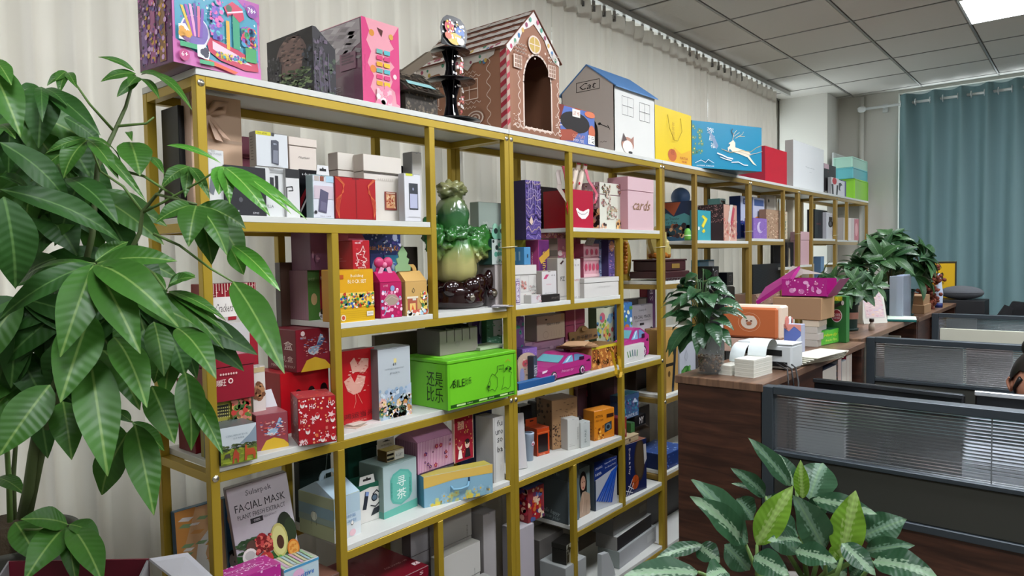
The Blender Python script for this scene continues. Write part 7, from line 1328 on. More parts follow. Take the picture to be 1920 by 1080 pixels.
fr=mat('#3a4248',.4,.3); frd=mat('#33342e',.7)
def ribbed():
    m=bpy.data.materials.new('ribbed_polycarbonate'); m.use_nodes=True; nt=m.node_tree; b=nt.nodes['Principled BSDF']
    b.inputs['Base Color'].default_value=(.62,.66,.68,1); b.inputs['Roughness'].default_value=.16; b.inputs['Transmission Weight'].default_value=.92; b.inputs['IOR'].default_value=1.3
    return m
rbm=ribbed()
def partition(label,x0,x1,y,zt,zg,zl,ribs=True,skirt=.62):
    t=empty('desk_partition',label,'partition',(x0,y,0)); L=x1-x0
    def bar(n,a,b_,c,d,m=fr,dy=.022): q=MB(); q.box(a,b_,-dy,dy,c,d,m,bev=.002); q.build(n,t)
    bar('post',0,.034,0,zt-.002); bar('post',L-.034,L,0,zt-.002); bar('top_rail',.0345,L-.0345,zt-.024,zt)
    bar('middle_rail',.0345,L-.0345,zg-.014,zg)
    bar('lower_panel',.0345,L-.0345,zl,zg-.0145,frd,.014); bar('bottom_rail',.0345,L-.0345,zl-.022,zl-.0005)
    n=int((zt-.026-zg)/.0085)
    q=MB(); vs=[];fs=[]
    for s in (1,-1):
        o=len(vs)
        for i in range(n*4+1):
            z=zg+.002+(zt-.028-zg)*i/(n*4); d=.0025+.002*abs(math.cos(PI*i/4)); vs+=[(.0345,s*d,z),(L-.0345,s*d,z)]
        for i in range(n*4): fs.append((o+2*i,o+2*i+1,o+2*i+3,o+2*i+2))
    e=2*(n*4+1)
    fs.append((0,1,e+1,e)); fs.append((e-2,e-1,2*e-1,2*e-2))
    q.add(vs,fs,rbm); q.build('ribbed_pane',t)
    q=MB(); q.box(L*.35,L*.35+.003,-.0045,-.0042,zg,zt-.025,mat('#6a7074',.4)); q.build('pane_joint',t)
    # side walls
    q=MB(); q.box(.0,L,-.011,.011,.0,zl-.0225,walnut); q.build('modesty_panel',t)
    return t
partition('nearest grey framed desk partition with ribbed translucent pane',.948,2.6,2.12,1.216,1.022,.885)
partition('second grey framed desk partition behind two dark monitors',.94,2.6,3.42,1.234,1.052,.9)
partition('third grey framed desk partition before the teal curtain',.94,2.6,5.05,1.220,1.03,.9)
def desk(label,y0,y1):
    t=empty('office_desk',label,'desk',(.955,y0,0)); b=MB(); b.box(0,1.6,0,y1-y0,.73,.755,walnut_top,bev=.002); b.build('desktop',t)
    for x in (.03,1.5):
        for y in (.03,y1-y0-.07): b=MB(); b.box(x,x+.04,y,y+.04,0,.7295,mat('#8a8d90',.4,.5)); b.build('leg',t)
desk('walnut office desk behind the nearest partition',2.15,2.75)
desk('walnut office desk behind the second partition',3.45,4.05)
def monitor(label,c,rz,w=.47,h=.29,topc='#4a4e52',screen=True):
    t=empty('monitor',label,'monitor',c,rz)
    b=MB(); b.box(-w/2,w/2,-.012,.016,.10,.10+h,mat('#15171a',.3),bev=.005); b.build('screen_housing',t)
    b=MB(); b.box(-w/2-.001,w/2+.001,-.018,-.0125,.10+h-.012,.10+h+.002,mat(topc,.25,.7),bev=.002); b.build('top_bezel',t)
    b=MB(); b.box(-w/2+.01,w/2-.01,.0162,.017,.11,.09+h,mat('#0a0c10',.1)); b.build('display',t)
    b=MB(); b.tube([(0,-.03,.01),(0,-.03,.2)],.016,mat('#2a2d30',.4),10); b.box(-.02,.02,-.03,-.012,.18,.22,mat('#2a2d30',.4)); b.build('stand',t)
    b=MB(); b.lathe([(0,0),(.1,0),(.1,.006),(.09,.01),(0,.01)],mat('#2a2d30',.4),24); b.build('base',t)
monitor('left black monitor seen from behind over the nearest partition',(1.21,2.46,.756),-.1,.44,.33)
monitor('right black monitor with silver top edge at the right frame edge',(1.70,2.5,.756),-.0,.5,.335,'#d8dce0')
# things seen blurred through the panes
flat('paper_stack','white paper stack standing behind the left part of nearest partition','paper',(1.08,2.24,.756),.14,.02,.36,'#b8b8b8',.05)
flat('bright_patch_block','white block added for the bright patch behind right part of nearest partition','tray',(1.62,2.3,.756),.34,.2,.30,'#c8ccd4',.05)  # white block added for the bright screen patch behind the pane
flat('paper_sheet','large pale poster sheet behind the second partition pane','paper',(1.15,3.47,.95),.3,.008,.26,'#d0ccc8',0)
flat('paper_sheet','smaller pinkish sheet right of the pale poster behind second partition','paper',(1.39,3.48,.97),.16,.008,.25,'#c8b8b4',0)
flat('paper_sheet','narrow slip of white paper taped to the far third partition','paper',(1.09,5.1,.98),.16,.008,.22,'#b8bcbe',0)
flat('cream_board','long cream board standing between second and third partitions','board',(1.55,4.6,.756),1.0,.03,.415,'#b8b8a8',.0)
flat('cream_board','short cream board peeking above the third partition at frame edge','board',(1.75,5.5,.756),.7,.03,.47,'#b8b49a',.0)

# ---------------- things on the cabinets ----------------
Z=CT+.0005
# glass vase with peace lily
t=empty('glass_vase','clear glass cylinder vase with brown pebbles holding the peace lily','vase',(.742,2.195,Z))
gm=mat('#d0d8d6',.04,alpha=.1)
b=MB(); b.lathe([(0,.001),(.044,.001),(.045,.004),(.045,.128),(.0435,.128),(.0425,.006),(0,.006)],gm,32); b.build('glass_wall',t)
pm_=[mat(c,.3) for c in ('#6a4a30','#3f2a1c','#8a6a48','#54402c')]
rr=random.Random(2)
b=MB()
for i in range(230):
    a_=rr.uniform(0,2*PI); q_=rr.choice([.036,.037,.03,.02]); z_=rr.uniform(.012,.058); s_=rr.uniform(.004,.006)
    b.sphere((q_*math.cos(a_),q_*math.sin(a_),z_),s_,rr.choice(pm_),6,4)
b.lathe([(0,.007),(.034,.007),(.034,.056),(0,.058)],pm_[1],16); o=b.build('pebbles',t); o['kind']='stuff'
# folded label stacks and the sheets running into the printer
def stack(label,c,rz,sx,sy,h):
    t=empty('label_stack',label,'label stack',c,rz)
    n=int(h/.006); 
    for k in range(n):
        b=MB(); b.box(-sx/2+.0008*(k%2),sx/2,-sy/2,sy/2-.0008*(k%2),k*h/n,(k+.92)*h/n,mat('#cfcfc2' if k%2 else '#d8d8cc',.6)); b.build('sheet_bundle',t)
    return t
stack('larger fan-folded stack of white shipping labels before the printer',(.868,2.245,Z),-.1,.066,.13,.058)
stack('smaller fan-folded stack of white labels right behind the vase',(.80,2.235,Z),-.1,.045,.10,.032)
def sheet(label,pts,x0,x1,c='#d4dcdc'):
    t=empty('label_sheet',label,'label sheet',(0,0,0)); b=MB(); vs=[];fs=[]
    for (y,z) in pts: vs+=[(x0,y,z),(x1,y,z)]
    for i in range(len(pts)-1): fs.append((2*i,2*i+1,2*i+3,2*i+2))
    o=len(vs); vs+=[(x,y,z-.0008) for x,y,z in vs]; fs+=[tuple(o+k for k in f)[::-1] for f in list(fs)]
    b.add(vs,fs,mat(c,.5),smooth=True); b.build('curled_sheet',t)
def arcp(y0,z0,y1,z1,h,n=14): return [(y0+(y1-y0)*(1-math.cos(PI*i/n))/2, z0+(z1-z0)*i/n+h*math.sin(PI*i/n)) for i in range(n+1)]
sheet('right white label sheet arching from the big stack into the printer',arcp(2.27,Z+.059,2.385,Z+.062,.05),.838,.90)
sheet('left white label sheet arching from the small stack towards the printer',arcp(2.27,Z+.034,2.385,Z+.058,.045),.775,.825)
t=empty('label_printer','white label printer with black slot and cables on walnut cabinet','printer',(.865,2.43,Z),-.04)
wp=mat('#c8cccc',.35); bkm=mat('#141416',.4)
b=MB(); b.box(-.105,.085,-.05,.05,.004,.085,wp,bev=.006); b.build('housing',t)
b=MB(); b.box(-.075,.052,-.0525,-.049,.048,.068,bkm); b.build('paper_slot',t)
b=MB(); b.box(-.105,.085,-.05,.05,.0855,.09,wp,bev=.002); b.build('lid',t)
b=MB(); b.box(.02,.07,-.052,-.049,.012,.028,bkm); b.build('port_panel',t)
for k in range(3):
    t=empty('power_cable',['thin black cable hanging nearest the label stack','middle black cable dropping from the printer over the cabinet edge','grey cable dropping from the printer right of the black cables'][k],'cable',(0,0,0))
    b=MB(); xx=.90+.025*k; b.tube([(xx,2.376,Z+.02),(xx+.012,2.33,Z+.03),(.962+.003*k,2.29+.03*k,Z+.018),(.972+.003*k,2.27+.04*k,Z-.03),(.975,2.26+.04*k,Z-.14),(.975,2.27+.045*k,.78)],.0028,mat('#17181a' if k<2 else '#5a5c5c',.4),6); b.build('cord',t)
for k in range(5):
    t=empty('padded_envelope',['lowest white envelope under the stack right of the printer','second envelope from the bottom right of printer','middle white envelope in the stack right of printer','fourth white envelope overhanging the cabinet edge','topmost white envelope with open flap right of the printer'][k],'envelope',(.93+.008*k,2.63,Z+.004+.0062*k),-.25+.03*k)
    b=MB(); b.box(-.05,.05,-.13,.12,0,.0055,mat('#d0cfbe',.6),bev=.002); b.build('pocket',t)
    b=MB(); b.prism([(-.05,.1205),(.05,.1205),(.045,.15),(-.045,.15)],0,.0012,mat('#d8d8c4',.6),'z'); b.build('flap',t)
# orange box
c0=(0.5646, 2.72, 1.2704); c1=(0.7752, 2.72, 1.2804); c2=(0.7692, 2.72, 1.4032)
t=empty('orange_storage_box','large orange round cornered box with white bear badge, cream back','box',((c0[0]+c1[0])/2,2.72,c1[2]))
w=c1[0]-c0[0]+.01; h=c2[2]-c1[2]
b=MB(); b.box(-w/2,w/2,0,.02,0,h,mat('#b8643a',.4),bev=.008); b.build('front_panel',t)
b=MB(); b.box(-w/2+.004,w/2+.008,.021,.11,-.002,h+.006,mat('#d8c4b0',.5),bev=.008); b.build('cream_shell',t)
A_=Art(); A_.draw([('l',ell(.5,.52,.2,.3,24)+[(.7,.52)],.008,'#e8c0a0'),('e',.5,.52,.15,.22,'#d8c8b8',20),('e',.44,.66,.05,.07,'#d8c8b8'),('e',.56,.66,.05,.07,'#d8c8b8'),('e',.46,.56,.02,.03,'#6a4030'),('e',.54,.56,.02,.03,'#6a4030'),('e',.5,.48,.05,.06,'#a86a4c')],lambda u,v,o:(u-w*.5,-o,v),w,h); A_.build('badge_print',t)
t2=upright('hardback_book','thick pale pink book lying under the orange box','book',c0[0],c1[0]+.02,2.725,2.84,Z,c1[2]-.004,'#c8a898')
# tissue packs etc
def cbox(name,label,k,pl,pr,yt,y,z,d,front,art=None,h=None,kind='plain',**kw):
    pass
def ybox(name,label,a,c,ztop,y,d,front,side=None,top=None,art=None,kind='plain',cat='box',**k):
    """box whose printed face looks along -y: a,c = lower left / lower right points on that face"""
    w=c[0]-a[0]; h=ztop-a[2]
    return carton(name,label,(a[0],y,a[2],-PI/2,w,d,h),front,side or front,top,art=art,kind=kind,cat=cat,**k)
a=(0.839, 2.62, 1.2682); c=(0.9016, 2.62, 1.2725); tp=(0.8391, 2.62, 1.3536)
t=ybox('tissue_pack','blue wave printed pack with pink and white rounded top shapes',(a[0],2.62,Z),c,tp[2],2.62,.045,'#5a6cb0','#a0a4b8',art=[('p',[(0,.2),(1,.7),(1,.5),(0,.05)],'#c8d0e0'),('p',[(0,.9),(.3,.8),(.6,.95),(1,.8),(1,1),(0,1)],'#d08a80'),('t','GOODNIGHT',.5,.38,.8,.08,'#3a4c98',.35),('r',.55,.0,1,.1,'#7ab84a')])
x_=(a[0]+c[0])/2; hh=tp[2]-Z
for (dx,r_,cc) in ((-.012,.016,'#e0e0dc'),(.022,.018,'#c8786c'),(-.03,.012,'#c8786c')):
    b=MB(); b.prism(ell(dx,hh+.006,r_,r_*1.3,14),-.022,-.018,mat(cc,.5),'y'); b.build('rounded_tab',t)
for k in range(4):
    a=(0.7764, 3.03, 1.2163); c=(0.8307, 3.03, 1.2201)
    flat('paperback_book',['lowest plastic-wrapped white book in the stack under kraft carton','second white book in the stack under the kraft carton','third white book in the stack under kraft carton','uppermost cream book in the stack under the kraft carton'][k],'book',((a[0]+c[0])/2+.004*(k%2),3.10,Z+.0282*k),c[0]-a[0]+.012,.13,.0275,['#b0aca4','#bcb8b0','#b8b4ac','#c8bca8'][k],.04*(k%2))
cbz=Z+.0282*4+.0005
a=(0.6538, 3.03, 1.3268); c=(0.8537, 3.03, 1.3325); tp=(0.6539, 3.03, 1.4277)
ybox('cardboard_box','plain brown cardboard box under the open magenta tray',(a[0],3.03,cbz),c,tp[2],3.03,.19,'#98785a','#b8946c','#a0805e',kind='tuck',rough=.7)
flat('envelope_stack','flat white padded envelope bridging the books and green box','envelope',(.815,3.07,Z+.115),.07,.2,.006,'#c8c8c0',-.3) if False else None
kt=tp[2]+.001
a=(0.6855, 3.05, 1.4205); c=(0.8683, 3.05, 1.425); tp=(0.6855, 3.05, 1.5045)
t=empty('magenta_tray_box','open magenta box with white garden creature drawings, on brown cardboard box','box',(a[0],3.05,kt)); w=c[0]-a[0]; h=tp[2]-kt; mg_=mat('#a01c78',.35); D_=.15
b=MB(); b.box(0,w,0,D_,0,.004,mg_); b.build('base_panel',t)
b=MB(); b.prism([(0,0),(w,0),(w+.0,h),(0,h)],0,.004,mg_,'y'); b.build('front_wall',t)
b=MB(); b.prism([(0,0),(w,0),(w,h),(0,h)],D_-.004,D_,mg_,'y'); b.build('back_wall',t)
b=MB(); b.box(0,.004,.004,D_-.004,0,h,mg_); b.build('side_wall',t)
b=MB(); b.add([(w-.004,.004,0),(w-.004,D_-.004,0),(w+.05,D_-.004,h),(w+.05,.004,h),(w,.004,0),(w,D_-.004,0),(w+.053,D_-.004,h),(w+.053,.004,h)],[(0,1,2,3),(4,7,6,5),(0,3,7,4),(1,5,6,2),(3,2,6,7)],mg_); b.build('flared_end_wall',t)
A_=Art(); A_.draw([('e',.12,.78,.03,.12,'#c888b8'),('e',.16,.8,.02,.12,'#c888b8'),('e',.24,.35,.07,.14,'#c888b8'),('e',.3,.4,.03,.1,'#d8a8c8'),('e',.45,.3,.07,.14,'#c070a8'),('e',.55,.8,.06,.1,'#d8a0c8'),('e',.6,.66,.03,.1,'#d8a0c8'),('e',.7,.45,.03,.16,'#c080b0'),('e',.84,.32,.06,.14,'#d090c0'),('e',.78,.75,.05,.08,'#c870a0')]+[('s',24,.05,.1,.95,.95,.003,['#e8c8e0','#d890c0'],'o')],lambda u,v,o:(u,-o,v),w,h); A_.build('front_print',t)
p0=(0.7247, 2.95, 1.5083); p1=(0.5737, 2.95, 1.4016); p2=(0.6789, 2.95, 1.5446)
t=empty('magenta_box_lid','magenta box lid leaning down left of the magenta tray, white lining','box lid',(p0[0]-.006,3.06,p0[2]))
dx,dz=p1[0]-p0[0],p1[2]-p0[2]; 
b=MB(); b.add([(0,0,0),(dx,0,dz),(dx,.12,dz+.06),(0,.12,.05),(0.004,0,-.022),(dx+.01,0,dz-.012),(dx+.01,.12,dz+.048),(.004,.12,.038)],[(0,1,2,3),(4,7,6,5),(0,4,5,1),(1,5,6,2),(3,2,6,7),(0,3,7,4)],mg_); b.build('lid_panel',t)
b=MB(); b.add([(.002,.16,.012),(dx*.75,.16,dz*.55),(dx*.3,.165,.05),(-.0,.165,.035),(.09,.162,.012)],[(0,1,2,3,4)],mat('#c8c4b8',.6)); b.add([(.002,.161,.012),(dx*.75,.161,dz*.55),(dx*.3,.166,.05),(-.0,.166,.035),(.09,.163,.012)],[(4,3,2,1,0)],mat('#c8c4b8',.6)); b.build('white_flap',t)
g=(0.8294, 3.056, 1.2205, -0.1934, 0.2439, 0.05, 0.0654)
carton('food_wrap_box','low lime green box with yellow lettering and bird picture',g,'#4aa038','#2c7c2c','#1a4a30',kind='tuck',rough=.3,art=[('p',[(.05,.0),(.2,.9),(.9,1),(.8,.1)],'#5ab83c'),('t','Handy',.48,.6,.5,.26,'#d8d030',0,.3),('t','fresh film',.5,.28,.4,.14,'#e8e868'),('e',.86,.5,.08,.24,'#d8d8c0'),('p',[(.74,.7),(.84,.8),(.8,.4)],'#2a3a1c'),('s',16,.05,.1,.95,.95,.005,['#90d060','#2c7a2a'])])
a=(0.8145, 3.22, 1.2524); c=(0.8974, 3.22, 1.2572); tp=(0.8969, 3.22, 1.4228)
ybox('battery_promo_box','tall dark green box with red round badge behind food wrap box',(a[0]+.0,3.24,Z),c,tp[2],3.24,.05,'#1c5a24','#2a7030',art=[('r',.0,.9,.8,1,'#a8b01c'),('t','LAB',.35,.95,.5,.07,'#e8e020'),('e',.52,.58,.27,.14,'#d8d0d0',24),('e',.52,.58,.24,.125,'#8c2030',24),('t','+200%',.52,.6,.4,.07,'#e8dcdc'),('t','加量不加价',.52,.53,.34,.04,'#e8dcdc'),('p',[(.2,.7),(.8,.82),(.84,.9),(.26,.8)],'#16181a'),('e',.82,.86,.07,.05,'#c8c8c8')])
def pot(label,c,r0,r1,h,cm_,band=None,saucer=True):
    t=empty('plant_pot',label,'pot',c); b=MB(); b.lathe([(0,.008),(r0,.008),(r0*1.02,.012),(r1,h),(r1+.003,h),(r1+.003,h-.012),(r1*1.0,h-.0125)],cm_,32); b.lathe([(0,h-.015),(r1-.003,h-.015),(r1-.001,h)],mat('#2a2018',.9),24); b.build('pot_body',t)
    if band: b=MB(); f=lambda z:r0+(r1-r0)*z/h+.0022; b.lathe([(f(h*.42),h*.42),(f(h*.66),h*.66)],band,32); b.build('label_band',t)
    if saucer: b=MB(); b.lathe([(0,0),(r0*1.15,0),(r0*1.25,.012),(r0*1.2,.012),(r0*1.1,.004),(0,.004)],cm_,32); b.build('saucer',t)
    return t
pot('dark green tapered pot with pink band holding the small leafy plant',(.805,3.66,CT+.0125),.033,.04,.135,mat('#1c3a34',.35),mat('#a87868',.5))
t=empty('glass_bottle','small amber glass dropper bottle beside the dark green pot','bottle',(.89,3.72,CT+.0125)); b=MB(); b.lathe([(0,0),(.014,0),(.014,.025),(.008,.032),(.008,.04),(0,.04)],mat('#b8a898',.3),16); b.build('bottle_body',t); b=MB(); b.lathe([(0,.0405),(.011,.0405),(.011,.056),(0,.056)],mat('#2c1810',.3),12); b.build('cap',t)
# desk calendar
t=empty('desk_calendar','white A-frame desk calendar with pale pink picture page','calendar',(.79,4.1,CT+.0125),-.62)
wc=mat('#cfcec4',.5)
for s,n_ in ((1,'front_page'),(-1,'back_board')):
    b=MB(); b.box(-.0015,.0015,-.075,.075,0,.235,wc,M=Matrix.Translation((s*.05,0,0))@Matrix.Rotation(-s*.21,4,'Y')); b.build(n_,t)
b=MB(); b.box(-.0015,.0015,-.05,.05,0,.235,wc,M=Matrix.Translation((0,-.076,0))@Matrix.Rotation(PI/2,4,'Z')@Matrix.Scale(.9,4)); b.build('side_triangle',t)
A_=Art(); Mx=Matrix.Translation((.05,0,0))@Matrix.Rotation(-.21,4,'Y')
A_.draw([('r',.1,.1,.92,.88,'#bdb8b4'),('r',.13,.13,.89,.85,'#cdb8b8'),('s',90,.15,.15,.87,.83,.012,['#c8a0a8','#d8c8c0','#b898a0','#d8b8a0','#c0b0c0'],'w')],lambda u,v,o:tuple(Mx@Vector((.0016+o,u-.075,v+.004))),.15,.225); A_.build('picture_print',t)
t=empty('teal_booklet','teal booklet overhanging the cabinet edge below the calendar','booklet',(.905,4.32,CT+.013),.2); b=MB(); b.box(-.07,.07,-.11,.1,0,.012,mat('#0f5a54',.35),bev=.002); b.build('cover',t); b=MB(); b.box(-.068,.071,-.108,.098,.0125,.0145,mat('#c8d8c8',.5)); b.build('top_sheet',t)
# far plants' pot, document holder, kraft boxes ...
pot('large teal glazed pot with white characters holding the big leafy plant',(.80,4.42+.36,CT+.0005),.07,.09,.16,mat('#1f4444',.25),None)
t=empty('document_sleeve','translucent blue grey document holder with papers beside teal pot','document holder',(.865,4.5,CT+.013)); b=MB(); b.box(-.035,.035,-.11,.11,0,.24,mat('#9aa2ac',.15,alpha=.6),bev=.003); b.build('plastic_sleeve',t); b=MB(); b.box(.0,.03,-.1,.1,.002,.245,mat('#98a4bc',.5)); b.build('papers',t)
g1=(.915,4.93,CT+.0005,0,.24,.16,.055)
carton('kraft_box','lower flat kraft box right of the document holder',g1,'#a88460','#8a6848','#b08c68',kind='tuck')
carton('kraft_box','upper flat kraft box stacked on the lower kraft box',(.905,4.96,CT+.0565,0,.22,.15,.055),'#a88460','#8a6848','#b08c68',kind='tuck')
flat('white_card','white paper bag panel with black blot standing by kraft boxes','paper bag',(.84,4.88,CT+.0005),.012,.1,.28,'#c0bcb0',.1)
t=empty('dried_flower_bunch','rust brown dried flower bunch drooping over the kraft boxes','dried flowers',(.86,5.3,CT+.0005))
b=MB(); rr=random.Random(6)
for i in range(170):
    f=rr.random(); c_=(rr.gauss(0,.03)+.02*f,-.12*f+rr.gauss(0,.025)+.1,.02+.30*f+rr.gauss(0,.02)); 
    rock(b,0,c_,rr.uniform(.012,.02),mat(rr.choice(['#7c3c28','#5a2818','#94543a']),.8),(1,1,.8),i) if i%2==0 else b.sphere(c_,.013,mat('#6a3020',.8),6,4)
o=b.build('flower_heads',t); o['kind']='stuff'
t=empty('cream_tube','white and blue squeeze tube standing on its cap on cabinet end','tube',(.9,5.55,CT+.0005)); 
b=MB(); b.lathe([(0,0),(.024,0),(.024,.03),(0,.03)],mat('#1c2c6c',.3),18); b.build('cap',t)
b=MB(); n=20; vs=[];fs=[]
for k,(z_,ra,rb) in enumerate([(.031,.024,.024),(.1,.026,.028),(.2,.012,.036),(.235,.002,.04)]):
    for j in range(n): a_=2*PI*j/n; vs.append((ra*math.cos(a_),rb*math.sin(a_),z_))
for k in range(3):
    for j in range(n): fs.append((k*n+j,k*n+(j+1)%n,(k+1)*n+(j+1)%n,(k+1)*n+j))
fs.append(tuple(3*n+j for j in range(n)))
b.add(vs,fs,mat('#b8c4d8',.3),smooth=True); b.build('tube_body',t)
# chair with jacket, cushion, yellow bag at the far end
t=empty('office_chair','dark office chair at the far end by the teal curtain','chair',(1.38,6.5,0))
dkc=mat('#17181a',.6)
b=MB(); b.box(-.24,.24,-.24,.24,.42,.5,dkc,bev=.03); b.build('seat',t)
b=MB(); b.box(-.23,.23,.2,.26,.55,1.12,dkc,bev=.025); b.build('backrest',t)
b=MB(); b.tube([(0,.2,.45),(0,.29,.5),(0,.27,.7)],.02,dkc,8); b.build('back_support',t)
b=MB(); b.tube([(0,0,.1),(0,0,.42)],.025,mat('#6a6c70',.3,.8),12); b.build('gas_column',t)
for k in range(5):
    a_=k*2*PI/5; b=MB(); b.tube([(0,0,.11),(.27*math.cos(a_),.27*math.sin(a_),.07)],[.025,.015],dkc,8); b.build('leg',t)
    b=MB(); b.sphere((.27*math.cos(a_),.27*math.sin(a_),.03),.03,dkc,10,8,sc=(1,.6,1)); b.build('castor',t)
cp=(0.84, 6.1024, 1.3126)
t=empty('grey_cushion','plump grey plush cushion lying at the far cabinet end','cushion',(.95,6.22,1.24))
b=MB(); b.sphere((0,0,.05),.055,mat('#55585c',.95,bump=.5,bscale=300),24,14,sc=(2.6,1.6,.95)); b.build('cushion_body',t)
b=MB(); b.tube([(.14*math.cos(i*PI/12),.088*math.sin(i*PI/12),.05) for i in range(25)],.003,mat('#4a4c50',.9),6); b.build('piping',t)
flat('low_cupboard','black low cupboard under the cushion at far end','cupboard',(.88,6.22,0),.46,.3,1.238,'#1a1a1c',0)
t=empty('black_jacket','black jacket hanging over the chair right of the cushion','jacket',(1.38,6.51,.0))
b=MB(); vs=[];fs=[]
rows=[(1.17,.0,.05),(1.19,.03,.16),(1.14,.05,.2),(1.0,.055,.24),(.85,.06,.27),(.7,.065,.29)]
n=24
for k,(z_,d_,w_) in enumerate(rows):
    for j in range(n):
        a_=2*PI*j/n; vs.append((w_*math.cos(a_)*(1+.08*math.sin(a_*5+k)),.22+ (d_+.045)*math.sin(a_)*(1+.12*math.sin(a_*7+k*2)),z_+.01*math.sin(a_*3)))
for k in range(len(rows)-1):
    for j in range(n): fs.append((k*n+j,k*n+(j+1)%n,(k+1)*n+(j+1)%n,(k+1)*n+j))
b.add(vs,fs,mat('#0b0b0e',.9),smooth=True); b.build('jacket_body',t)
for s in (-1,1): b=MB(); b.tube([(s*.16,.2,1.15),(s*.24,.17,1.0),(s*.27,.16,.8)],[.05,.055,.05],mat('#0c0c0f',.9),10); b.build('sleeve',t)
yb0=(0.7125, 6.35, 1.4044); yb1=(0.8971, 6.35, 1.4052); ybt=(0.7116, 6.35, 1.5241)
carton('yellow_paper_bag','bright yellow bag with black bear print behind the grey cushion',(yb0[0],6.34,1.239,-PI/2,yb1[0]-yb0[0],.03,ybt[2]-1.239),'#c8a010','#1a1608','#c8a010',kind='plain',cat='bag',art=[('r',.0,.95,1,1,'#2a2208'),('r',.96,0,1,1,'#2a2208'),('e',.42,.55,.12,.12,'#2a2008'),('e',.34,.64,.05,.06,'#2a2008'),('e',.5,.64,.05,.06,'#2a2008'),('t','Bear bag',.4,.42,.36,.1,'#3a2c0a',0,.3)])

# ---------------- seated person at the right edge ----------------
hcx,hcy,hcz=1.625,3.02,1.165
hcx,hcy,hcz=(1.582, 2.9636, 1.1506)
pr=empty('person','person with black hair in a bun and dark top, seated behind right monitor','person',(hcx,hcy,0))
skin=mat('#b9836a',.5); hairm=mat('#0d0b0b',.35); topm=mat('#2a2c34',.8)
def skinned(name,verts,edges,rad,m,parent,sub=2,root=0):
    me=bpy.data.meshes.new(name); me.from_pydata(verts,edges,[]); o=bpy.data.objects.new(name,me); link(o,parent)
    sk=o.modifiers.new('s','SKIN'); 
    for i,r_ in enumerate(rad): v=me.skin_vertices[0].data[i]; v.radius=(r_ if isinstance(r_,tuple) else (r_,r_)); v.use_root=(i==root)
    ss=o.modifiers.new('ss','SUBSURF'); ss.levels=sub; ss.render_levels=sub
    dg=bpy.context.evaluated_depsgraph_get(); nm=bpy.data.meshes.new_from_object(o.evaluated_get(dg)); o.modifiers.clear(); o.data=nm
    nm.materials.clear(); nm.materials.append(m)
    for p_ in nm.polygons: p_.use_smooth=True
    return o
hz=hcz; sh=hz-.30
V_=[(0,.1,.50),(0,.1,.72),(0,.08,sh-.05),(0,.05,sh+.06),(0,.02,hz-.08),
   (-.17,.06,sh),(-.23,-.05,sh-.24),(-.14,-.26,.80),(.17,.06,sh),(.23,-.05,sh-.24),(.14,-.26,.80),
   (-.1,.1,.50),(-.12,-.33,.52),(-.12,-.36,.10),(.1,.1,.50),(.12,-.33,.52),(.12,-.36,.10)]
E_=[(0,1),(1,2),(2,3),(3,4),(2,5),(5,6),(6,7),(2,8),(8,9),(9,10),(0,11),(11,12),(12,13),(0,14),(14,15),(15,16)]
R_=[(.15,.11),(.13,.1),(.15,.1),(.055,.055),(.05,.05),.065,.045,.032,.065,.045,.032,.09,.065,.05,.09,.065,.05]
skinned('body',V_,E_,R_,topm,pr)
# head: lathe-like sculpted ellipsoid facing -y, turned slightly
Hd=empty('head_dummy','x','x') if False else None
RM=Matrix.Translation((0,-.01,hz))@Matrix.Rotation(.22,4,'Z')@Matrix.Rotation(.18,4,'X')
def headmesh():
    vs=[];fs=[];n=36;k=26
    for i in range(k+1):
        p_=PI*i/k
        for j in range(n):
            t_=2*PI*j/n; x_=.075*math.sin(p_)*math.cos(t_); y_=.093*math.sin(p_)*math.sin(t_); z_=.115*math.cos(p_)
            f=-y_/.093
            if z_<0: s_=1-.38*(-z_/.115)**1.5; x_*=s_; y_*= (1-.12*(-z_/.115)) 
            if f>0:
                y_-=.006*math.exp(-((z_+.02)/.03)**2)*math.exp(-(x_/.02)**2)*0
                y_-=.020*math.exp(-((z_+.022)/.018)**2-(x_/.011)**2)+.009*math.exp(-((z_-.005)/.022)**2-(x_/.008)**2)   # nose
                y_+=.007*(math.exp(-((z_-.006)/.011)**2-((x_-.031)/.014)**2)+math.exp(-((z_-.006)/.011)**2-((x_+.031)/.014)**2))  # sockets
                y_-=.005*math.exp(-((z_+.052)/.009)**2-(x_/.022)**2)   # lips
                y_-=.007*math.exp(-((z_+.092)/.014)**2-(x_/.02)**2)    # chin
            vs.append((x_,y_,z_))
    for i in range(k):
        for j in range(n): fs.append((i*n+j,i*n+(j+1)%n,(i+1)*n+(j+1)%n,(i+1)*n+j))
    return vs,fs
b=MB(); vs,fs=headmesh(); b.add(vs,fs,skin,M=RM,smooth=True); hd=b.build('head',pr)
for s in (-1,1):
    b=MB(); b.sphere((s*.031,-.078,.006),.0115,mat('#e0dcd8',.2),12,8,M=RM); b.sphere((s*.031,-.0865,.005),.0055,mat('#140c08',.1),10,6,M=RM); b.build('eye',hd)
    b=MB(); b.tube([(s*.045,-.079,.03),(s*.03,-.086,.034),(s*.017,-.086,.03)],[.0015,.0026,.002],hairm,6,M=RM); b.build('eyebrow',hd)
    b=MB(); b.tube([(s*.076,.004,-.028),(s*.083,.012,-.014),(s*.086,.018,.004),(s*.082,.014,.018),(s*.077,.002,.02),(s*.076,-.004,.0),(s*.076,.0,-.02)],[.005,.0055,.0055,.005,.004,.004,.005],skin,8,M=RM); b.sphere((s*.077,.006,-.0),.012,skin,10,8,M=RM,sc=(.4,.8,1.5)); b.build('ear',hd)
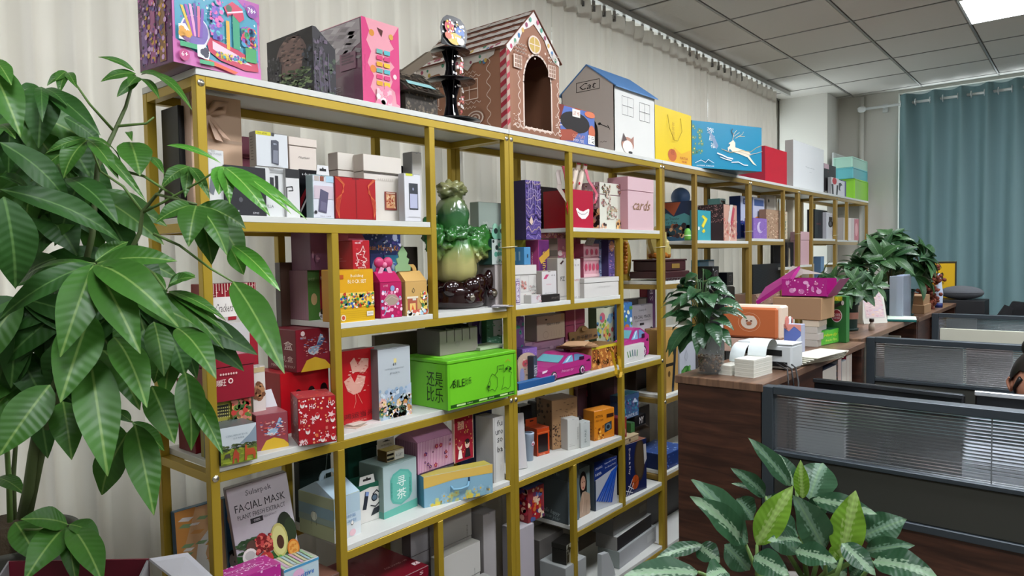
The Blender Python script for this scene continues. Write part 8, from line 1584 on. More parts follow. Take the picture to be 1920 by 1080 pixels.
b=MB(); b.tube([(-.022,-.088,-.055),(0,-.0945,-.0515),(.022,-.088,-.055)],[.002,.0045,.002],mat('#9a4a48',.4),8,M=RM); b.build('mouth',hd)
b=MB(); vs=[];fs=[];n=36;k=18
for i in range(k+1):
    for j in range(n):
        t_=2*PI*j/n; back=math.sin(t_); lim=1.05+1.15*max(0,(back+.45)/1.45)**.7; p_=lim*i/k
        rr_=1+.003*math.sin(j*9)
        vs.append((.0835*rr_*math.sin(p_)*math.cos(t_),.004+.1*rr_*math.sin(p_)*math.sin(t_),.004+.121*math.cos(p_)))
for i in range(k):
    for j in range(n): fs.append((i*n+j,i*n+(j+1)%n,(i+1)*n+(j+1)%n,(i+1)*n+j))
b.add(vs,fs,hairm,M=RM,smooth=True); b.sphere((-.01,.06,.115),.036,hairm,16,12,M=RM); b.tube([(-.06,-.05,.04),(-.074,-.035,.0),(-.07,-.034,-.03)],[.009,.006,.002],hairm,8,M=RM); b.tube([(.06,-.05,.04),(.074,-.035,.0),(.07,-.034,-.03)],[.009,.006,.002],hairm,8,M=RM); b.build('hair',hd)
for s in (-1,1):
    hb=(s*.14,-.26,.80); PV=[hb,(s*.13,-.33,.79)]
    b=MB(); b.tube([hb,(s*.135,-.30,.792),(s*.13,-.34,.785)],[.028,.036,.032],skin,10,M=Matrix.Identity(4)); pm=b.build('palm',pr)
    for q in range(4):
        x_=s*(.105+.017*q); l_=[.062,.074,.07,.055][q if s<0 else 3-q]; b=MB(); b.tube([(x_,-.345,.79),(x_,-.345-l_*.5,.795),(x_,-.345-l_*.85,.782),(x_,-.345-l_,.768)],[.0095,.009,.008,.006],skin,8); b.build('finger',pm)
    b=MB(); b.tube([(s*.105,-.30,.79),(s*.082,-.325,.785),(s*.075,-.355,.775)],[.012,.0105,.008],skin,8); b.build('thumb',pm)
b=MB()
for s in (-1,1): b.tube([(s*.12,-.33,.05),(s*.12,-.44,.03)],[.045,.035],mat('#1a1a1c',.6),10)
b.build('shoes',pr)
t=empty('office_chair','dark office chair under the seated person','chair',(hcx,hcy+.12,0))
b=MB(); b.box(-.24,.24,-.3,.2,.36,.42,dkc,bev=.02); b.build('seat',t)
b=MB(); b.tube([(0,0,.1),(0,0,.36)],.025,mat('#6a6c70',.3,.8),12); b.build('gas_column',t)
b=MB(); b.box(-.2,.2,.17,.2,.5,.8,dkc,bev=.01); b.tube([(0,.1,.38),(0,.21,.42),(0,.215,.6)],.015,dkc,8); b.build('backrest',t)
for k in range(5):
    a_=k*2*PI/5; b=MB(); b.tube([(0,0,.11),(.27*math.cos(a_),.27*math.sin(a_),.07)],[.025,.015],dkc,8); b.build('leg',t)
    b=MB(); b.sphere((.27*math.cos(a_),.27*math.sin(a_),.03),.03,dkc,10,8,sc=(1,.6,1)); b.build('castor',t)

# ---------------- plants ----------------
def leaf_mat(c1,c2,rib,rough=.32,var=None,edge=None,sp=.3):
    m=bpy.data.materials.new('leaf'); m.use_nodes=True; nt=m.node_tree; b=nt.nodes['Principled BSDF']; b.inputs['Roughness'].default_value=rough; b.inputs['Specular IOR Level'].default_value=sp
    at=nt.nodes.new('ShaderNodeAttribute'); at.attribute_name='LUV'; sp=nt.nodes.new('ShaderNodeSeparateXYZ'); nt.links.new(at.outputs['Vector'],sp.inputs[0])
    # u across -1..1 in x, v along 0..1 in y
    ab=nt.nodes.new('ShaderNodeMath'); ab.operation='ABSOLUTE'; nt.links.new(sp.outputs[0],ab.inputs[0])
    tc=nt.nodes.new('ShaderNodeTexCoord'); n=nt.nodes.new('ShaderNodeTexNoise'); n.inputs['Scale'].default_value=9; nt.links.new(tc.outputs['Object'],n.inputs['Vector'])
    mx=nt.nodes.new('ShaderNodeMix'); mx.data_type='RGBA'; mx.inputs[6].default_value=(*hx(c1),1); mx.inputs[7].default_value=(*hx(c2),1); nt.links.new(n.outputs[0],mx.inputs[0])
    col=mx.outputs[2]
    # side veins: v*k - |u|*q
    ma=nt.nodes.new('ShaderNodeMath'); ma.operation='MULTIPLY_ADD'; ma.inputs[1].default_value=70; nt.links.new(sp.outputs[1],ma.inputs[0])
    mb=nt.nodes.new('ShaderNodeMath'); mb.operation='MULTIPLY'; mb.inputs[1].default_value=-9; nt.links.new(ab.outputs[0],mb.inputs[0]); nt.links.new(mb.outputs[0],ma.inputs[2])
    sn=nt.nodes.new('ShaderNodeMath'); sn.operation='SINE'; nt.links.new(ma.outputs[0],sn.inputs[0])
    if var:   # pale feathered centre as on aglaonema
        n2=nt.nodes.new('ShaderNodeTexNoise'); n2.inputs['Scale'].default_value=60; nt.links.new(at.outputs['Vector'],n2.inputs['Vector']); n2.inputs['Scale'].default_value=7
        a1=nt.nodes.new('ShaderNodeMath'); a1.operation='MULTIPLY_ADD'; a1.inputs[1].default_value=.05; nt.links.new(sn.outputs[0],a1.inputs[0]); nt.links.new(ab.outputs[0],a1.inputs[2])
        a2=nt.nodes.new('ShaderNodeMath'); a2.operation='MULTIPLY_ADD'; a2.inputs[1].default_value=.7; nt.links.new(n2.outputs[0],a2.inputs[0]); nt.links.new(a1.outputs[0],a2.inputs[2])
        r2=nt.nodes.new('ShaderNodeValToRGB'); r2.color_ramp.elements[0].position=.56; r2.color_ramp.elements[0].color=(1,1,1,1); r2.color_ramp.elements[1].position=.64; r2.color_ramp.elements[1].color=(0,0,0,1); nt.links.new(a2.outputs[0],r2.inputs[0])
        m3=nt.nodes.new('ShaderNodeMix'); m3.data_type='RGBA'; nt.links.new(r2.outputs[0],m3.inputs[0]); nt.links.new(col,m3.inputs[6]); m3.inputs[7].default_value=(*hx(var),1); col=m3.outputs[2]
    rp=nt.nodes.new('ShaderNodeValToRGB'); rp.color_ramp.elements[0].position=.03; rp.color_ramp.elements[0].color=(1,1,1,1); rp.color_ramp.elements[1].position=.075; rp.color_ramp.elements[1].color=(0,0,0,1); nt.links.new(ab.outputs[0],rp.inputs[0])
    m4=nt.nodes.new('ShaderNodeMix'); m4.data_type='RGBA'; nt.links.new(rp.outputs[0],m4.inputs[0]); nt.links.new(col,m4.inputs[6]); m4.inputs[7].default_value=(*hx(rib),1)
    nt.links.new(m4.outputs[2],b.inputs['Base Color'])
    bp=nt.nodes.new('ShaderNodeBump'); bp.inputs['Strength'].default_value=.12; bp.inputs['Distance'].default_value=.002; nt.links.new(sn.outputs[0],bp.inputs['Height']); nt.links.new(bp.outputs[0],b.inputs['Normal'])
    b.inputs['Subsurface Weight'].default_value=0
    tr=nt.nodes.new('ShaderNodeBsdfTranslucent'); tr.inputs[0].default_value=(*hx(c2),1); ms=nt.nodes.new('ShaderNodeMixShader'); ms.inputs[0].default_value=.12
    out=nt.nodes['Material Output']; nt.links.new(b.outputs[0],ms.inputs[1]); nt.links.new(tr.outputs[0],ms.inputs[2]); nt.links.new(ms.outputs[0],out.inputs[0])
    return m
money=[leaf_mat('#2a521a','#3f7024','#6c8c44',.42),leaf_mat('#1d4016','#2c581e','#4e7238',.45),leaf_mat('#3c7a2a','#549230','#8cb458',.32)]
agl=[leaf_mat('#1f4028','#2f5438','#7c9c78',.36,'#7f987c'),leaf_mat('#26482e','#375a3e','#6f8f6c',.38,'#63806a'),leaf_mat('#5c8a24','#72982e','#98b864',.38,'#8ca85c')]
lily=[leaf_mat('#1a3a20','#2a5230','#3c5c3c',.3,sp=.45),leaf_mat('#224628','#346038','#456a44',.34,sp=.45)]
LN=[0]
def leaf_mesh(L,wd,m,bend=.25,fold=.18,seed=0,tipn=.9,ripple=.0,petiole=0,fat=.42,nu=12):
    """leaf along +X, up +Z; base at origin; tip at (L,0,0); midpoint bulges upward (bend)"""
    r=random.Random(seed); vs=[];fs=[];uv=[]; cr=[-1,-.55,0,.55,1]
    for i in range(nu+1):
        f=i/nu; 
        wv=math.sin(PI*min(1,f**(.85 if fat<.5 else 1)))**.8*(1 if f<fat else 1-.25*((f-fat)/(1-fat))**2) if 0<f<1 else .012
        wv=max(wv,.015); z=bend*L*4*f*(1-f)*.5
        for c in cr:
            y=c*wv*wd/2; vs.append((L*f, y, z+abs(c)*wv*wd*fold+ripple*wd*abs(c)*math.sin(f*17+c*2+seed))); uv.append((c*wv,f))
    k=len(cr)
    for i in range(nu):
        for j in range(k-1): fs.append((i*k+j,i*k+j+1,(i+1)*k+j+1,(i+1)*k+j))
    me=bpy.data.meshes.new('leaf'); me.from_pydata(vs,[],fs); a=me.attributes.new('LUV','FLOAT_VECTOR','POINT')
    a.data.foreach_set('vector',[q for (u,v) in uv for q in (u,v,0)]); me.materials.append(m); me.polygons.foreach_set('use_smooth',[True]*len(fs)); me.update(); return me
def put_leaf(root,base,tip,me_or,wd,m,up,name='leaflet',origin=(0,0,0),**k):
    base=Vector(base);tip=Vector(tip); d=tip-base; L=d.length; x=d.normalized(); y=Vector(up).cross(x); y=y.normalized() if y.length>1e-4 else x.orthogonal(); z=x.cross(y)
    LN[0]+=1
    me=leaf_mesh(L,wd,m,seed=LN[0],**k)
    o=bpy.data.objects.new(name,me); link(o,root); M=Matrix(((x.x,y.x,z.x,base.x),(x.y,y.y,z.y,base.y),(x.z,y.z,z.z,base.z),(0,0,0,1))); o.matrix_local=Matrix.Translation(-Vector(origin))@M
    return o
CAMP=Vector((1.72,0,1.62))
# ---- big money tree ----
mo=(-0.205, 0.4648, 0.9986)
org=(mo[0],mo[1],0)
tree=empty('money_tree','big money tree with drooping palmate leaves at the left edge','plant',org)
clusters=[]
rl=random.Random(21)
def cluster(spec,mi=None,centre=None):
    for i,(b_,t_,w_,*ex) in enumerate(spec):
        B=Vector(b_);T=Vector(t_)
        v=(CAMP-(B+T)/2).normalized(); up=(v*.9+Vector((0,0,.75))+Vector((rl.uniform(-.25,.25),rl.uniform(-.25,.25),0))).normalized()
        m=money[mi if mi is not None else (0 if rl.random()<.6 else 1)]
        put_leaf(tree,B,T,None,w_*1.15,m,up,origin=org,bend=rl.uniform(.12,.3),fold=rl.uniform(.05,.16),ripple=.02)
    
cluster([((0.3767, 0.4661, 1.6207), (0.3486, 0.333, 1.534), 0.0427), ((0.3757, 0.4651, 1.6194), (0.4481, 0.3866, 1.4719), 0.0562), ((0.3791, 0.4679, 1.6179), (0.5366, 0.4739, 1.4737), 0.054), ((0.3802, 0.4689, 1.6193), (0.5529, 0.5291, 1.5131), 0.0562), ((0.3812, 0.4698, 1.6215), (0.4894, 0.5606, 1.6226), 0.0427), ((0.357, 0.476, 1.6252), (0.3375, 0.54, 1.6612), 0.0274), ((0.3743, 0.464, 1.6207), (0.2604, 0.3934, 1.5987), 0.018), ((0.3419, 0.4759, 1.618), (0.3688, 0.4499, 1.4556), 0.0276)])
cluster([((0.3334, 0.3457, 1.7462), (0.3486, 0.5232, 1.6594), 0.0424), ((0.2482, 0.4722, 1.7814), (0.3768, 0.5094, 1.6908), 0.0431), ((0.2718, 0.3644, 1.8329), (0.2753, 0.4656, 1.7261), 0.0486), ((0.3986, 0.334, 1.7292), (0.391, 0.3453, 1.5833), 0.0608), ((0.2727, 0.3617, 1.7746), (0.2005, 0.4292, 1.729), 0.0354)],1)
cluster([((0.2758, 0.4995, 1.8516), (0.2886, 0.4535, 1.7757), 0.0359), ((0.2751, 0.4989, 1.8526), (0.2424, 0.4145, 1.7698), 0.0287), ((0.2777, 0.501, 1.8516), (0.3648, 0.5172, 1.773), 0.0264), ((0.2795, 0.5025, 1.8506), (0.4039, 0.5475, 1.7313), 0.0192), ((0.2739, 0.4981, 1.8555), (0.2637, 0.4354, 1.8226), 0.0192), ((0.2209, 0.5195, 1.8655), (0.163, 0.5995, 1.8291), 0.0199)],0)
cluster([((0.2082, 0.4487, 1.9527), (0.2529, 0.4268, 1.8312), 0.0527), ((0.2064, 0.4471, 1.9513), (0.2194, 0.4044, 1.928), 0.0192), ((0.2119, 0.4516, 1.9488), (0.2916, 0.4637, 1.9073), 0.0216), ((0.2175, 0.4561, 1.9462), (0.3387, 0.5, 1.8524), 0.0335), ((0.2431, 0.4383, 1.9436), (0.3272, 0.4128, 1.8661), 0.0187), ((0.1852, 0.492, 1.906), (0.1865, 0.5556, 1.8586), 0.0398), ((0.0879, 0.4797, 1.9742), (0.0067, 0.4709, 1.87), 0.0361)],1)
cluster([((0.3784, 0.3291, 1.9361), (0.4654, 0.3428, 1.8153), 0.0446), ((0.3813, 0.3323, 1.9482), (0.4532, 0.3371, 1.8948), 0.0243), ((0.3861, 0.3299, 1.8388), (0.4589, 0.3372, 1.8127), 0.0243)],0)
cluster([((0.1295, 0.6487, 2.0334), (0.1125, 0.5834, 2.0538), 0.0155), ((0.1317, 0.6502, 2.0289), (0.1179, 0.5848, 2.0021), 0.0221), ((0.1361, 0.6534, 2.0206), (0.1439, 0.6047, 1.9693), 0.021), ((0.1404, 0.6568, 2.0177), (0.2129, 0.6622, 1.9623), 0.0166), ((0.1403, 0.6572, 2.026), (0.3051, 0.6854, 1.9309), 0.0232), ((0.1381, 0.6556, 2.0299), (0.2196, 0.6706, 2.0116), 0.0122), ((0.1361, 0.6534, 2.0206), (0.1622, 0.6213, 1.9914), 0.0221)],0)
cluster([((0.1317, 0.5183, 2.0067), (0.1471, 0.4769, 1.9698), 0.0155), ((0.1329, 0.5192, 2.0056), (0.1922, 0.5143, 1.9638), 0.0155), ((0.1317, 0.5182, 2.0052), (0.1662, 0.4919, 1.9534), 0.0186), ((0.1301, 0.517, 2.0083), (0.1593, 0.4876, 1.9786), 0.0155)],0)
cluster([((0.1779, 0.6145, 1.8725), (0.2472, 0.6028, 1.7964), 0.0561), ((0.2099, 0.6395, 1.8413), (0.274, 0.6386, 1.7999), 0.016), ((0.1743, 0.6127, 1.8928), (0.2232, 0.5999, 1.867), 0.0118)],0)
cluster([((0.3029, 0.6768, 1.816), (0.3013, 0.6206, 1.7718), 0.0262), ((0.3037, 0.6774, 1.8144), (0.375, 0.6808, 1.7437), 0.0188), ((0.3017, 0.6757, 1.8144), (0.3375, 0.6496, 1.7481), 0.0209), ((0.2574, 0.6778, 1.8162), (0.2332, 0.656, 1.7901), 0.0214)],0)
cluster([((0.4201, 0.683, 1.8052), (0.4655, 0.6522, 1.7458), 0.0308), ((0.4224, 0.6848, 1.8042), (0.4819, 0.6649, 1.7282), 0.0249), ((0.4251, 0.687, 1.8031), (0.5577, 0.7009, 1.7026), 0.0308), ((0.4143, 0.6912, 1.8055), (0.5877, 0.7262, 1.7057), 0.02), ((0.4078, 0.6988, 1.8058), (0.5926, 0.7558, 1.696), 0.0182), ((0.3284, 0.6217, 1.8495), (0.42, 0.6832, 1.8112), 0.013)],2)
cluster([((0.3744, 0.6533, 1.7308), (0.4239, 0.6118, 1.6496), 0.0451), ((0.3526, 0.6614, 1.734), (0.3352, 0.5925, 1.6985), 0.0356), ((0.3387, 0.6759, 1.734), (0.3931, 0.7448, 1.6869), 0.049), ((0.3573, 0.6651, 1.7299), (0.4411, 0.6774, 1.632), 0.0432), ((0.317, 0.6836, 1.7305), (0.3408, 0.6968, 1.615), 0.0497), ((0.3202, 0.6864, 1.733), (0.3638, 0.7546, 1.603), 0.0628)],0)
cluster([((0.3723, 0.7255, 1.6534), (0.5205, 0.7398, 1.5621), 0.0304), ((0.3704, 0.7236, 1.6482), (0.3913, 0.7378, 1.5929), 0.0314)],2)
cluster([((0.4505, 0.6824, 1.5815), (0.6536, 0.6606, 1.4258), 0.0519), ((0.4339, 0.6171, 1.5968), (0.4382, 0.5676, 1.5821), 0.0192), ((0.394, 0.5819, 1.5676), (0.4743, 0.5985, 1.5928), 0.0287), ((0.3958, 0.5834, 1.5675), (0.5175, 0.6301, 1.5144), 0.0216), ((0.3958, 0.5834, 1.5656), (0.528, 0.637, 1.4817), 0.0192), ((0.394, 0.5817, 1.5642), (0.5155, 0.6253, 1.4621), 0.0264), ((0.3409, 0.6028, 1.5671), (0.2557, 0.5985, 1.5994), 0.0249)],0)
cluster([((0.3735, 0.4583, 1.5331), (0.4492, 0.3833, 1.3988), 0.0629), ((0.3442, 0.4007, 1.4143), (0.3745, 0.3158, 1.314), 0.0575), ((0.3049, 0.4308, 1.3754), (0.375, 0.4189, 1.2842), 0.0461), ((0.3739, 0.4544, 1.4613), (0.5095, 0.4269, 1.2792), 0.0607), ((0.3256, 0.4924, 1.4625), (0.4636, 0.498, 1.3674), 0.0519), ((0.3738, 0.4952, 1.4888), (0.5143, 0.489, 1.3798), 0.0507), ((0.3746, 0.5554, 1.3914), (0.4496, 0.5604, 1.2933), 0.0503), ((0.3919, 0.6103, 1.4119), (0.4532, 0.5883, 1.2749), 0.0466), ((0.398, 0.6136, 1.3799), (0.5169, 0.6155, 1.2718), 0.0324), ((0.3764, 0.5639, 1.5109), (0.4336, 0.554, 1.4156), 0.0431), ((0.4299, 0.582, 1.5001), (0.5638, 0.585, 1.4193), 0.0448), ((0.3168, 0.5032, 1.3257), (0.3158, 0.5235, 1.242), 0.0335), ((0.3428, 0.5238, 1.306), (0.3071, 0.4871, 1.1896), 0.0527), ((0.3518, 0.5321, 1.3201), (0.4643, 0.5138, 1.1786), 0.0503), ((0.3163, 0.5415, 1.3182), (0.3131, 0.6, 1.2488), 0.0294), ((0.3462, 0.5278, 1.326), (0.3194, 0.5067, 1.3486), 0.0192), ((0.3715, 0.5826, 1.4555), (0.3782, 0.5587, 1.3961), 0.0341), ((0.4206, 0.4644, 1.4103), (0.4466, 0.4563, 1.3442), 0.0221)],0)
cluster([((0.1319, 0.515, 1.4984), (0.0733, 0.4599, 1.3953), 0.0785), ((0.092, 0.4807, 1.4837), (0.0088, 0.4071, 1.4177), 0.0785), ((0.0749, 0.4425, 1.5226), (0.0058, 0.4004, 1.3446), 0.0826), ((0.1444, 0.5239, 1.472), (0.102, 0.4815, 1.3528), 0.0785), ((0.2364, 0.6018, 1.4856), (0.206, 0.57, 1.3765), 0.0785), ((0.2293, 0.6361, 1.5035), (0.272, 0.665, 1.3851), 0.0695), ((0.1477, 0.5666, 1.484), (0.133, 0.5477, 1.3723), 0.0802), ((0.0364, 0.4321, 1.4484), (0.0863, 0.4671, 1.3323), 0.0576)],1)
cluster([((0.0746, 0.5184, 1.7084), (-0.002, 0.4496, 1.6301), 0.0748), ((0.0333, 0.4854, 1.736), (0.0962, 0.5324, 1.6385), 0.0695), ((-0.0067, 0.5287, 1.9328), (0.0587, 0.5763, 1.8098), 0.0663), ((0.1841, 0.5401, 1.6268), (0.1138, 0.4774, 1.5615), 0.0568), ((0.1783, 0.6005, 1.6259), (0.2284, 0.639, 1.5661), 0.0588), ((0.0625, 0.4495, 1.8203), (0.1004, 0.5019, 1.7276), 0.0568), ((0.094, 0.539, 1.7826), (0.0669, 0.5101, 1.6765), 0.0534), ((0.1664, 0.4734, 1.6331), (0.0821, 0.4254, 1.5737), 0.0551)],1)
cluster([((0.0327, 0.511, 1.0624), (0.0496, 0.423, 1.1032), 0.0486), ((-0.1122, 0.4542, 1.0504), (-0.0092, 0.4707, 0.9739), 0.0514), ((0.0361, 0.5137, 1.0612), (0.0866, 0.5543, 1.0313), 0.0376), ((0.031, 0.5094, 1.0585), (0.1044, 0.4104, 0.9957), 0.058), ((0.0353, 0.5128, 1.0568), (0.1399, 0.4907, 0.9652), 0.0332), ((0.0383, 0.5154, 1.0584), (0.2017, 0.5171, 0.9787), 0.0553), ((-0.1487, 0.4293, 1.1482), (-0.0369, 0.4563, 1.1263), 0.0343)],0)
rx=random.Random(77)
for (cx_,cy_,D_,k_) in [((0.0218, 0.4799, 1.806), 0, 1.45, 7), ((0.0606, 0.5759, 1.7757), 0, 1.5, 7), ((0.0677, 0.4383, 1.5537), 0, 1.4, 7), ((0.1023, 0.5323, 1.5491), 0, 1.45, 7), ((0.1874, 0.6036, 1.5472), 0, 1.45, 6), ((0.028, 0.4611, 1.3956), 0, 1.45, 7), ((0.0889, 0.5922, 1.6489), 0, 1.5, 6), ((0.2057, 0.6812, 1.4971), 0, 1.5, 6), ((-0.0029, 0.5301, 1.9033), 0, 1.5, 6), ((0.1054, 0.4264, 1.9281), 0, 1.35, 5)]:
    C_=Vector(cx_)
    vv=(CAMP-C_).normalized(); sx=vv.cross(Vector((0,0,1))).normalized()
    for q in range(k_):
        a_=PI*(q+.5)/k_+rx.uniform(-.15,.15); dr=(sx*math.cos(a_)*1.0-Vector((0,0,1))*(.35+.65*math.sin(a_))+vv*rx.uniform(-.1,.3)).normalized(); L_=rx.uniform(.13,.2)
        put_leaf(tree,C_,C_+dr*L_,None,L_*.34,money[1 if rx.random()<.6 else 0],(vv+Vector((0,0,.6))).normalized(),origin=org,bend=.2,fold=.1)
# stems
bark=mat('#4a5a30',.6,vary=.2); twig=mat('#5d7a3c',.5)
def stem(name,pts,r0,r1,m):
    b=MB(); n=len(pts); pp=[Vector(p)-Vector(org) for p in pts]
    b.tube(pp,[r0+(r1-r0)*i/(n-1) for i in range(n)],m,8); b.build(name,tree)
stem('trunk',[(-0.0405, 0.4507, 1.0795), (-0.0087, 0.4551, 1.1464), (0.021, 0.4586, 1.2279), (0.0515, 0.462, 1.2967), (0.1282, 0.4799, 1.3977), (0.1984, 0.4955, 1.5522)],.013,.006,bark)
stem('trunk',[(-0.0341, 0.456, 1.0794), (0.0064, 0.4709, 1.2005), (0.0563, 0.4789, 1.2941), (0.1325, 0.482, 1.3718), (0.2382, 0.5013, 1.5282), (0.3547, 0.4736, 1.6193)],.011,.005,bark)
stem('trunk',[(-0.1209, 0.4468, 1.0506), (-0.1246, 0.4494, 1.1476), (-0.1285, 0.4495, 1.2048), (-0.0777, 0.4324, 1.3012)],.006,.005,twig)
stem('trunk',[(-0.1737, 0.4672, 1.0379), (-0.1766, 0.4706, 1.1381), (-0.1732, 0.4779, 1.2146), (-0.0221, 0.4933, 1.5467)],.006,.004,bark)
stem('branch',[(0.0975, 0.5283, 1.5478), (0.1201, 0.5549, 1.6806), (0.1262, 0.5684, 1.8246), (0.1173, 0.6041, 1.8936), (0.1159, 0.6328, 1.9575), (0.1297, 0.6483, 2.0262)],.007,.003,bark)
stem('branch',[(0.1793, 0.5576, 1.5481), (0.2101, 0.5885, 1.6363), (0.2274, 0.6058, 1.6829), (0.2308, 0.6111, 1.7246), (0.2627, 0.6268, 1.7597), (0.3644, 0.6583, 1.7342)],.006,.0025,bark)
for pts in [[(0.2308, 0.6111, 1.7246), (0.1999, 0.5883, 1.7776), (0.1853, 0.5516, 1.8071), (0.2666, 0.5048, 1.8533)], [(0.2308, 0.6111, 1.7246), (0.2641, 0.642, 1.7761), (0.3029, 0.6768, 1.816)], [(0.1995, 0.5897, 1.809), (0.2317, 0.6161, 1.7978), (0.3088, 0.6516, 1.7476), (0.3545, 0.663, 1.734)], [(0.2495, 0.6241, 1.6798), (0.3102, 0.6474, 1.6548), (0.3973, 0.6654, 1.6077), (0.4505, 0.6824, 1.5815)], [(0.1171, 0.6046, 1.9045), (0.123, 0.56, 1.9507), (0.1329, 0.5192, 2.0051)], [(0.2328, 0.6127, 1.7246), (0.2851, 0.6315, 1.743), (0.3597, 0.6701, 1.7806), (0.4224, 0.6849, 1.8052)], [(0.1253, 0.612, 1.9125), (0.1503, 0.6595, 1.9209), (0.1628, 0.6708, 1.9344)], [(0.1326, 0.497, 1.628), (0.2645, 0.4769, 1.627), (0.3777, 0.4669, 1.6207)], [(-0.1207, 0.4461, 1.0335), (-0.0378, 0.477, 1.0437), (0.034, 0.512, 1.0612)], [(0.1095, 0.4906, 1.8501), (0.1584, 0.4699, 1.9116), (0.2082, 0.4486, 1.9512)], [(0.2101, 0.5885, 1.6363), (0.2922, 0.603, 1.5993), (0.394, 0.5819, 1.5676)], [(0.1966, 0.5326, 1.3188), (0.3163, 0.5415, 1.3182)]]:
    stem('petiole',pts,.0032,.0018,twig)
ph=.0
pz=1.0727
t=empty('planter','tall grey textured planter with coconut fibre under the money tree','planter',org)
b=MB(); b.lathe([(0,0),(.11,0),(.12,.02),(.135,pz-.09),(.14,pz-.08),(.125,pz-.08),(.12,pz-.1)],mat('#4a4a42',.8,bump=.6,bscale=60),36); b.build('planter_body',t)
b=MB(); b.lathe([(0,pz-.06),(.06,pz-.045),(.11,pz-.08),(.12,pz-.1),(0,pz-.1)],mat('#3c3020',.95,bump=1,bscale=150),24); b.build('coir_soil',t)
# ---- aglaonema ----
ao=(1.1203, 1.9878, 0.6819)
aorg=(ao[0],ao[1],0)
ag=empty('aglaonema','silver striped aglaonema plant at the bottom right foreground','plant',aorg)
def agc(spec,mi):
    for (b_,t_,w_,*ex) in spec:
        B=Vector(b_);T=Vector(t_); v=(CAMP-(B+T)/2).normalized(); up=(v+Vector((0,0,.5))+Vector((rl.uniform(-.3,.3),rl.uniform(-.3,.3),0))).normalized()
        put_leaf(ag,B,T,None,w_*1.25,agl[mi if mi is not None else rl.randint(0,1)],up,name='leaf',origin=aorg,bend=rl.uniform(.05,.2),fold=rl.uniform(.06,.16),ripple=.04,fat=.4)
agc([((1.0435, 1.7386, 0.8702), (0.9666, 1.5809, 1.0632), 0.0764), ((1.0407, 1.7106, 0.8788), (0.9728, 1.558, 1.0286), 0.062), ((1.0236, 1.9217, 0.9379), (0.9674, 1.815, 1.0347), 0.0402), ((1.0222, 1.9205, 0.9367), (0.969, 1.8138, 0.9916), 0.0225), ((1.094, 1.918, 0.9829), (1.0213, 1.8004, 1.1294), 0.0449), ((1.0843, 1.9742, 0.966), (1.0294, 1.9979, 1.0421), 0.0414), ((1.1189, 2.0009, 0.9268), (1.1311, 2.0815, 1.0131), 0.0975), ((1.2111, 1.8137, 0.8701), (1.1664, 1.72, 1.0267), 0.0716), ((1.1562, 1.9037, 0.9622), (1.3114, 1.9029, 0.9578), 0.0449), ((1.2692, 1.9283, 0.8797), (1.3682, 1.9496, 0.9443), 0.0682), ((1.281, 1.9104, 0.8517), (1.3942, 1.9036, 0.8995), 0.0432), ((1.2582, 1.7901, 0.9078), (1.3414, 1.7528, 0.8649), 0.0438), ((1.3122, 1.8582, 0.8522), (1.4514, 1.8447, 0.8599), 0.0652), ((1.1716, 1.7165, 0.8902), (1.2721, 1.6966, 0.8973), 0.0489), ((1.166, 1.7772, 0.8923), (1.1187, 1.6737, 0.9172), 0.0371), ((1.0936, 1.6504, 0.8792), (1.1878, 1.6243, 0.8684), 0.0541), ((0.977, 1.6186, 0.8888), (0.906, 1.4929, 0.8727), 0.0318), ((0.9669, 1.61, 0.8864), (1.0306, 1.5969, 0.8667), 0.0477), ((1.011, 1.5152, 0.8658), (0.9025, 1.36, 0.8844), 0.055), ((1.0608, 1.5571, 0.8697), (1.0476, 1.4811, 0.8762), 0.0475), ((0.9625, 1.8702, 0.9334), (0.9996, 1.8979, 0.8735), 0.0591), ((1.0266, 1.9211, 0.8847), (1.0955, 1.9753, 0.8241), 0.065), ((1.2827, 1.9359, 0.8167), (1.2499, 1.9059, 0.7739), 0.0436), ((1.0406, 1.8666, 0.8692), (1.1167, 1.9263, 0.7984), 0.0633), ((0.9573, 1.7943, 0.8251), (1.0114, 1.8355, 0.7548), 0.0633), ((1.1564, 1.9595, 0.7975), (1.2149, 2.0044, 0.7271), 0.0576), ((1.0258, 1.9236, 0.9378), (1.0674, 1.9553, 0.8838), 0.0532), ((1.1262, 2.0048, 0.8883), (1.1762, 1.9848, 0.9465), 0.0473)],None)
agc([((1.0844, 1.6956, 0.8895), (1.1579, 1.74, 1.0432), 0.0591), ((1.1356, 1.8865, 0.9655), (1.1297, 1.8876, 1.0675), 0.0325), ((1.2534, 1.8093, 0.8588), (1.2764, 1.8385, 1.0285), 0.0667), ((1.2256, 1.8906, 0.8616), (1.2116, 1.8764, 0.8184), 0.0273)],2)
stm=mat('#6d8c4c',.5)
